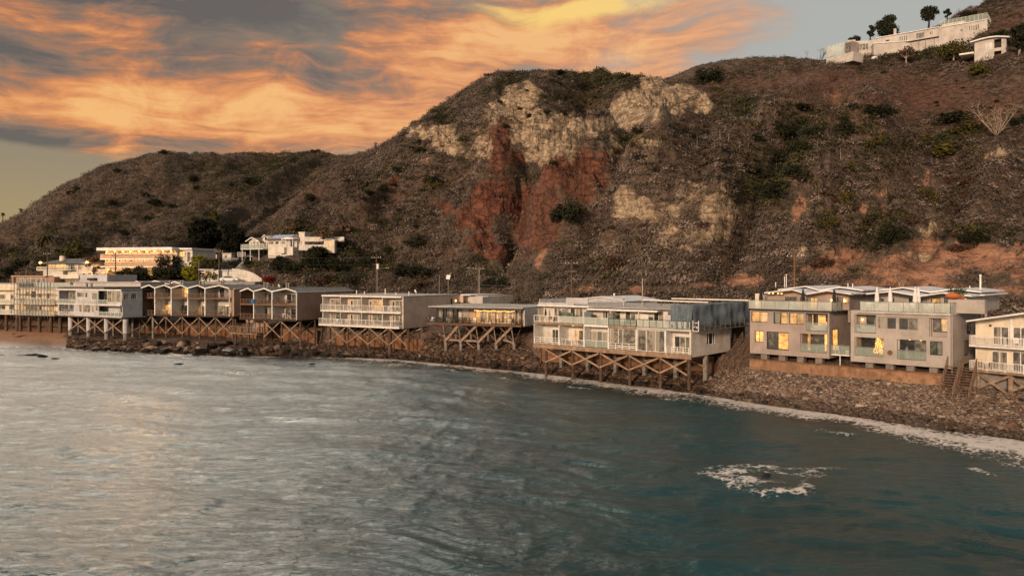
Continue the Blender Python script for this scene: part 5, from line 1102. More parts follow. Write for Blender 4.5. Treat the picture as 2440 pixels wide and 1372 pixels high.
def dish(p, label, ang, m='white_plastic', r=.4):
    o = empty('satellite_dish', p, ang+2.6); tag(o, label, 'satellite dish', 'satellite dishes on the roofs'); MB().bar((0, 0, 0), (0, 0, .6), .05).build('mast', M['galvanised'], o)
    MB().tube([(0, -.05, .7), (0, -.10, .72), (0, -.18, .75)], [.06, r*.7, r], 14, cap=False).build('reflector', M[m], o); MB().bar((0, -.1, .6), (0, -.5, .85), .03).build('feed_arm', M['galvanised'], o)
balcony_block()

# ================================================================== brown gabled townhouses
def gabled(name, label, a, b, z0, px_units, zoom, n, ze_px, side_px, lits, D=17, leftshow=False, end_wall=None, roofx=None, ypk=.62):
    s = Site(name, label, 'townhouses', a, b, z0, 'gabled brown townhouse blocks'); L = s.L; rec = 3.0
    ub = [s.uz(*zoom(x, 500), 0)[0] for x in px_units]; zf2 = s.uz(*zoom(px_units[0], ze_px[1]))[1]; ze = s.uz(*zoom(px_units[0], ze_px[0]))[1]
    uE = L if end_wall is None else end_wall
    s.part('wall', MB().box(ub[0], min(ub[-1], uE-.26), rec+.1, D, 0, ze), 'light_stucco'); s.part('side_wall', MB().box(uE-.25, uE, .0 if ub[-1] >= uE-.4 else 0, D, -.1, ze-.05).box(ub[-1], uE-.25, .4, D, 0, ze-.05) if ub[-1] < uE-.3 else MB().wall(0, D, -.1, ze-.05, 0, .25).swap(uE), 'tan_brown_stucco')
    s.part('floor_beam', MB().box(ub[0]-.3, uE, -.25, .1, -.30, -.0).box(ub[0], uE-.02, .1, D, -.32, -.03), 'dark_soffit')
    roofp = []; fas = []
    for k, (x0, x1) in enumerate(zip(ub, ub[1:])):
        w = x1-x0; xm = x0+w*.60; roofp += [(x0, ze), (xm, ze+ypk)]
    roofp.append((ub[-1], ze)); s.part('roof', MB().plate(roofp, -.35, D+.3, .14), 'grey_roof')
    if uE > ub[-1]+.3: s.part('roof', MB().box(ub[-1]+.02, uE+.3, -.2, D+.3, ze-.12, ze), 'grey_roof')
    mb = MB().plate([(x, z+.05) for x, z in roofp], -.42, -.352, .24); s.part('fascia', mb, 'white_paint')
    if uE > ub[-1]+.3 or True: s.part('eave_board', MB().box(uE+.31 if uE > ub[-1]+.3 else uE+.02, uE+.40 if uE > ub[-1]+.3 else uE+.10, -.3, D+.3, ze-.24, ze+.02), 'white_paint')
    for k, x in enumerate(ub):
        s.part('party_wall', MB().box(x-.11 if k else x, x+.11 if k < len(ub)-1 else x+.02, -.28, rec+.1 if k < len(ub)-1 else -.003, -.02, ze-.12), 'white_paint' if k else 'brown_wood')
    for k, (x0, x1) in enumerate(zip(ub, ub[1:])):
        w = x1-x0; xm = x0+w*.60
        s.part('gable_infill', MB().prism([(x0+.11, ze-.1), (x1-.11, ze-.1), (xm, ze+ypk-.16)], rec-.6, rec-.5), 'brown_wood' if k % 2 else 'light_stucco')
        for fl, z in ((0, 0), (1, zf2)):
            lit = lits.get((k, fl)); g = lit or (['dark_glass', 'grey_glass'] if (k+fl) % 2 else ['grey_glass', 'dark_glass'])
            qa, qb = px_units[k], px_units[k+1]; xa = s.uz(*zoom(qa+(qb-qa)*(.5+.06*((k+fl) % 2)), 500), rec)[0]; xb = s.uz(*zoom(qb-10, 500), rec)[0]
            s.window(xa, xb, z+.03, z+2.15, v=rec+.02, cols=2, g=g, fr='white_paint', name='glass_door', mull=[.5])
            if lit: s.part('ceiling_lamp', MB().box(x0+w*.6, x0+w*.75, 1.6, 1.9, z+2.15, z+2.2), 'soft_glow')
            if fl: s.part('balcony_deck', MB().box(x0+.11, x1-.11, -.35, rec, z-.2, z-.01), 'rail_wood')
            s.rail(x0+.16, x1-.16, -.30 if fl else -.2, z, 1.0, 'bars', 'rail_wood', .95, bar=.17 if k % 2 else .24)
    return s, ub, ze, zf2
def brown_rows():
    s, ub, ze, zf2 = gabled('gabled_townhouses', 'row of five gabled units with white fins over a long cross braced trestle', (338, 174.5), (557.6, 167.5), 6.3, (100, 270, 477, 686, 903, 1212), Z2, 5, (345, 470), None,
                    {(1, 0): ['warm_glass', 'lit_glass'], (2, 1): ['dim_lit_glass', 'lit_glass'], (3, 0): ['dim_lit_glass', 'curtained_glass'], (4, 0): ['curtained_glass', 'dark_glass']}, D=16)
    L = s.L; us = [s.uz(*Z2(x, 850), .2)[0] for x in (70, 230, 403, 612, 827, 1035, 1250)]; zlo = s.uz(*Z2(220, 915), .2)[1]
    trestle(s, us, .2, -.3, .2, 'pile_wood', zlo=zlo)
    for u in us[1:]: s.pile(u-.5, 6.0, -.3, .2, 'pile_wood')
    s.part('floor_girder', MB().box(0, L, 5.8, 6.1, -.7, -.33), 'pile_wood')
    for i, (x, f, k, w) in enumerate(((220, 1, 'potted_plant', 'plant on the leftmost upper balcony of the five gable row'), (380, 0, 'chair|white', 'pale chair on the lit lower balcony of the five gable row'), (600, 0, 'potted_plant', 'mass of plants on the middle lower balcony of the five gable row'), (560, 1, 'table', 'table on the middle upper balcony of the five gable row'), (1180, 1, 'chair|white', 'pale chair on the rightmost upper balcony of the five gable row'), (760, 0, 'chair|brown', 'chair on the fourth lower balcony of the five gable row'), (1110, 0, 'table', 'table before the white curtain of the five gable row'))):
        furnish(s, k, w, s.uz(*Z2(x, 600), .8)[0], .8, zf2 if f else 0, i, 'things on the gabled row balconies', 1.2)
    for i, (x, w) in enumerate(((450, 'first grey flue from the left on the gabled roofs'), (590, 'second grey flue from the left on the gabled roofs'), (620, 'third grey flue from the left on the gabled roofs, touching the second'), (830, 'fourth grey flue from the left on the gabled roofs'), (880, 'fifth grey flue from the left on the gabled roofs'), (1100, 'sixth grey flue from the left on the gabled roofs'), (1125, 'seventh grey flue from the left on the gabled roofs'))):
        roof_pipe(s, s.uz(*Z2(x, 300), 5)[0], 5, ze+.2, 1.2, .2, w, 'pipe_metal', 'chimney_flue', 'flue')
    s, ub, ze, zf2 = gabled('gabled_townhouses', 'smaller row of three gabled units with white fins beside a tan brown side wall', (567, 162.3), (708.4, 155.5), 6.2, (1350, 1520, 1752, 2062), Z2, 3, (386, 550), None, {(0, 1): ['dim_lit_glass', 'curtained_glass']}, D=18)
    L = s.L; us = [s.uz(*Z2(x, 850), .2)[0] for x in (1262, 1430, 1645, 1865, 2100)]; zlo = s.uz(*Z2(1630, 970), .2)[1]
    for u in us[:2]: s.pile(u, .6, -.3, .2, 'pile_wood')
    trestle(s, us[2:], .2, -.3, .2, 'pile_wood', zlo=zlo); s.pile(L+.3, 5, -.3, .2, 'pile_wood'); s.pile(L-.4, 10, -.3, .2, 'pile_wood'); s.brace((L-.2, .6, -.4), (L-.2, 5, -3.2), m='pile_wood'); s.brace((L-.2, .6, -3.2), (L-.2, 5, -.4), m='pile_wood')
    for x, z in ((2243, 557), (2290, 557)):
        v, zz = s.vz(*Z2(x, z), L); s.part('wall_vent', MB().box(v-.12, v+.12, -.05, -.002, zz-.1, zz+.1).swap(L), 'dark_metal')
    for i, (x, f, k, w) in enumerate(((1590, 1, 'chair|brown', 'red brown chair on the middle upper balcony of the three gable row'), (1890, 0, 'chair|white', 'white plastic chair on the right lower balcony of the three gable row, left one'), (1960, 0, 'chair|white', 'white plastic chair on the right lower balcony of the three gable row, right one'), (1340, 0, 'table', 'table on the left lower balcony of the three gable row'), (1820, 1, 'potted_plant', 'plant on the right upper balcony of the three gable row'))):
        furnish(s, k, w, s.uz(*Z2(x, 600), .8)[0], .8, zf2 if f else 0, i, 'things on the gabled row balconies', 1.2)
    o = empty('beach_towel', s.world(s.uz(*Z2(1492, 540), -.45)[0], -.42, zf2), s.ang); tag(o, 'bright blue towel hanging over the left upper balcony rail of the three gable row', 'towel'); mb = MB()
    for k in range(8): mb.box(-.4+k*.1, -.31+k*.1, -.03+.02*(k % 2), .0+.02*(k % 2), .1, 1.05)
    mb.build('towel_cloth', M['blue_cloth'], o)
    for i, (x, w) in enumerate(((1645, 'first grey flue on the three gable roof'), (1685, 'second grey flue on the three gable roof'), (1925, 'third grey flue on the three gable roof'), (1953, 'fourth and rightmost grey flue on the three gable roof'))): roof_pipe(s, s.uz(*Z2(x, 330), 5)[0], 5, ze+.2, 1.3, .19, w, 'pipe_metal', 'chimney_flue', 'flue')
    for x, y, w, m in ((755, 275, 'round red dish on the roof between the flues of the five gable row', 'terracotta'), (1575, 300, 'reddish dish left of the flues of the three gable row', 'terracotta'), (1745, 290, 'reddish dish right of the first flues of the three gable row', 'terracotta'), (1820, 295, 'white dish between the two flue pairs of the three gable row', 'white_plastic')): dish(s.world(s.uz(*Z2(x, y), 9)[0], 9, ze+.15), w, s.ang, m, .45)
    # small lower deck below the junction
    d = Site('lower_deck', 'small pale slatted deck hanging below the junction of the gabled rows', 'deck', (547, 163.5), (614, 160.5), 6.2); zz = d.uz(*Z2(1205, 915))[1]
    d.part('deck', MB().box(0, d.L, 0, 3.2, zz-.2, zz), 'pale_timber'); d.rail(.05, d.L*.38, .05, zz, 1.45, 'bars', 'pale_timber', 1.0, bar=.22); d.rail(d.L*.42, d.L-.05, -.05, zz-.15, 1.45, 'bars', 'pale_timber', .8, bar=.22, ends=('r',), vend=3)
    d.part('back_wall', MB().box(d.L*.2, d.L, 3.2, 3.3, zz, -.35), 'tan_brown_stucco'); d.window(d.L*.25, d.L*.55, zz+.05, zz+2.0, v=3.15, cols=2, g='grey_glass', name='glass_door')
    for u in (.3, d.L*.5, d.L-.3): d.pile(u, 2.9, zz-.2, .12, 'pile_wood')
    # gabled house rear left
    g = Site('rear_house', 'dark roofed gabled house with white verge boards behind the white pier house', 'house', (300, 200), (440, 196), 8.0); pr = [g.uz(*Z2(x, y)) for x, y in ((-60, 300), (40, 262), (160, 300), (268, 255), (440, 300), (515, 266), (640, 300))]
    g.part('wall', MB().prism([(pr[0][0], 0), (pr[-1][0], 0)]+[(x, z-.15) for x, z in reversed(pr)], 0, 10), 'tan_brown_stucco'); g.part('roof', MB().plate(pr, -.3, 10.4, .14), 'grey_roof'); g.part('verge_board', MB().plate([(x, z+.05) for x, z in pr], -.38, -.302, .28), 'white_paint'); g.window(pr[3][0]-1, pr[3][0]+1, pr[2][1]-1.6, pr[2][1]-.6, v=-.04, cols=3, g='dark_glass')
brown_rows()

# ================================================================== white pier house and its left neighbours
def pier_house():
    s = Site('pier_house', 'white two storey house on four thick grey columns with crossed timbers', 'house', (137.5, 179.6), (290, 168.4), 5.9); L = s.L; U = lambda x, y=700, v=0.0: s.uz(*Z1(x, y), v)[0]
    zf2 = s.uz(*Z1(555, 735))[1]; zr = s.uz(*Z1(555, 602))[1]; D = 14; vb = 2.2
    holes2 = [(U(568), U(728), zf2+.15, zr-.25), (U(945), U(1030), zf2+.15, zr-.2), (U(950, 800), U(1178, 800), .35, zf2-.35), (U(568, 800), U(708, 800), .15, zf2-.3)]
    s.part('wall', MB().wall(0, L, 0, zr, 0, .2, holes2).box(0, .2, .2, D, 0, zr).box(.2, L-.2, vb+.1, vb+.3, 0, zr).box(L-.2, L, .2, 5.0, 0, zr), 'grey_white_stucco')
    s.part('floor', MB().box(.2, L-.2, .2, D, 0, .15).box(.2, L-.2, .2, vb+.1, zf2-.15, zf2+.14), 'white_stucco')
    s.part('roof', MB().box(-.2, L+.05, -.1, D, zr, zr+.18).box(-.2, L*.7, .5, D, zr+.18, zr+.55), 'grey_roof'); s.part('fascia', MB().box(-.2, L+.05, -.22, -.1, zr-.12, zr+.14), 'white_paint')
    s.part('underfloor', MB().box(0, L, -.05, D, -.3, -.003), 'dark_soffit')
    def W(x0, y0, x1, y1, v=0.0, **k): return s.wpx(Z1(x0, y0), Z1(x1, y1), 0, v, **k)
    W(740, 628, 815, 680, -.03, cols=1, g='grey_glass', fr='white_paint'); W(822, 630, 842, 682, -.03, cols=1, g='dark_glass', fr='white_paint'); W(885, 632, 938, 705, -.03, cols=1, g='dark_glass', fr='white_paint', name='door')
    W(762, 750, 788, 822, -.03, cols=1, g='curtained_glass', fr='white_paint'); W(797, 750, 872, 826, -.03, cols=1, g='curtained_glass', fr='white_paint'); W(880, 755, 905, 824, -.03, cols=1, g='curtained_glass', fr='white_paint'); W(922, 752, 948, 810, -.03, cols=1, g='dark_glass', fr='white_paint')
    for x in (1035, 1080, 1120): W(x, 615, x+40, 728, -.03, cols=1, g='curtained_glass', fr='cream_stucco')
    W(572, 630, 640, 715, vb, cols=2, g='curtained_glass', fr='white_paint', name='glass_door'); W(680, 632, 730, 722, vb, cols=1, g='curtained_glass', name='glass_door'); W(568, 745, 640, 800, .5, cols=1, g='green_glass', fr='white_paint'); W(642, 745, 708, 800, .5, cols=2, g='dark_glass', fr='white_paint')
    W(1072, 758, 1138, 830, vb, cols=2, g=['dark_glass', 'grey_glass'], name='glass_door'); W(955, 620, 1025, 705, vb*.5, cols=1, g='green_glass')
    s.rail(U(560), U(728), -.25, zf2, .95, 'glass', 'white_paint', 1.2); s.rail(U(740), U(935), -.35, zf2, .95, 'hrail', 'white_paint', .75); s.rail(U(945), U(1030), -.05, zf2+.1, .9, 'glass', 'white_paint', 2); s.part('balcony_deck', MB().box(U(555), U(1170), -.4, -.22 if False else -.002, zf2-.18, zf2), 'white_paint')
    s.rail(U(568, 820), U(708, 820), .05, .2, .8, 'hrail', 'white_paint', 1.0); s.rail(U(950, 820), U(1178, 820), .05, .36, .8, 'glass', 'white_paint', 1.4)
    for xa, xb in ((1180, 1238), (1255, 1315)):
        va, za = s.vz(*Z1(xa, 640), L); v1, zb = s.vz(*Z1(xb, 700), L)
        if v1 < 14: s.window(va, v1, zb+.0, za, v=-.03, cols=1, rows=1, g='grey_glass', fr='white_paint', side=True)
    us = [s.uz(*Z1(x, 950), .6)[0] for x in (682, 856, 1028, 1208)]; zw = s.uz(*Z1(680, 995), .6)[1]; zlo = s.uz(*Z1(700, 1000), .6)[1]
    for u in us: s.pile(u, .6, -.3, .5, 'pile_concrete'); s.part('column_sleeve', MB().tube([(u, .6, zw), (u, .6, -.32)], .56, 14), 'grey_white_stucco')
    for a, b in zip(us, us[1:]): s.brace((a+.3, .1, -.4), (b-.2, .1, zlo), .12, .26); s.brace((a+.2, -.05, zlo), (b-.3, -.05, -.4), .12, .26)
    s.brace((us[3]+.3, .6, zlo), (us[3]+3.4, 3, -1.4), .1, .2, 'pile_wood'); s.brace((us[0]-.9, 3, -.4), (us[0]-.9, 3, -6), .3, .3, 'pile_concrete')
    for u in (us[0]+1.5, us[1]+1.5, us[2]+2, us[3]+2.5): s.pile(u, 5.5, -.3, .25, 'pile_concrete')
    for x, h, w in ((835, .9, 'first dark flue on the white pier house roof'), (880, .8, 'second dark flue on the white pier house roof')): roof_pipe(s, s.uz(*Z1(x, 570), 3)[0], 3, zr+.55, h, .25, w, 'pipe_metal', 'chimney_flue', 'flue')
    furnish(s, 'table', 'dark table on the open lower balcony of the white pier house', U(1020, 800, 1.0), 1.0, .16); furnish(s, 'potted_plant', 'plant at the right corner of the lower balcony of the white pier house', U(1150, 820, .8), .8, .16); furnish(s, 'potted_plant', 'plant at the left of the lower balcony of the white pier house', U(975, 830, .8), .8, .16)
pier_house()
def left_blocks():
    s = Site('scaffolded_house', 'cream stucco house wrapped in scaffolding left of the white pier house', 'house', (45, 186.5), (139, 181), 5.9); L = s.L; U = lambda x, y=700, v=0.0: s.uz(*Z1(x, y), v)[0]; D = 13
    zf2 = s.uz(*Z1(300, 735))[1]; zr = s.uz(*Z1(300, 590))[1]
    s.part('wall', MB().box(0, L, 0, D, 0, zr), 'cream_stucco'); s.part('roof', MB().box(-.1, L+.1, -.15, D, zr+.003, zr+.18), 'pale_roof'); s.part('floor_band', MB().box(0, L, -.9, -.003, zf2-.25, zf2).box(0, L, -.9, -.003, -.3, -.02), 'cream_stucco')
    for x0, y0, x1, y1, g in ((258, 625, 285, 660, 'curtained_glass'), (303, 622, 345, 680, 'dark_glass'), (378, 640, 398, 680, 'grey_glass'), (455, 640, 475, 690, 'dark_glass'), (190, 690, 240, 725, 'dark_glass'), (380, 765, 402, 805, 'dark_glass'), (475, 765, 520, 840, 'warm_glass'), (250, 765, 360, 850, 'curtained_glass'), (185, 745, 235, 800, 'warm_glass')): s.wpx(Z1(x0, y0), Z1(x1, y1), 0, -.03, cols=1 if x1-x0 < 60 else 2, g=g)
    s.rail(.2, L-.2, -.85, zf2, .9, 'glass', 'white_paint', 1.6, gm='pale_rail_glass'); s.rail(.2, L-.2, -.85, 0, .9, 'glass', 'white_paint', 1.6, gm='pale_rail_glass')
    for x in (197, 283, 380, 490, 580): s.pile(s.uz(*Z1(x, 920), .8)[0], .8, -.3, .40, 'pile_wood')
    s.part('terrace_parapet', MB().box(U(330, 560, 3), L, 3, 3.1, zr+.18, zr+1.3), 'pale_rail_glass')
    t = empty('scaffold', s.world(0, -1.9, -.3), s.ang); tag(t, 'dense tube scaffolding over the front of the cream house', 'scaffold'); h = zr+1.6
    n = 14
    for j, y in enumerate((0, .8)):
        for k in range(n): MB().bar((k*L/(n-1), y, -.6), (k*L/(n-1), y, h if k % 3 else h+.5), .07).build('standard', M['galvanised'], t)
        for i in range(7): MB().bar((-.2, y, .1+i*(h-.2)/6), (L+.2, y, .1+i*(h-.2)/6), .06).build('ledger', M['galvanised'], t)
    for i in (0, 2, 4): MB().box(-.1, L+.1, .1, .7, .12+i*(h-.2)/6, .18+i*(h-.2)/6).build('platform', M['pale_timber'], t)
    for a, b in ((0, 3), (6, 9), (10, 13)): MB().bar((a*L/13, -.08, 0), (b*L/13, -.08, h), .06).build('diagonal', M['galvanised'], t)
    c = Site('balcony_house', 'cream house with green glass balconies at the left edge of the beach row', 'house', (-150, 196), (46, 186.3), 5.9); L = c.L; zf2 = c.uz(*Z1(20, 735))[1]; zr = c.uz(*Z1(20, 610))[1]; zt = c.uz(*Z1(20, 553))[1]
    c.part('wall', MB().box(0, L-.02, 1.6, 13, 0, zt-.02).box(L-1.6, L-.02, .0, 1.6, 0, zr), 'cream_stucco'); c.part('floor_slab', MB().box(0, L-.04, -.1, 1.59, -.25, 0).box(0, L-1.62, 0, 1.59, zf2-.3, zf2).box(0, L-.04, -.15, 1.59, zr+.003, zt), 'cream_stucco')
    c.part('roof', MB().box(-.1, L, -.2, 13.1, zt+.003, zt+.12), 'pale_roof')
    c.rail(0, L-1.7, .05, zf2, 1.0, 'glass', 'white_paint', 1.8, gm='pale_rail_glass'); c.rail(0, L-.1, -.05, 0, 1.0, 'glass', 'white_paint', 1.8, gm='pale_rail_glass')
    for k in range(5): a = L-3.6-k*4; c.window(a-1.4, a+.9, zf2+.05, zf2+2.1, v=1.55, cols=2, g=['grey_glass', 'curtained_glass'], fr='white_paint', name='glass_door'); c.window(a-1.8, a+.9, .05, 2.1, v=1.55, cols=2, g=['green_glass', 'dark_glass'], fr='white_paint', name='glass_door')
    for k in range(6): c.pile(L-1.5-k*3.6, .6, -.25, .36, 'pile_wood')
    r = Site('rear_block', 'tan flat roofed block rising behind the left cream houses', 'house', (28, 206), (124, 201), 8.0); L = r.L; zt = r.uz(*Z1(120, 472))[1]; zb = r.uz(*Z1(120, 555))[1]
    r.part('wall', MB().box(0, L, .6, 10, 0, zt-.25).box(0, .6, 0, .6, 0, zt-.25), 'tan_brown_stucco'); r.part('roof', MB().box(-.1, L*.85, -.2, 10, zt-.25, zt), 'warm_wall')
    for a, b in ((.1, .27), (.3, .55), (.58, .8)): r.window(L*a, L*b, zb-.5, zt-.5, v=.55, cols=2 if b > .5 else 1, g=['curtained_glass'], fr='white_paint')
    q = Site('rear_block', 'white flat roofed block with a blank bluish right half behind the white pier house', 'house', (124.5, 204), (253, 198), 8.0); L = q.L; zt = q.uz(*Z1(505, 467))[1]; zb = q.uz(*Z1(505, 555))[1]
    q.part('wall', MB().box(0, L*.5, 1.2, 10, 0, zt-.02).box(L*.5, L, .3, 10, 0, zt-.05), 'grey_white_stucco'); q.part('roof', MB().box(0, L*.5, 0, 1.2, zt-.55, zt-.25).box(0, L, .25, 10, zt-.003, zt+.1), 'white_roof'); q.part('parapet', MB().box(0, L*.5-.02, -.05, .02, zt-.9, zt+.02), 'cream_stucco')
    q.window(L*.15, L*.48, zb-.2, zt-1.1, v=1.15, cols=3, g='curtained_glass', fr='white_paint'); q.part('roof_unit', MB().box(L*.68, L*.82, -.5, .28, zt-1.3, zt-.7), 'dark_metal')
    for i, (x, w) in enumerate(((250, 'thin mast on the tan block at far left'), (757, 'short white mast at the middle of the white rear block'))):
        roof_pipe(q if i else r, (q if i else r).uz(*Z1(x, 470), 2)[0], 2, zt, 1.4, .05, w)
    f = Site('flat_roof_link', 'long low pale roofed building behind the white pier house and the gables', 'building', (175, 192), (335, 186), 7.6); zt = f.uz(*Z1(760, 530), 2)[1]; f.part('wall', MB().box(0, f.L, 0, 8, 0, zt-.2), 'light_stucco'); f.part('roof', MB().box(-.1, f.L+.1, -.2, 8, zt-.2, zt), 'pale_roof')
left_blocks()
# ------------------------------------------------------------------ vegetation
def leaf_mat(name, c1, c2, rough=.9):
    m = bpy.data.materials.new(name); m.use_nodes = True; nt = m.node_tree; b = nt.nodes['Principled BSDF']
    tc = nt.nodes.new('ShaderNodeTexCoord'); n = noise(nt, tc.outputs['Object'], 1.3, 3, .6)
    nt.links.new(mixc(nt, n.sstep(.35, .65), c1, c2), b.inputs['Base Color']); b.inputs['Roughness'].default_value = rough; b.inputs['Specular IOR Level'].default_value = .12
    M[name] = m
leaf_mat('dark_leaf', lin(48, 50, 32), lin(28, 30, 21)); leaf_mat('conifer_leaf', lin(34, 36, 26), lin(20, 22, 17)); leaf_mat('olive_leaf', lin(92, 84, 42), lin(50, 50, 28)); leaf_mat('lime_leaf', lin(140, 130, 30), lin(78, 84, 26)); leaf_mat('brown_leaf', lin(98, 74, 60), lin(62, 48, 40))
leaf_mat('eucalyptus_leaf', lin(58, 62, 44), lin(30, 34, 26)); leaf_mat('red_flower', lin(130, 24, 22), lin(60, 40, 28)); leaf_mat('palm_leaf', lin(80, 72, 40), lin(44, 40, 26)); leaf_mat('dry_leaf', lin(120, 96, 76), lin(80, 62, 50))
leaf_mat('bark', lin(70, 56, 46), lin(44, 36, 30)); leaf_mat('pale_bark', lin(176, 158, 138), lin(120, 104, 90))
def scatter_cover(name, Q, n, smin, smax, label, seed, green, nl=36, reach=1.06, pxlim=(-120, 2620)):
    rg = np.random.default_rng(seed); nr, nc = Q['X'].shape
    ok = np.where((Q['px'] >= pxlim[0]) & (Q['px'] <= pxlim[1]))[0]; rmax = np.searchsorted(Q['T'][:, 0], reach)
    r = rg.random(n)*(rmax-2)+.5; c = ok[0]+rg.random(n)*(len(ok)-2)
    ri, ci = r.astype(int), c.astype(int); fr, fc = r-ri, c-ci
    G = lambda K: (Q[K][ri, ci]*(1-fr)*(1-fc)+Q[K][ri+1, ci]*fr*(1-fc)+Q[K][ri, ci+1]*(1-fr)*fc+Q[K][ri+1, ci+1]*fr*fc)
    X, Y, Z, PY, PX = (G(k) for k in ('X', 'Y', 'Z', 'PY', 'PX')); rel = G('REL'); TN = np.stack([G('NX'), G('NY'), G('NZ')], -1)
    rock = Q['rock'][ri, ci]; dry = Q['dry'][ri, ci]
    pn = fbm(X/9, Y/9, 3, seed+1)
    keep = rg.random(n) < np.clip(1.05 - 2.9*np.clip(rock-.16, 0, 1) - .80*np.clip(dry, 0, 1) + .55*pn - .25*np.clip(rel, 0, 1), .03, 1)
    for (fx, fy, rx, ry) in FLAT: keep &= ~((np.abs(PX-fx) < rx*.75) & (np.abs(PY-fy) < ry*.5))
    X, Y, Z, PX, PY, rock, dry, pn, rel, TN = (a[keep] for a in (X, Y, Z, PX, PY, rock, dry, pn, rel, TN)); n = len(X)
    g = ell(green, PX, PY); rnd = rg.random(n); pg = fbm(X/14+7, Y/14, 3, seed+2)
    isg = rnd < np.clip(.05 + 1.25*g + .7*(pg-.22) - .45*np.clip(rel-.1, -1, .6), .02, .92)*(1-.7*np.clip(dry, 0, 1))  # greener in hollows: real growth, also deepening the gullies like shade
    size = (smin + (smax-smin)*rg.random(n)**2.2)*np.where(isg, 1.25, 1.0)*(1-.45*np.clip(dry, 0, 1))
    pal = np.array([lin(98, 87, 80), lin(80, 69, 63), lin(66, 57, 52), lin(116, 102, 92), lin(80, 72, 59)])
    col = pal[rg.integers(0, 5, n)]*(.84+.32*rg.random(n))[:, None]*(1+.35*pn+.22*np.clip(rel, -1, 1))[:, None]  # ridges paler, hollows darker: drier growth plus gully shade put into the tint
    gp_ = np.array([lin(52, 52, 34), lin(66, 62, 34), lin(42, 44, 30)]); col = np.where(isg[:, None], gp_[rg.integers(0, 3, n)]*(.7+.6*rg.random(n))[:, None], col)
    th = rg.random((n, nl))*2*np.pi; el = np.arcsin(rg.random((n, nl))**.8); rad = size[:, None]*(.35+.3*rg.random((n, nl)))
    cx = X[:, None]+rad*np.cos(th)*np.cos(el)*1.15; cy = Y[:, None]+rad*np.sin(th)*np.cos(el)*1.15; cz = Z[:, None]+rad*np.sin(el)*.85-.08*size[:, None]
    C = np.stack([cx, cy, cz], -1); nm = .75*np.stack([np.cos(th)*np.cos(el), np.sin(th)*np.cos(el), np.sin(el)], -1) + 1.25*TN[:, None, :] + .55*rg.normal(size=(n, nl, 3)); nm /= np.linalg.norm(nm, axis=-1, keepdims=True)
    a = np.cross(nm, rg.normal(size=(n, nl, 3))); a /= np.linalg.norm(a, axis=-1, keepdims=True)+1e-6; b = np.cross(nm, a)
    s = (size[:, None, None]*(.055+.075*rg.random((n, nl, 1))))
    V = np.stack([C-a*s-b*s*.5, C+a*s-b*s*.4, C+b*s*.9], 2).reshape(-1, 3); Fq = np.arange(len(V)).reshape(-1, 3)
    me = bpy.data.meshes.new(name); me.vertices.add(len(V)); me.vertices.foreach_set('co', V.astype(np.float32).ravel()); me.loops.add(len(V)); me.loops.foreach_set('vertex_index', np.arange(len(V), dtype=np.int32))
    me.polygons.add(len(Fq)); me.polygons.foreach_set('loop_start', np.arange(0, len(V), 3, dtype=np.int32)); me.update(calc_edges=False)
    at_ = me.attributes.new('tint', 'FLOAT_COLOR', 'POINT'); cc = np.ones((len(V), 4), np.float32); cc[:, :3] = np.repeat(col*1.0, nl*3, axis=0); at_.data.foreach_set('color', cc.ravel())
    if 'scrub_leaf' not in M:
        m = bpy.data.materials.new('scrub_leaf'); m.use_nodes = True; nt = m.node_tree; bs = nt.nodes['Principled BSDF']; A = nt.nodes.new('ShaderNodeAttribute'); A.attribute_name = 'tint'
        nt.links.new(A.outputs['Color'], bs.inputs['Base Color']); bs.inputs['Roughness'].default_value = .95; bs.inputs['Specular IOR Level'].default_value = .08; M['scrub_leaf'] = m
    me.materials.append(M['scrub_leaf']); o = bpy.data.objects.new(name, me); COL.objects.link(o); tag(o, label, 'scrub', None, 'stuff')
GREEN_M = [(1880, 300, 90, 60, 0, 1), (1860, 400, 60, 90, 20, 1), (1780, 460, 90, 30, 0, .9), (2050, 270, 60, 24, 0, 1), (2250, 320, 100, 44, 0, 1), (2320, 290, 90, 40, 0, .9), (2120, 350, 60, 30, 0, .9), (2010, 300, 60, 30, 0, .8), (1440, 180, 110, 30, 0, .9), (1340, 230, 140, 40, 0, .6),
           (1200, 200, 90, 24, -20, .7), (1500, 340, 80, 30, 0, .7), (1080, 300, 60, 60, 0, .7), (1350, 510, 40, 40, 0, .9), (2130, 570, 70, 30, 0, 1), (2340, 560, 90, 24, 0, 1), (980, 420, 90, 30, -20, .5), (1440, 640, 50, 40, 0, .7), (740, 630, 200, 34, 0, .9), (960, 640, 80, 30, 0, .8), (1170, 640, 80, 30, 0, .6), (2400, 40, 60, 30, 0, .8), (2200, 130, 200, 24, -10, .8), (700, 560, 100, 20, 0, .7), (1740, 220, 40, 50, 0, .8), (2110, 545, 50, 60, 30, .8), (1960, 530, 20, 40, 0, .8), (860, 540, 60, 40, 0, .5)]
GREEN_L = [(640, 430, 110, 60, -20, .7), (560, 400, 160, 24, 0, .5), (500, 560, 90, 40, 0, 1), (180, 590, 50, 20, 0, .9), (400, 430, 200, 18, 10, .5), (100, 560, 60, 30, 0, .7), (300, 620, 400, 20, 0, .8), (20, 600, 60, 20, 0, .6), (250, 520, 60, 24, 30, .5)]
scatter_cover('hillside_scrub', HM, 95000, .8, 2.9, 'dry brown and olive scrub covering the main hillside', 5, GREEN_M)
scatter_cover('hillside_scrub', HL, 52000, 1.4, 3.4, 'dark dry scrub covering the long left hill', 6, GREEN_L, nl=22, pxlim=(-160, 1080))
scatter_cover('hillside_scrub', HH, 5000, 1.4, 3.2, 'scrub on the rounded hilltop behind the saddle', 7, [(1750, 150, 200, 30, 0, .5)], pxlim=(1500, 2050))

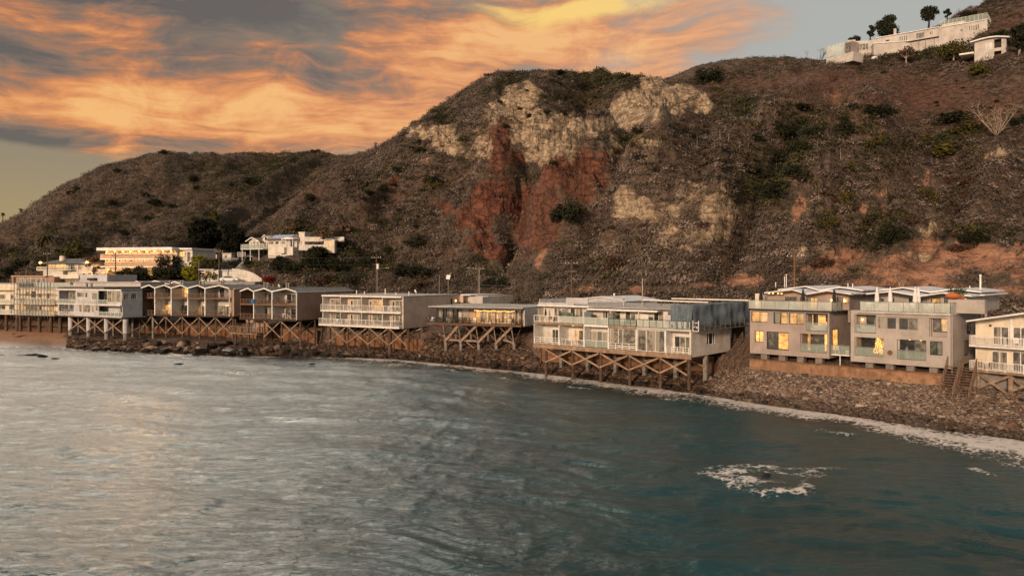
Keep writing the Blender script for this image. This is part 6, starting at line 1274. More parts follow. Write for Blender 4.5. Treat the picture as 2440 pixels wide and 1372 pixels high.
def crown_mesh(name, blobs, nleaf, ls, m, seed, parent=None, flat=1.0):
    """leaves spread through the volume of several ellipsoids (centre, radii)"""
    rg = np.random.default_rng(seed); w = np.array([b[1][0]*b[1][1]*b[1][2] for b in blobs])**.75; k = rg.choice(len(blobs), nleaf, p=w/w.sum())
    C = np.array([b[0] for b in blobs])[k]; Rr = np.array([b[1] for b in blobs])[k]; d = rg.normal(size=(nleaf, 3)); d /= np.linalg.norm(d, axis=1, keepdims=True)
    P = C+d*Rr*(rg.random((nleaf, 1))**.42); a = rg.normal(size=(nleaf, 3)); a /= np.linalg.norm(a, axis=1, keepdims=True); b = np.cross(a, rg.normal(size=(nleaf, 3))); b /= np.linalg.norm(b, axis=1, keepdims=True)
    s = ls*(.6+.8*rg.random((nleaf, 1))); V = np.stack([P-a*s-b*s*.5, P+a*s-b*s*.4, P+a*s*.7+b*s*.6, P-a*s*.6+b*s*.7], 1).reshape(-1, 3)
    return np_mesh(name, V, np.arange(len(V)).reshape(-1, 4), M[m], parent)
# bushes one can tell apart
BUSH = {}
def bush(label, p, w, h=None, m='dark_leaf', group=None, name='bush', cat='bush', seed=None):
    h = h or w*.62; key = (m, (seed if seed is not None else random.randrange(4)) % 4)
    if key not in BUSH:
        rr = random.Random(key[1]*7+3); bl = [((rr.uniform(-.32, .32), rr.uniform(-.32, .32), rr.uniform(.22, .62)), (rr.uniform(.16, .32),)*2+(rr.uniform(.16, .34),)) for _ in range(9)]
        BUSH[key] = crown_mesh(name, bl, 900, .042, m, key[1]+50); o = BUSH[key]
    else:
        o = BUSH[key].copy(); COL.objects.link(o)
    o.location = p - Vector((0, 0, .12*h)); o.scale = (w, w*.9, h*1.15); o.rotation_euler = (0, 0, random.uniform(0, 6.28)); tag(o, label, cat, group); return o
def bpx(label, px, py, wpx, hpx=None, m='dark_leaf', group=None, name='bush'):
    p = hit(px, py)
    if p is None: return None
    k = p.y/F; return bush(label, p, wpx*k, (hpx or wpx*.6)*k, m, group, name)
B = [('dark bush high on the saddle left of the tan rock outcrop', 1490, 190, 34, 16, 'dark_leaf'), ('rounded dark bush on the crest at the left of the peak', 1165, 186, 30, 14, 'dark_leaf'), ('dark bush on the summit ridge, middle of the peak', 1330, 178, 36, 12, 'dark_leaf'),
     ('large dark green bush at the right foot of the red gorge', 1352, 528, 84, 56, 'dark_leaf'), ('dark green bush above the red gorge wall', 1318, 398, 22, 22, 'dark_leaf'), ('small dark bush on top of the left red pinnacle', 1205, 306, 24, 16, 'dark_leaf'), ('round green bush on the lower slope left of the red gorge', 992, 588, 52, 34, 'dark_leaf'),
     ('dark bush below the left cream cliff', 1030, 440, 44, 30, 'dark_leaf'), ('round olive bush left of the gorge, halfway up', 1035, 452, 36, 26, 'olive_leaf'), ('dark bush in the notch right of the tan outcrop', 1688, 200, 66, 46, 'dark_leaf'), ('dark bush just below the tan outcrop', 1520, 320, 34, 20, 'dark_leaf'),
     ('dark bush left of the bright scarred slope', 1525, 385, 36, 22, 'dark_leaf'), ('broad yellow green bush on the upper right slope', 2245, 378, 120, 66, 'olive_leaf'), ('olive bush just above the broad yellow green one', 2310, 318, 90, 44, 'olive_leaf'), ('dark bush left of the bare white shrub', 2290, 290, 110, 40, 'dark_leaf'),
     ('dark bush in the middle of the bare brown slope', 2093, 278, 76, 30, 'dark_leaf'), ('dark bush left of the one on the bare brown slope', 1905, 262, 70, 26, 'dark_leaf'), ('large dark bush at the head of the right gully', 2010, 322, 72, 48, 'dark_leaf'), ('dark bush in the right gully, first below its head', 1870, 330, 70, 50, 'dark_leaf'),
     ('dark bush in the right gully, second below its head', 1860, 395, 84, 60, 'dark_leaf'), ('dark bush at the foot of the right gully', 1890, 430, 66, 54, 'dark_leaf'), ('dark bush where the right gully narrows', 1830, 470, 76, 46, 'dark_leaf'), ('olive bush on the small spur right of the gully', 2080, 348, 52, 24, 'olive_leaf'), ('olive green bush on the slope below the gully head', 2020, 405, 44, 30, 'olive_leaf'),
     ('olive brown bush on the spur above the orange scar', 2010, 478, 50, 36, 'olive_leaf'), ('upright olive bush on the right spur', 1975, 540, 36, 44, 'olive_leaf'), ('dark wedge of bush above the orange cliff at right', 2120, 582, 84, 50, 'dark_leaf'), ('dark bush above the orange cliff near the right edge', 2320, 585, 70, 44, 'dark_leaf'), ('brown bush overhanging the orange cliff', 2290, 600, 60, 24, 'brown_leaf'),
     ('brown bush at the foot of the long spur above the road', 1470, 640, 66, 34, 'brown_leaf'), ('dark brown bush above the road right of the timber pole', 1960, 640, 60, 34, 'brown_leaf'), ('dark bush near the right edge below the villa', 2425, 300, 40, 30, 'dark_leaf'), ('olive bush at the lower right slope', 2205, 480, 56, 40, 'olive_leaf'),
     ('dark bush on the spur above the yellow tree', 740, 480, 34, 22, 'dark_leaf'), ('dark green bush right of the solar roofed house', 745, 640, 60, 36, 'dark_leaf'), ('broad dark bush below the solar roofed house', 700, 655, 60, 44, 'dark_leaf'), ('dark bush by the pole with the white box', 885, 640, 56, 50, 'dark_leaf'), ('reddish brown bush by the foot of the slope', 935, 630, 46, 28, 'brown_leaf'),
     ('green bush just above the reddish brown one', 935, 605, 44, 20, 'dark_leaf'), ('low dark bush above the beige apartments', 980, 660, 90, 34, 'dark_leaf'), ('brown mound of bush above the gabled roofs', 780, 675, 70, 30, 'brown_leaf'), ('brown bush right of the mound above the gabled roofs', 1000, 685, 60, 24, 'brown_leaf'), ('dark bush behind the roof of the string light house', 1180, 690, 60, 36, 'dark_leaf'),
     ('dark bush on the left hill shoulder', 390, 366, 26, 10, 'dark_leaf'), ('bush alone on the skyline of the left hill', 752, 364, 26, 10, 'dark_leaf'), ('dark patch of bush on the slope of the left hill', 600, 440, 60, 26, 'dark_leaf'), ('dark bush low on the left hill above the hotel', 300, 560, 50, 20, 'dark_leaf'), ('wide green bush behind the small house with the round chimney', 178, 612, 76, 44, 'olive_leaf'),
     ('dark bush between the small house and the hotel', 222, 640, 46, 34, 'brown_leaf'), ('dark bush under the left end of the hotel', 300, 655, 50, 20, 'dark_leaf'), ('dark bush under the middle of the hotel', 330, 658, 44, 24, 'dark_leaf'), ('dark bush at the far left behind the cream houses', 20, 655, 60, 26, 'dark_leaf'), ('dark bush left of the round chimney house', 60, 640, 60, 26, 'dark_leaf')]
for lab, x, y, w, h, m in B: bpx(lab, x, y, w, h, m)
rz = random.Random(21)
ORD = 'leftmost second third fourth fifth sixth seventh eighth ninth tenth eleventh twelfth thirteenth'.split()
def ordinal(k, n):
    return ORD[k] if k < len(ORD) else {1: 'rightmost', 2: 'last but one', 3: 'last but two'}.get(n-k, f'{k+1}th')
for lab, cx, cy, rx, ry, n, w0, w1, m in (('dark bush from the left under the peak', 1340, 240, 150, 40, 12, 14, 30, 'dark_leaf'), ('dark bush from the left in the right gully thicket', 1860, 350, 90, 80, 14, 24, 50, 'dark_leaf'), ('small dark bush from the left on the bare brown slope', 2150, 220, 230, 50, 12, 8, 18, 'dark_leaf'),
      ('dark bush from the left on the left flank of the main hill', 930, 430, 110, 90, 14, 16, 34, 'dark_leaf'), ('brown bush from the left on the lower right slope', 2180, 500, 220, 70, 16, 20, 44, 'brown_leaf'), ('dark bush from the left on the long left hill', 400, 470, 240, 70, 14, 16, 34, 'dark_leaf'), ('brown bush from the left between gorge and bright scars', 1560, 430, 130, 130, 14, 18, 36, 'brown_leaf'), ('dark bush from the left, right of the solar roofed house', 830, 620, 80, 30, 12, 26, 46, 'dark_leaf')):
    for k, bx in enumerate(sorted(cx+rz.uniform(-1, 1)*rx for _ in range(n))): bpx(ordinal(k, n)+' '+lab.replace(' ', ' ', 1), bx, cy+rz.uniform(-1, 1)*ry, rz.uniform(w0, w1), None, m, lab.replace('bush', 'bushes', 1))

def limb(mb, a, b, r0, r1, rr, bend=.12, n=5):
    a, b = Vector(a), Vector(b); L = (b-a).length; off = Vector((rr.uniform(-1, 1), rr.uniform(-1, 1), rr.uniform(-.3, .5)))*L*bend
    pts = [a+(b-a)*t+off*math.sin(math.pi*t) for t in [i/(n-1) for i in range(n)]]; mb.tube(pts, [r0+(r1-r0)*i/(n-1) for i in range(n)], 6); return pts
def tree(name, label, p, h, w, m='dark_leaf', bark='bark', seed=1, trunk=.35, nleaf=2600, ls=.28, nb=12, cat='tree', group=None, conic=False, lean=0.0):
    r = empty(name, p - Vector((0, 0, .4))); tag(r, label, cat, group); rr = random.Random(seed); mb = MB(); top = Vector((lean*w, 0, h*trunk+.4))
    limb(mb, (0, 0, 0), top, h*.035+.08, h*.02+.05, rr, .06, 6); bl = []
    for k in range(nb):
        a = rr.uniform(0, 6.28); f = rr.random(); z = h*(trunk+(1-trunk)*(.12+.74*f)); q = w*.5*((1-f)*.8+.05 if conic else (.30+.40*rr.random())*math.sqrt(max(.05, 1-(2*f-.9)**2)))
        c = Vector((lean*w+q*math.cos(a), q*math.sin(a), z)); s = w*(.17+.09*rr.random())*(1.25-.8*f if conic else 1); bl.append((tuple(c), (s, s, s*.72))); limb(mb, top*(.75+.2*rr.random()), c, h*.015+.04, .03, rr)
    mb.build('trunk', M[bark], r, True); crown_mesh('crown', bl, nleaf, ls, m, seed, r); return r
def tpx(name, label, px, py, hpx, wpx, **k):
    p = hit(px, py) or at(px, 250, H-(py-HZ)*250/F); q = p.y/F; return tree(name, label, p, hpx*q, wpx*q, **k)
tpx('conifer_tree', 'tall dark conifer standing right of the lit hotel', 487, 612, 100, 84, m='conifer_leaf', seed=4, trunk=.04, nleaf=9000, ls=.42, nb=26, conic=False, cat='conifer')
tpx('broadleaf_tree', 'dark tree right behind the tall conifer', 550, 612, 80, 76, m='conifer_leaf', seed=5, trunk=.08, nleaf=5600, ls=.34, nb=16)
tpx('broadleaf_tree', 'dark low tree right of the hotel conifer group', 584, 608, 46, 46, m='conifer_leaf', seed=6, trunk=.15, nleaf=2000, ls=.3)
tpx('broadleaf_tree', 'yellowish tree top rising behind the tall conifer', 510, 540, 42, 26, m='olive_leaf', seed=7, trunk=.2, nleaf=1500, ls=.32)
tpx('broadleaf_tree', 'dark spreading tree in front of the right end of the hotel', 402, 668, 66, 84, seed=8, trunk=.04, nleaf=4600, ls=.28, nb=22)
tpx('broadleaf_tree', 'dark tree between the hotel and the yellow green clump', 424, 672, 50, 60, m='brown_leaf', seed=28, trunk=.04, nleaf=2600, ls=.28, nb=16)
tpx('broadleaf_tree', 'low dark tree below the middle of the hotel', 335, 668, 34, 66, seed=29, trunk=.04, nleaf=2400, ls=.28, nb=14)
tpx('broadleaf_tree', 'dark tree left of the hotel beside the orange garden lamp', 226, 652, 46, 44, m='brown_leaf', seed=30, trunk=.05, nleaf=2200, ls=.28, nb=14)
tpx('broadleaf_tree', 'dark tree on the bank below the solar roofed house, left', 668, 648, 40, 60, seed=44, trunk=.04, nleaf=2600, ls=.28, nb=14)
tpx('broadleaf_tree', 'dark tree on the bank below the solar roofed house, right', 760, 630, 44, 70, seed=45, trunk=.04, nleaf=3000, ls=.28, nb=16)
for k, (x, w, h, lab) in enumerate(((442, 40, 56, 'bright yellow green round tree at the left of the clipped clump'), (470, 44, 58, 'yellow green round tree in the middle of the clipped clump'), (498, 40, 54, 'darker green round tree at the right of the clipped clump'))):
    tpx('broadleaf_tree', lab, x, 674, h+8, w+34, m='lime_leaf' if k < 2 else 'olive_leaf', seed=10+k, trunk=.02, nleaf=4600, ls=.26, nb=24)
tpx('broadleaf_tree', 'flat dark tree in front of the solar roofed house', 622, 612, 22, 54, seed=14, trunk=.3, nleaf=1500, ls=.24)
tpx('broadleaf_tree', 'small dark tree left of the solar roofed house', 592, 640, 30, 30, seed=15, trunk=.2, nleaf=1200, ls=.26)
tpx('cactus_clump', 'pale cactus clump behind the solar roofed house chimney', 700, 555, 24, 26, m='dry_leaf', bark='pale_bark', seed=16, trunk=.4, nleaf=500, ls=.2, cat='cactus')
tpx('broadleaf_tree', 'sparse bare brown tree behind the small lit hut', 772, 582, 48, 44, m='dry_leaf', seed=17, trunk=.3, nleaf=700, ls=.24)
tpx('broadleaf_tree', 'sparse grey tree above the walled garden', 820, 560, 34, 36, m='dry_leaf', seed=18, trunk=.3, nleaf=600, ls=.24)
# palms
def palm(label, p, h, cr, seed=1, m='palm_leaf'):
    r = empty('palm_tree', p); tag(r, label, 'palm'); rr = random.Random(seed); mb = MB(); limb(mb, (0, 0, -1), (0, 0, h), .26, .17, rr, .03); mb.build('trunk', M['bark'], r, True); V, Fc = [], []
    for k in range(26):
        a = k*2.4; e = rr.uniform(-.5, 1.1); prev = None
        for j in range(6):
            t = j/5; q = cr*t; c = Vector((math.cos(a)*q*math.cos(e*.6), math.sin(a)*q*math.cos(e*.6), h+q*math.sin(e)-cr*.9*t*t)); s = Vector((-math.sin(a), math.cos(a), 0))*cr*.15*(1-abs(t-.4)*1.2+.05); V += [tuple(c-s-Vector((0,0,.25*s.length))), tuple(c), tuple(c+s-Vector((0,0,.25*s.length)))]
            if j: b = len(V)-6; Fc += [(b, b+1, b+4, b+3), (b+1, b+2, b+5, b+4)]
    mesh_obj('crown', V, Fc, M[m], r)
def ppx(label, px, pytop, pybase, cr, seed, d=None):
    p = at(px, d, H-(pybase-HZ)*d/F) if d else hit(px, pybase); q = p.y/F; palm(label, p, (pybase-pytop)*q, cr*q, seed)
ppx('tall thin palm at the left edge, leftmost of the three skyline palms', 7, 508, 560, 6, 1, 430); ppx('lowest palm of the three on the left skyline', 29, 519, 560, 8, 2, 430); ppx('palm highest on the left skyline', 50, 498, 540, 6, 3, 430)
ppx('dark tall palm rising behind the small house with the round chimney', 108, 562, 650, 22, 4)
# trees round the hilltop villa
def crest(px, py, d=None):
    p = hit(px, py)
    return p or at(px, 252, H-(py-HZ)*252/F)
def cpx(name, label, px, py, hpx, wpx, d=248, **k):
    p = at(px, d, H-(py-HZ)*d/F); q = d/F; return tree(name, label, p, hpx*q, wpx*q, **k)
cpx('eucalyptus_tree', 'big dense dark tree behind the hilltop villa chimney', 2118, 100, 64, 66, m='eucalyptus_leaf', seed=31, trunk=.22, nleaf=5200, ls=.24, nb=22)
cpx('eucalyptus_tree', 'thin tree left of the big one behind the villa', 2074, 96, 40, 24, m='eucalyptus_leaf', seed=32, trunk=.3, nleaf=800, ls=.24, nb=8)
cpx('broadleaf_tree', 'low dark shrub tree on the left roof of the villa', 2036, 104, 22, 32, m='eucalyptus_leaf', seed=33, trunk=.2, nleaf=900, ls=.22)
cpx('eucalyptus_tree', 'open two crowned tree on the skyline above the villa', 2212, 76, 62, 48, d=240, m='eucalyptus_leaf', seed=34, trunk=.48, nleaf=2400, ls=.24, nb=9, lean=.05)
cpx('eucalyptus_tree', 'slender sparse tree right of the two crowned one', 2257, 56, 38, 18, d=238, m='eucalyptus_leaf', seed=35, trunk=.45, nleaf=420, ls=.24, nb=6)
cpx('broadleaf_tree', 'round dark bushy tree over the right wing of the villa', 2309, 56, 36, 44, d=232, m='dark_leaf', seed=36, trunk=.12, nleaf=2600, ls=.24)
cpx('broadleaf_tree', 'dark bushy tree at the top right corner of the hill', 2425, 26, 34, 50, d=285, m='dark_leaf', seed=37, trunk=.12, nleaf=2000, ls=.24)
cpx('broadleaf_tree', 'flat crowned tree with pale twisted branches before the villa', 2272, 142, 40, 96, d=203, m='olive_leaf', bark='pale_bark', seed=38, trunk=.42, nleaf=1500, ls=.24, nb=16)
cpx('broadleaf_tree', 'tree with two pale bare trunks below the villa', 2160, 162, 52, 56, d=215, m='brown_leaf', bark='pale_bark', seed=39, trunk=.55, nleaf=420, ls=.22, nb=8)
cpx('broadleaf_tree', 'big dark tree at the right edge beside the round roofed house', 2428, 140, 78, 90, d=188, m='dark_leaf', bark='pale_bark', seed=40, trunk=.42, nleaf=3400, ls=.26, nb=16, lean=.05)
cpx('broadleaf_tree', 'dark tree filling the gap behind the round roofed house', 2385, 128, 60, 80, d=214, m='dark_leaf', seed=41, trunk=.15, nleaf=4200, ls=.28, nb=16)
cpx('broadleaf_tree', 'olive brown tree below the round roofed house', 2335, 200, 50, 72, d=190, m='olive_leaf', seed=42, trunk=.1, nleaf=2600, ls=.26)
# bare trees
def bare(label, px, py, hpx, seed, spread=.5, stems=5, m='pale_bark', d=None, r0=.09):
    p = (hit(px, py) if not d else None) or at(px, d or 250, H-(py-HZ)*(d or 250)/F); h = hpx*p.y/F; r = empty('bare_tree', p-Vector((0, 0, .3))); tag(r, label, 'bare tree'); rr = random.Random(seed); mb = MB(); tw = MB()
    for k in range(stems):
        a = rr.uniform(0, 6.28); e = Vector((math.cos(a)*spread, math.sin(a)*spread, 1)).normalized()*h*rr.uniform(.6, 1.0); pts = limb(mb, (0, 0, 0), e, r0, .03, rr, .08)
        for j in range(9):
            q = pts[rr.randrange(1, 5)]; dd = Vector((rr.uniform(-1, 1), rr.uniform(-1, 1), rr.uniform(.1, 1))).normalized()*h*rr.uniform(.15, .32); limb(tw, q, q+dd, .035, .012, rr, .1, 3)
            for _ in range(2): q2 = q+dd*rr.uniform(.4, .9); limb(tw, q2, q2+Vector((rr.uniform(-1, 1), rr.uniform(-1, 1), rr.uniform(-.1, 1))).normalized()*h*.12, .02, .008, rr, .1, 3)
    mb.build('trunk', M[m], r, True); tw.build('twigs', M[m], r)
bare('large fan of bare white stems at the right edge of the slope', 2375, 322, 84, 1, .75, 13, r0=.08)
bare('bare grey tree on the skyline left of the villa', 1899, 178, 52, 2, .5, 4, 'bark'); bare('pale bare tree beside the glass deck of the villa', 1958, 144, 38, 3, .45, 4, 'dry_leaf'); bare('bare tree on the bare brown crest', 1762, 178, 42, 4, .7, 5, 'bark'); bare('spreading leafless bush on the brown slope below the glass deck', 1982, 196, 38, 5, .9, 6, 'brown_leaf')
bare('thin leafless tree high in the right gully', 1802, 300, 36, 6, .4, 3); bare('twiggy tree on the skyline at the left of the main hill', 895, 348, 16, 7, .5, 4, 'bark'); bare('dead grey tree low on the lit right slope', 2150, 690, 44, 8, .5, 4); bare('dead tree on the brown slope under the orange scar', 2180, 445, 22, 9, .8, 4, 'dry_leaf')
# dead flower stalks: thin pale poles standing in the scrub
U_ = 'first second third fourth fifth sixth seventh eighth ninth tenth eleventh twelfth thirteenth fourteenth fifteenth sixteenth seventeenth eighteenth nineteenth'.split(); STX = [1660, 1716, 1734, 1820, 1846, 1773, 1738, 1948, 2010, 2003, 1850, 2112, 1951, 2122]
for k, (x, y, h) in enumerate(((1660, 350, 24), (1716, 330, 20), (1734, 342, 24), (1820, 325, 24), (1846, 250, 20), (1773, 265, 18), (1738, 268, 20), (1948, 362, 22), (2010, 352, 24), (2003, 380, 28), (1850, 400, 22), (2112, 470, 26), (1951, 480, 26), (2122, 340, 18))):
    p = hit(x, y)
    if p: q = p.y/F; mb = MB(); rr = random.Random(k); limb(mb, (0, 0, -.2), (rr.uniform(-.2, .2), 0, h*q), .06, .03, rr, .03); o = mb.build('flower_stalk', M['pale_bark']); o.location = p; tag(o, U_[sorted(STX).index(x)]+' thin pale flower stalk from the left in the right hand scrub', 'flower stalk', 'dead flower stalks in the scrub')

# ------------------------------------------------------------------ houses on the hill
def hsite(name, label, cat, pa, pb, py, skew=0.0, dd=None, probe=None):
    c = [q.y for q in (hit(pa+(pb-pa)*t, probe or py) for t in (0, .25, .5, .75, 1)) if q]; d = min(c)-.5 if c else (dd or 250); d0, d1 = d*(1+skew), d*(1-skew); s = Site(name, label, cat, (pa, d0), (pb, d1), H-(py-HZ)*d/F); return s
def hotel():
    s = hsite('hotel', 'three storey hotel with two long lit balcony bands and a flat white roof', 'hotel', 240, 412, 647, .012); L = s.L; z = lambda y: s.uz(240, y)[1]; D = 14
    s.part('wall', MB().box(0, L, 1.8, D, -1.2, z(593)), 'cream_stucco'); s.part('roof', MB().box(-.6, L+.5, -1.0, D, z(597), z(590.5)), 'white_roof')
    for k, (a, b) in enumerate(((605.5, 616), (624.5, 634.5))):
        s.part('balcony', MB().box(0 if k == 0 else L*.06, L, -.2, 0, z(b), z(a)).box(0, L, 0, 1.8, z(b), z(b)+.2), 'warm_wall'); s.part('balcony_cap', MB().box(0, L, -.3, .05, z(b)-.35, z(b)-.01), 'white_paint')
    for fl, (a, b) in enumerate(((598, 605), (617, 624), (636, 645))):
        n = 12
        for k in range(n):
            x0 = L*(k+.12)/n; g = ['lit_glass', 'warm_glass', 'dark_glass', 'warm_glass'][(k+fl*2) % 4] if fl < 2 else ['lit_glass', 'warm_glass'][k % 2]
            s.window(x0, x0+L/n*.76, z(b), z(a), v=1.7, cols=3, g=[g, 'dark_glass', g] if fl < 2 else g, fr='white_paint', fw=.12)
    for k in range(9): s.part('soffit_lamp', MB().box(L*(k+.5)/9-.15, L*(k+.5)/9+.15, .8, 1.1, z(598)-.3, z(598)-.1).box(L*(k+.5)/9-.15, L*(k+.5)/9+.15, .8, 1.1, z(635), z(635)+.2), 'lamp_glow')
    s.part('wing', MB().box(L+.02, L+4.6, 2.5, D, -.5, z(595)), 'white_stucco'); s.part('wing_roof', MB().box(L+.52, L+5.0, 1.6, D, z(596), z(592)), 'white_roof'); s.window(L+.6, L+2.2, z(612), z(600), v=2.45, cols=2, g='lit_glass'); s.window(L+3, L+3.8, z(625), z(601), v=2.45, cols=1, g='dark_glass')
    for zz_ in (598.5, 617.5, 636.5):
        ld = bpy.data.lights.new('balcony_light', 'AREA'); lo = bpy.data.objects.new('balcony_light', ld); COL.objects.link(lo); ld.shape = 'RECTANGLE'; ld.size = L*.95; ld.size_y = .8; ld.energy = 2000; ld.color = (1, .56, .20); lo.location = s.world(L/2, .35, z(zz_)-.15); lo.rotation_euler = (R(-35), 0, s.ang); lo['label'] = 'glow of the ceiling lamps of a hotel balcony row'
    f = hsite('garden_wall', 'low pale lit garden wall below the left end of the hotel', 'wall', 220, 256, 650, 0); f.part('wall_face', MB().box(0, f.L, 0, .4, -1.5, 1.1), 'cream_stucco')
hotel()
def small_house():
    s = hsite('hipped_house', 'white house with dark hipped roof, round chimney and a lamp at each end', 'house', 90, 212, 657, .01); L = s.L; z = lambda y: s.uz(90, y)[1]; U = lambda x: s.uz(x, 640)[0]; D = 10
    ze = z(627); s.part('wall', MB().box(U(102), L, 1.4, D, -3, ze), 'white_stucco'); s.part('lower_wall', MB().box(U(103), U(150), 0, 1.39, -3, z(643)-.2), 'white_stucco'); s.part('deck', MB().box(0, U(170), -.4, 1.39, z(643)-.19, z(643)), 'white_paint')
    a, b = U(96), L+.5; rz_ = z(616); V = [(a, -.2, ze), (b, -.2, ze), (b, D+.5, ze), (a, D+.5, ze), (a+3.4, D*.5, rz_), (b-5, D*.5, rz_), (a, -.2, ze-.2), (b, -.2, ze-.2), (b, D+.5, ze-.2), (a, D+.5, ze-.2)]
    mesh_obj('roof', V, [(0, 1, 5, 4), (1, 2, 5), (2, 3, 4, 5), (3, 0, 4), (6, 7, 1, 0), (7, 8, 2, 1), (8, 9, 3, 2), (9, 6, 0, 3), (9, 8, 7, 6)], M['grey_roof'], s.root)
    s.part('chimney', MB().tube([(U(129), 3, ze), (U(129), 3, z(609.5))], .75, 14), 'white_stucco'); s.rail(0, U(170), -.35, z(643), .9, 'glass', 'white_paint', 1.6)
    for x0, x1, g in ((104, 124, 'warm_glass'), (126, 149, 'lit_glass'), (154, 170, 'dark_glass'), (178, 186, 'dark_glass')): s.window(U(x0), U(x1), z(643)+.05, z(629), v=1.35, cols=3, g=g, fr='white_paint')
    s.window(U(194), U(207), z(636), z(632), v=1.35, cols=3, g='dark_glass'); s.window(U(124), U(138), -.2, z(647), v=-.05 if False else 1.35, cols=2, g='dark_glass')
    for x, w in ((95, 'orange lamp at the left end of the hipped house'), (206, 'orange lamp at the right end of the hipped house')):
        o = empty('garden_lamp', s.world(U(x), .2, z(640)), s.ang); tag(o, w, 'lamp'); MB().tube([(0, 0, 0), (0, 0, z(628)-z(640))], .07, 8).build('post', M['dark_metal'], o); MB().tube([(0, 0, z(628)-z(640)), (0, 0, z(628)-z(640)+.35), (0, 0, z(628)-z(640)+.6)], [.2, .42, .1], 10).build('lamp_globe', M['lamp_glow'], o)
        ld = bpy.data.lights.new('garden_lamp_light', 'POINT'); lo = bpy.data.objects.new('garden_lamp_light', ld); COL.objects.link(lo); ld.energy = 500; ld.color = (1, .45, .1); ld.shadow_soft_size = .4; lo.location = s.world(U(x), -.6, z(625)); lo['label'] = w.replace('lamp', 'glow of the lamp')
small_house()
def Z8(x, y): return 400+x/4.88, 480+y/4.88
def solar_house():
    s = hsite('solar_roofed_house', 'white gabled house with blue solar panels on its brown roof', 'house', 586, 712, 606, .022, 227); L = s.L; U = lambda x: s.uz(*Z8(x, 450))[0]; z = lambda y: s.uz(*Z8(1100, y))[1]; D = 9
    s.part('wall', MB().box(U(1165), U(1500), 0, D, -1.0, z(450)).prism([(U(1060), z(560)), (U(1165), z(560)), (U(1165), z(448)), (U(1090), z(392)), (U(1060), z(415))], 1.4, D), 'white_stucco')
    s.part('gable_wing', MB().prism([(U(935), z(545)), (U(1060), z(545)), (U(1060), z(452)), (U(990), z(420)), (U(935), z(455))], .3, 8), 'white_stucco')
    s.part('roof', MB().plate([(U(920), z(458)), (U(988), z(415)), (U(1075), z(460))], -.5, 8, .15), 'brown_roof'); s.part('verge_board', MB().plate([(U(918), z(456)), (U(988), z(412)), (U(1075), z(458))], -.62, -.502, .25), 'white_paint')
    xa, xb = U(1060), U(1505); ye, yr = -.6, 4.5; V = [(U(1150), ye, z(452)), (xb+.3, ye, z(446)), (U(1455), yr, z(383)), (xa+.6, yr, z(383)), (U(1150), ye, z(452)-.2), (xb+.3, ye, z(446)-.2), (xb+.3, D+.5, z(446)), (xa, D+.5, z(446)), (xa-.3, 1.2, z(420)), (U(1085), 1.2, z(384))]
    mesh_obj('roof', V, [(0, 1, 2, 3), (4, 5, 1, 0), (2, 6, 7, 3), (1, 6, 2), (3, 7, 8), (9, 0, 3)], M['brown_roof'], s.root); s.part('verge_board', MB().plate([(U(1058), z(415)), (U(1087), z(381)), (U(1155), z(450))], 1.0, 1.19, .25), 'white_paint')
    def rp(x, y): t = (z(y)-z(450))/(z(383)-z(450)); return (U(x), ye+(yr-ye)*t-.03, z(y)+.10)
    q = [rp(1165, 438), rp(1395, 440), rp(1375, 392), rp(1140, 388)]; 
    for k in range(8):
        A_, B_, C_, D_ = Vector(q[0]), Vector(q[1]), Vector(q[2]), Vector(q[3]); f0, f1 = k/8+.006, (k+1)/8-.006
        for g0, g1 in ((.01, .49), (.51, .99)):
            P = lambda f, g: (A_.lerp(B_, f)).lerp(D_.lerp(C_, f), g); mesh_obj('solar_panel', [P(f0, g0), P(f1, g0), P(f1, g1), P(f0, g1), P(f0, g0)-Vector((0, 0, .07)), P(f1, g0)-Vector((0, 0, .07)), P(f1, g1)-Vector((0, 0, .07)), P(f0, g1)-Vector((0, 0, .07))], [(0, 1, 2, 3), (7, 6, 5, 4), (4, 5, 1, 0), (5, 6, 2, 1), (6, 7, 3, 2), (7, 4, 0, 3)], M['solar_panel'], s.root)
    for x0, x1 in ((1172, 1230), (1250, 1293), (1312, 1366)): s.window(U(x0), U(x1), z(502), z(468), v=-.04, cols=1, g='dark_glass', fr='white_paint')
    for x0, x1, y0, y1, g in ((955, 975, 520, 475, 'dark_glass'), (985, 1015, 530, 460, 'curtained_glass'), (1022, 1052, 525, 465, 'curtained_glass'), (985, 1020, 455, 432, 'grey_glass')): s.window(U(x0), U(x1), z(y0), z(y1), v=.26, cols=1, g=g, fr='white_paint')
    for x0, x1 in ((1065, 1105), (1110, 1150)): s.window(U(x0), U(x1), z(525), z(465), v=1.36, cols=2, g='curtained_glass', fr='white_paint')
    s.part('deck', MB().box(U(895), U(1160), -1.6, 1.3, z(550)-.2, z(550)), 'white_paint'); s.rail(U(895), U(1160), -1.55, z(550), 1.3, 'glass', 'white_paint', .8, ends=('l',), vend=1)
    for x in (905, 1000, 1100): s.pile(U(x), -1.3, z(552), .12, 'white_paint', foot=s.z0-1.2)
    s.part('porch_roof', MB().prism([(U(1388), z(452)), (U(1530), z(452)), (U(1525), z(440)), (U(1460), z(430)), (U(1395), z(442))], -2.4, -.01), 'white_roof'); s.part('porch_floor', MB().box(U(1392), U(1525), -2.4, -.01, -1.2, z(540)), 'white_stucco')
    for x in (1395, 1440, 1480, 1522): s.part('porch_column', MB().box(U(x)-.07, U(x)+.07, -2.35, -2.2, z(540), z(452)), 'white_paint')
    s.window(U(1425), U(1475), z(538), z(470), v=-.04, cols=2, g='dark_glass', fr='white_paint', name='glass_door'); s.part('steps', MB().prism([(U(1330), z(612)), (U(1455), z(612)), (U(1455), z(545)), (U(1430), z(545))], -3.4, -2.41), 'white_stucco')
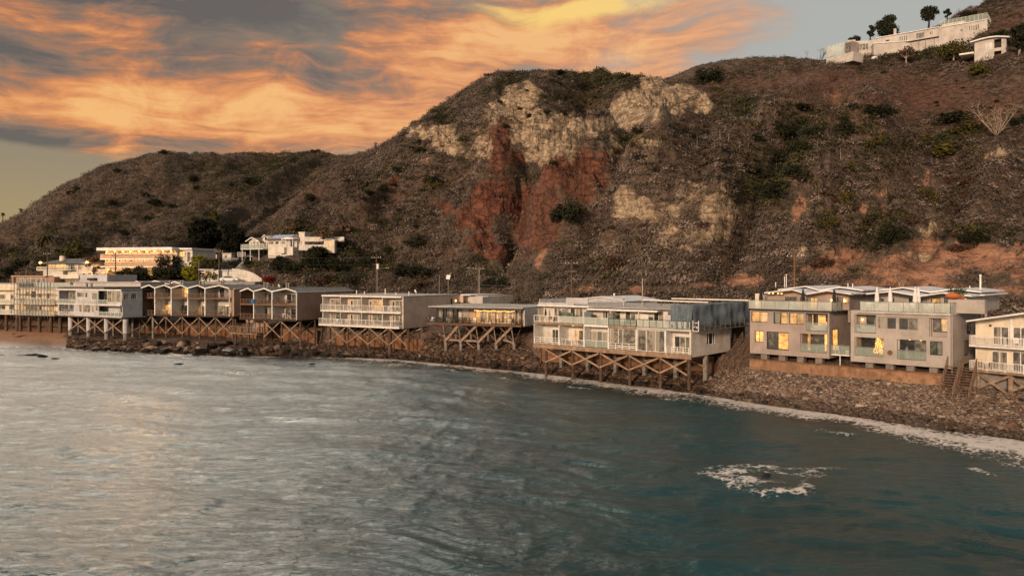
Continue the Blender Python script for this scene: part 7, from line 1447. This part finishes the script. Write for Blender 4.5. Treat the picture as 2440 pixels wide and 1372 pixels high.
    s.part('chimney', MB().box(U(1495), U(1560), 1.0, 3.4, z(520), z(380)).box(U(1488), U(1568), .9, 3.5, z(380)+.003, z(368)), 'white_stucco')
    w = hsite('garden_wall', 'long white garden wall right of the solar roofed house', 'wall', 715, 820, 571, 0, 222); w.part('wall_face', MB().box(0, w.L, 0, .4, -.5, .75), 'white_stucco')
    w2 = hsite('garden_wall', 'lower white wall between the solar roofed house and the small lit hut', 'wall', 712, 772, 591, 0, 221); w2.part('wall_face', MB().box(0, w2.L, 0, .4, -.6, .9), 'white_stucco')
    h = hsite('garden_hut', 'small white hut with a warm lit wall right of the solar roofed house', 'hut', 772, 803, 592, 0, 212); h.part('wall', MB().box(0, h.L*.8, 0, 4, -1.2, 2.2), 'cream_stucco'); h.part('roof', MB().plate([(-.3, 2.25), (h.L*.4, 2.55), (h.L*.9, 2.25)], -.4, 4.4, .14), 'white_roof'); h.window(h.L*.25, h.L*.6, .4, 1.7, v=-.04, cols=2, g='warm_glass', fr='white_paint')
    g = hsite('shed', 'small white shed with a railed deck below the solar roofed house', 'shed', 530, 565, 622, 0, 243); g.part('wall', MB().box(0, g.L*.6, 0, 4, -2.5, 2.4), 'white_stucco'); g.part('roof', MB().box(-.2, g.L*.65, -.3, 4.3, 2.4, 2.6), 'pale_roof'); g.window(g.L*.15, g.L*.32, .9, 2.0, v=-.04, cols=2, g='dark_glass', fr='white_paint'); g.part('deck', MB().box(g.L*.61, g.L*1.1, -.5, 3, -.3, -.1), 'white_paint'); g.rail(g.L*.61, g.L*1.1, -.45, -.1, 1.0, 'bars', 'white_paint', 1.0)
    g2 = hsite('garden_gate', 'white railed fence panel on the slope left of the solar roofed house', 'fence', 566, 585, 612, 0, 243); g2.rail(0, g2.L, 0, -.2, 1.7, 'bars', 'white_paint', 1.0)
solar_house()
def car():
    d = 199.0; z = H-(671-HZ)*d/F; r = empty('parked_car', at(547, d, z), R(4)); tag(r, 'white saloon car parked in front of the garage', 'car')
    b = [(-2.2, .28), (2.2, .28), (2.25, .62), (2.05, .85), (1.1, .95), (-1.6, 1.0), (-2.2, .95), (-2.28, .6)]; MB().prism(b, -.85, .85).build('body', M['car_paint'], r)
    MB().prism([(-1.75, .96), (1.05, .92), (.35, 1.38), (-.95, 1.42)], -.72, .72).build('cabin', M['car_glass'], r); MB().prism([(-.98, 1.41), (.38, 1.37), (.3, 1.45), (-.9, 1.49)], -.70, .70).build('roof_panel', M['car_paint'], r)
    for x in (-1.4, 1.4):
        for y in (-.86, .70): w = MB().tube([(x, y, .33), (x, y+.16, .33)], .33, 16).build('wheel', M['tyre'], r); MB().tube([(x, y-.01, .33), (x, y+.17, .33)], .18, 12).build('rim', M['galvanised'], w)
    s = empty('car_platform', at(547, d, z-.01)); tag(s, 'pale concrete forecourt in front of the garage with the white car on it', 'forecourt'); MB().box(-6, 7.5, -3, 6, -5, -.0).build('slab', M['concrete'], s)
def garage():
    s = hsite('garage_house', 'low white house with warm window and garage at the roadside', 'house', 478, 552, 690, 0, 206); L = s.L; U = lambda x: s.uz(*Z8(x, 820))[0]; z = lambda y: s.uz(*Z8(500, y))[1]
    s.part('wall', MB().box(U(385), U(600), 0, 7, -3, z(795)), 'white_stucco'); s.part('roof', MB().box(U(368), U(545), -.8, 7, z(797), z(787)), 'white_roof'); s.window(U(425), U(525), z(858), z(808), v=-.04, cols=3, g='warm_glass', fr='white_paint')
    s.part('garage_block', MB().box(U(602), U(750), .8, 7, -3, z(790)), 'grey_white_stucco'); s.part('garage_door', MB().box(U(625), U(735), .7, .79, z(880), z(820)), 'grey_metal')
    w = hsite('retaining_wall', 'white retaining wall beside the garage sloping down towards the road', 'wall', 556, 622, 690, 0, 206); k = 206/F; w.part('wall_face', MB().prism([(-.5, -2), (w.L, -2), (w.L, (690-664)*k), (w.L*.72, (690-652)*k), (w.L*.35, (690-643)*k), (-.5, (690-641)*k)], .5, .9), 'white_stucco')
garage(); car()
p_ = hit(622, 668) or at(622, 195, 13); bush('low red flowering shrub beyond the retaining wall, left one', p_, 5.5, 2.4, 'red_flower', None, 'flowering_shrub', seed=1)
p_ = at(640, 192, H-(674-HZ)*192/F); bush('red flowering shrub over the gabled roofs, right one', p_, 5.0, 1.9, 'red_flower', None, 'flowering_shrub', seed=2)
def path_():
    P = [hit(x, y) for x, y in ((596, 612), (590, 620), (580, 630), (570, 640), (562, 648), (552, 652))]; P = [p for p in P if p]; V, Q = [], []
    for i, p in enumerate(P): V += [p+Vector((-1.0, 0, .35)), p+Vector((1.0, 0, .35)), p+Vector((-1.0, 0, -.8)), p+Vector((1.0, 0, -.8))]
    for k in range(len(P)-1): a = 4*k; Q += [(a, a+1, a+5, a+4), (a, a+4, a+6, a+2), (a+1, a+3, a+7, a+5)]
    tag(mesh_obj('path', V, Q, M['concrete']), 'pale concrete path climbing to the solar roofed house', None, None, 'structure')
path_()
def Z7(x, y): return 1880+x/4.357, y/4.357
def villa():
    s = Site('hilltop_villa', 'long low pale villa stretched along the hilltop with railed roof terrace', 'villa', (2091, 236), (2353, 218), H+(655-116)*236/F); L = s.L; U = lambda x, v=0: s.uz(*Z7(x, 350), v)[0]; D = 9
    Zp = lambda x, y: s.uz(*Z7(x, y))[1]
    zt = Zp(1300, 333); zb = Zp(1300, 425); uB = U(1560); zt2 = Zp(1800, 255)
    s.part('wall', MB().box(0, uB, 0, D, zb-3.5, zt).box(uB, L, -.3, D, Zp(1800, 372)-3, zt2), 'light_stucco'); s.part('roof', MB().box(-.3, uB, -.4, D, zt+.003, zt+.2).box(uB-.0, L+.2, -.6, D, zt2+.003, zt2+.2), 'white_roof')
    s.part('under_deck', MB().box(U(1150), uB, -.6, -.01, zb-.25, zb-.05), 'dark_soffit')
    for x in (1180, 1270, 1350, 1420, 1510): s.part('deck_prop', MB().box(U(x)-.07, U(x)+.07, -.5, -.35, zb-2.5, zb-.26), 'pale_timber')
    for k in range(4): a, b = U(1145+k*22), U(1163+k*22); s.window(a, b, zb+.1, zt-.5, v=-.04, cols=1, g='grey_glass', fr='white_paint')
    s.window(U(1460), U(1497), zb+.9, zt-.7, v=-.04, cols=2, rows=2, g='dark_glass', fr='white_paint'); s.window(U(1005), U(1040), zb+1.2, zt-1.0, v=-.04, cols=1, g='dark_glass'); s.window(U(1320), U(1405), zb+.5, zt-.6, v=-.04, cols=3, g='grey_glass', fr='light_stucco')
    s.window(U(1780), U(1812), Zp(1800, 335), Zp(1800, 300), v=-.34, cols=2, rows=2, g='dark_glass', fr='white_paint'); s.window(U(1865), U(1980), Zp(1800, 345), Zp(1800, 285), v=-.34, cols=5, g='grey_glass', fr='white_paint')
    s.rail(U(1575), L, -.4, zt2+.2, 1.7, 'glass', 'white_paint', 1.1, ends=('r',), vend=D); s.part('upper_block', MB().box(U(1555), U(1790), 5, D, zt2+.2, zt2+2.4), 'cream_stucco'); s.part('chimney', MB().box(U(1070), U(1095), 2, 3, zt+.2, zt+2.6), 'light_stucco')
    a = Site('hilltop_annexe', 'boxy left end of the hilltop villa with big window and pale green glass deck', 'house', (2019, 238), (2091, 235.8), H+(655-124)*237/F); U = lambda x, v=0: a.uz(*Z7(x, 480), v)[0]; z = lambda y: a.uz(*Z7(760, y))[1]
    a.part('wall', MB().box(0, a.L*1.0, 0, 8, z(540)-2.5, z(425)).box(0, U(690), -.0+.002, 6, z(425)+.003, z(408)), 'light_stucco'); a.window(U(703), U(825), z(525), z(455), v=-.04, cols=4, g='grey_glass', fr='white_paint'); a.part('carport_roof', MB().prism([(U(770), z(420)), (a.L+4.5, z(395)), (a.L+4.5, z(388)), (U(770), z(412))], 3, 8.5), 'white_roof')
    a.part('terrace', MB().box(a.L*.8, a.L+8, -3.5, -.01, z(560)-2, z(500)), 'light_stucco'); a.part('terrace_slab', MB().box(a.L*.78, a.L+8.2, -3.8, -.01, z(500)+.003, z(492)), 'white_paint')
    g = Site('glass_deck', 'pale green glass walled deck at the left tip of the hilltop villa', 'deck', (1969, 236), (2011, 231), H+(655-137)*234/F); zz = lambda y: g.uz(*Z7(480, y))[1]
    g.part('deck', MB().box(0, g.L+3, 0, 5, -2.5, .2), 'light_stucco'); g.rail(0, g.L, 0, .2, 3.6, 'glass', 'white_paint', 1.3, gm='pale_rail_glass', ends=('l',), vend=4); g.part('cabin', MB().box(g.L*.98, g.L+2.2, .6, 4, .2, 3.6), 'taupe_stucco'); g.window(g.L+.2, g.L+2.0, .4, 3.2, v=.55, cols=3, g='grey_glass')
    r = Site('round_roofed_house', 'two storey pale house with curved white roof and dark balconies below the villa', 'house', (2322, 198), (2398, 194), H+(655-139)*196/F); U = lambda x, v=0: r.uz(*Z7(x, 500), v)[0]; z = lambda y: r.uz(*Z7(2050, y))[1]; L = r.L
    r.part('wall', MB().wall(0, L, -3, z(415), 0, .3, [(U(2130), U(2205), z(515), z(425)), (U(2130), U(2205), z(605), z(548))]).box(0, L, 1.8, 8, -3, z(415)).box(0, .3, .3, 1.8, -3, z(415)).box(L-.3, L, .3, 1.8, -3, z(415)), 'light_stucco')
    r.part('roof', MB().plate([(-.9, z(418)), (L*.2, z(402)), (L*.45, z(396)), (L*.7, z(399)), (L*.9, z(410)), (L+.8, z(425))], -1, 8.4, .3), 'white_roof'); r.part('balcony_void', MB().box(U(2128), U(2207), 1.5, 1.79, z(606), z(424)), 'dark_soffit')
    r.window(U(2045), U(2110), z(522), z(450), v=-.04, cols=3, rows=2, g='matt_glass', fr='white_paint'); r.window(U(2045), U(2075), z(600), z(555), v=-.04, cols=1, g='matt_glass'); r.part('terrace', MB().box(-3.2, -.01, -2, 5, z(548)-.2, z(540)), 'white_paint')
    c = hit(2084, 141)
    if c: o = empty('water_tank', c); tag(o, 'small white round tank on the lawn edge below the villa', 'tank'); MB().tube([(0, 0, -.3), (0, 0, .55), (0, 0, .7)], [.9, .9, .5], 14).build('tank_body', M['white_paint'], o)
villa()

# ------------------------------------------------------------------ utility poles and wires
POLES = [(113, 598, .55, 'dark utility pole in front of the small hipped house', 0), (275, 602, .6, 'utility pole in front of the lit hotel', 1), (522, 592, .6, 'thick utility pole crossing the garage and the white car', 2), (897, 606, .6, 'utility pole with a white transformer left of the beige apartments', 3), (1140, 632, .6, 'utility pole above the flat roof of the string light house', 1),
         (1362, 618, .55, 'utility pole above the left half of the white apartment row', 1), (1530, 650, .55, 'utility pole above the middle of the white apartment row', 0), (1893, 600, .55, 'reddish utility pole behind the taupe house roof', 1), (2053, 660, .5, 'short pole between the two modern house roofs', 0)]
tops = []
for px, pyt, rr_, lab, kind in POLES:
    d = float(road_d(px))+5.8 if px > 560 else 205.0+ (0 if px > 300 else 8); zt = H-(pyt-HZ)*d/F; z0 = 7.4 if px > 560 else 9; r = empty('utility_pole', at(px, d, z0), R(-15)); tag(r, lab, 'utility pole'); h = zt-z0
    MB().tube([(0, 0, -.5), (0, 0, h)], [.19, .13], 9).build('pole', M['pile_wood' if px < 1800 else 'rust_timber'], r, True)
    if px not in (2053, 1530): MB().box(-1.25, 1.25, -.16, -.04, h-.9, h-.76).build('crossarm', M['brown_wood'], r)
    if kind in (1, 3): MB().box(-1.0, 1.0, -.14, -.04, h-2.4, h-2.28).build('crossarm', M['brown_wood'], r)
    for x in (-1.1, -.5, .5, 1.1):
        if px not in (2053, 1530): MB().tube([(x, -.1, h-.76), (x, -.1, h-.55)], [.05, .07], 6).build('insulator', M['white_plastic'], r)
    if kind == 3: MB().tube([(.5, -.3, h-3.4), (.5, -.3, h-2.2)], .32, 12).build('transformer', M['white_paint'], r)
    if kind == 2: MB().tube([(-.5, -.3, h-2.6), (-.5, -.3, h-1.6)], .3, 12).build('transformer', M['grey_metal'], r)
    if px != 2053: tops.append((px, at(px, d, zt)))
wn = 0
near = {a: b for a, b in zip([t[0] for t in tops], ('hipped house', 'hotel', 'garage', 'white transformer', 'string light house', 'left white row', 'middle white row', 'taupe house'))}
for (xa, a), (xb, b) in zip(tops, tops[1:]):
    for lvl, (dz, dx) in enumerate(((-.6, -.5), (-.6, 1.0), (-2.3, .6), (-4.2, .2), (-4.8, .2))):
        mb = MB(); P = []; A = a+Vector((dx, -.1, dz)); B_ = b+Vector((dx, -.1, dz)); sag = (B_-A).length*.018
        for i in range(13): t = i/12; P.append(A.lerp(B_, t)-Vector((0, 0, 4*sag*t*(1-t)))-A)
        mb.tube(P, .022 if lvl < 3 else .035, 4, False); o = mb.build('power_line', M['dark_metal']); o.location = A
        tag(o, f"{['upper front', 'upper rear', 'middle', 'lower', 'lowest'][lvl]} wire from {near[xa]} pole to {near[xb]} pole", 'wire', 'overhead wires along the coast road')
def street_lamp(label, px, pytop, arm=-1, d=None):
    d = d or float(road_d(px))+5.5; zt = H-(pytop-HZ)*d/F; z0 = 7.4; r = empty('street_lamp', at(px, d, z0)); tag(r, label, 'street lamp', 'unlit street lamps along the coast road'); h = zt-z0
    MB().tube([(0, 0, -.3), (0, 0, h)], [.11, .07], 8).build('pole', M['galvanised'], r); MB().tube([(0, 0, h-.9), (arm*.9, 0, h-.35), (arm*2.0, 0, h-.2)], .045, 6).build('arm', M['galvanised'], r); MB().box(min(arm*2.0, arm*2.7), max(arm*2.0, arm*2.7), -.14, .14, h-.28, h-.14).build('lamp_head', M['galvanised'], r)
street_lamp('street lamp left of the garage, arm to the left', 474, 621, -1, 204); street_lamp('street lamp arm beside the pole with the white transformer', 899, 636, 1); street_lamp('street lamp above the middle of the beige apartments, without light', 1142, 636, -1); street_lamp('street lamp above the taupe roof pole, arm to the left', 1531, 664, -1); 
for px, py, lab, pan in ((1047, 655, 'thin metal post left of the small sign behind the beige apartments', False), (1068, 658, 'small pale rectangular sign on a post behind the beige apartments', True)):
    d = float(road_d(px))+6; r = empty('sign_post' if pan else 'metal_post', at(px, d, 7.4)); tag(r, lab, 'sign' if pan else 'post'); h = H-(py-HZ)*d/F-7.4; MB().tube([(0, 0, -.3), (0, 0, h)], .06, 8).build('pole', M['galvanised'], r)
    if pan: MB().quad8([(-.5, -.12, h-.6), (.3, -.12, h-.7), (.3, -.07, h-.7), (-.5, -.07, h-.6), (-.3, -.12, h+.3), (.55, -.12, h+.25), (.55, -.07, h+.25), (-.3, -.07, h+.3)]).build('panel', M['white_plastic'], r)

# ------------------------------------------------------------------ boulders, cobbles, sea rocks
leaf_mat('rock_dark', lin(82, 68, 58), lin(44, 37, 33), .8); leaf_mat('rock_brown', lin(122, 98, 80), lin(70, 56, 47), .8); leaf_mat('rock_pale', lin(150, 130, 112), lin(100, 86, 74), .8); leaf_mat('rock_wet', lin(44, 38, 34), lin(22, 20, 19), .35)
def rock_mesh(seed, m):
    rr = np.random.default_rng(seed); n, k = 18, 12; V = []
    for j in range(k+1):
        for i in range(n):
            th = math.pi*j/k; ph = 2*math.pi*i/n; V.append((math.sin(th)*math.cos(ph), math.sin(th)*math.sin(ph), math.cos(th)))
    V = np.array(V); cuts = rr.normal(size=(11, 3)); cuts /= np.linalg.norm(cuts, axis=1, keepdims=True)
    for c in cuts: d = V@c; lim = rr.uniform(.45, .8); V = V-np.clip(d-lim, 0, None)[:, None]*c
    V = V*(1+.05*np.array([vn(v[0]*3+seed, v[1]*3+v[2]*2, seed) for v in V]).reshape(-1, 1)); V = V*np.array([rr.uniform(.9, 1.2), rr.uniform(.7, 1.0), rr.uniform(.55, .8)])
    Fq = np.array([[j*n+i, (j+1)*n+i, (j+1)*n+(i+1) % n, j*n+(i+1) % n] for j in range(k) for i in range(n)]); o = np_mesh('boulder', V, Fq, M[m]); return o
RK = {}
def rock(label, p, r, m='rock_dark', seed=0, group=None, name='boulder', flat=1.0):
    key = (m, seed % 5)
    if key not in RK: RK[key] = rock_mesh(seed % 5+3, m); o = RK[key]
    else: o = RK[key].copy(); COL.objects.link(o)
    o.name = name; o.location = p; o.scale = (r, r, r*flat); o.rotation_euler = (random.uniform(-.3, .3), random.uniform(-.3, .3), random.uniform(0, 6.28)); tag(o, label, 'boulder' if name == 'boulder' else 'rock', group); return o
rb = random.Random(9)
T_ = 'twentieth thirtieth fortieth fiftieth sixtieth'.split(); U_ = 'first second third fourth fifth sixth seventh eighth ninth tenth eleventh twelfth thirteenth fourteenth fifteenth sixteenth seventeenth eighteenth nineteenth'.split()
def ordinal2(k, n):
    k += 1
    return U_[k-1] if k < 20 else T_[k//10-2] if k % 10 == 0 else 'twenty thirty forty fifty sixty'.split()[k//10-2]+'-'+U_[k % 10-1]
ZONES = [('dark boulder in the rock pile under the white pier house', 165, 330, 0, 9, 26, .5, 1.15), ('dark boulder below the row of five gabled units', 335, 550, 0, 16, 68, .6, 1.6), ('dark boulder below the row of three gabled units', 550, 760, 0, 14, 58, .6, 1.5),
         ('dark boulder among the posts of the beige apartments', 765, 1000, 0, 4.5, 22, .4, .9), ('dark boulder below the string light house', 1000, 1270, 0, 7, 40, .35, .95), ('dark boulder between the posts of the white apartment row', 1280, 1680, 0, 5.5, 36, .35, .9)]
for lab, x0, x1, s0, s1, n, r0, r1 in ZONES:
    for k in range(n):
        x = x0+(x1-x0)*(k+rb.random())/n; sft = s0+(s1-s0)*rb.random()**1.1-.4; d = float(Dw(x))+sft; w = at(x, d); r = (r0+(r1-r0)*rb.random()**2)*1.15*(1.15-.4*sft/s1); z = land_z(w.x, w.y)
        wet = sft < 1.4; rock(ordinal2(k, n)+' '+lab.replace('dark boulder', 'boulder from the left') if not wet else ordinal2(k, n)+' '+lab.replace('dark boulder', 'boulder from the left, wet,'), Vector((w.x, w.y, z+r*.12)), r, 'rock_wet' if wet else rb.choice(['rock_dark', 'rock_dark', 'rock_dark', 'rock_brown', 'rock_pale']), rb.randrange(5), lab.replace('boulder', 'boulders').replace('dark ', ''))
for k, (x, y, r, m, lab) in enumerate(((2335, 948, .85, 'rock_pale', 'pale rounded boulder below the right wooden stairs'), (2362, 960, .7, 'rock_brown', 'brown boulder right of the stairs foot'), (2395, 962, .75, 'rock_pale', 'pale boulder under the crossed timbers'), (2420, 985, .8, 'rock_brown', 'reddish block near the right edge under the cream house'), (2310, 985, .5, 'rock_dark', 'dark boulder below the stairs on the cobble beach'),
      (2415, 1018, 1.1, 'rock_brown', 'big brown wet boulder at the right edge of the shore'), (2372, 1003, .9, 'rock_brown', 'flat brown boulder near the foam at right'), (2215, 1008, .55, 'rock_wet', 'flat dark wet rock in the foam right of centre beach'), (2255, 1012, .3, 'rock_wet', 'small dark rock in the foam right of the flat one'), (2435, 958, .6, 'rock_dark', 'dark boulder cut by the right edge'),
      (1690, 905, .8, 'rock_pale', 'pale boulder at the right end post of the white row'), (1735, 925, .5, 'rock_brown', 'brown boulder below the dark staircases'), (2125, 999, .22, 'rock_wet', 'small wet stone in the foam under the grey house'), (1965, 925, .4, 'rock_brown', 'single larger stone on the cobbles below the taupe house'), (2145, 938, .5, 'rock_pale', 'flat pale stone on the cobble beach below the grey house'), (2290, 940, .5, 'rock_brown', 'boulder right beside the foot of the right stairs'), (2350, 925, .55, 'rock_dark', 'dark boulder behind the right stairs'), (2405, 940, .6, 'rock_dark', 'dark boulder under the cross brace near the right edge'))):
    p = gp(x, y); rock(lab, Vector((p.x, p.y, max(p.z, -.1)+r*.1)), r, m, k)
for k, (x, y, r, fl, lab) in enumerate(((14, 843, 1.6, .18, 'flat black reef rock at the left edge of the sea'), (48, 845, .9, .2, 'low black rock right of the left edge reef'), (78, 845, 1.5, .3, 'black weedy reef rock in the shallows, left half'), (100, 847, 1.3, .3, 'black weedy reef rock in the shallows, right half'), (137, 853, 1.0, .2, 'small flat black rock by the golden reflection'), (425, 866, .8, .25, 'low black rock in the water off the five gable row'), (655, 867, .35, .3, 'tiny black rock off the three gable row'), (745, 867, .7, .2, 'low dark rock off the beige apartments'), (300, 856, .3, .3, 'tiny rock near the pier house boulders'), (1822, 1133, .55, .22, 'small black rock in the middle of the foam ring'))):
    d = F*H/(y-HZ); rock(lab, at(x, d, -.02), r, 'rock_wet', k, None, 'reef_rock', fl)
for x, y, r, lab in ((50, 800, 1.0, 'long flat brown rock on the sand'), (35, 796, .8, 'thin flat rock on the sand left of the long one'), (44, 803, .9, 'dark flat rock lowest on the sand')): p = gp(x, y); rock(lab, p, r, 'rock_brown', int(x), None, 'beach_rock', .3)
def cobbles(name, label, x0, x1, n, r0, r1, seed, sfun, pal):
    rg = np.random.default_rng(seed); px = x0+(x1-x0)*rg.random(n); fo = Df(px)+L2(WALLV, px)-Dw(px); s = sfun(rg, n, fo); D = Dw(px)+s; X = (px-1220)*D/F
    Z = land_profile(px, s)+.1; base = np.array([(-1, -1, -1), (1, -1, -1), (1, 1, -1), (-1, 1, -1), (-1, -1, 1), (1, -1, 1), (1, 1, 1), (-1, 1, 1)], float)*.62
    qf = np.array([(0, 3, 2, 1), (4, 5, 6, 7), (0, 1, 5, 4), (1, 2, 6, 5), (2, 3, 7, 6), (3, 0, 4, 7)]); r = r0+(r1-r0)*rg.random(n)**2.5
    V = base[None]*(1+rg.uniform(-.35, .35, (n, 8, 3))); V = V*r[:, None, None]*np.array([1.15, .9, .65]); a = rg.random(n)*6.28; c, s_ = np.cos(a)[:, None], np.sin(a)[:, None]
    V = np.stack([V[..., 0]*c-V[..., 1]*s_+X[:, None], V[..., 0]*s_+V[..., 1]*c+D[:, None], V[..., 2]+Z[:, None]], -1)
    Fq = (qf[None]+8*np.arange(n)[:, None, None]).reshape(-1, 4); o = np_mesh(name, V.reshape(-1, 3), Fq, None)
    P = np.array([lin(*q) for q in pal]); col = P[rg.integers(0, len(P), n)]*(.65+.6*rg.random(n))[:, None]*np.where(s < 1.2, .5, 1)[:, None]; cc = np.ones((n*8, 4), np.float32); cc[:, :3] = np.repeat(col, 8, axis=0)
    at_ = o.data.attributes.new('tint', 'FLOAT_COLOR', 'POINT'); at_.data.foreach_set('color', cc.ravel()); o.data.materials.append(M['scrub_leaf']); tag(o, label, 'stones', None, 'stuff')
pal = [(112, 97, 86), (92, 80, 72), (130, 114, 102), (74, 65, 60), (116, 92, 78), (150, 136, 124)]
cobbles('cobbles', 'brown and grey cobbles covering the beach at the right', 1690, 2560, 52000, .05, .24, 3, lambda g, n, fo: -.2+(fo+.1)*g.random(n), pal)
cobbles('cobbles', 'larger mixed stones lying on the cobble beach at the right', 1690, 2560, 520, .16, .55, 13, lambda g, n, fo: -.3+(fo+.1)*g.random(n)**1.3, pal)
cobbles('rubble', 'broken rubble between the boulders and posts under the houses', 160, 1700, 22000, .10, .42, 4, lambda g, n, fo: -.3+np.minimum(fo, 13)*g.random(n)**1.2, [(92, 76, 66), (74, 60, 52), (60, 50, 44), (110, 90, 76)])
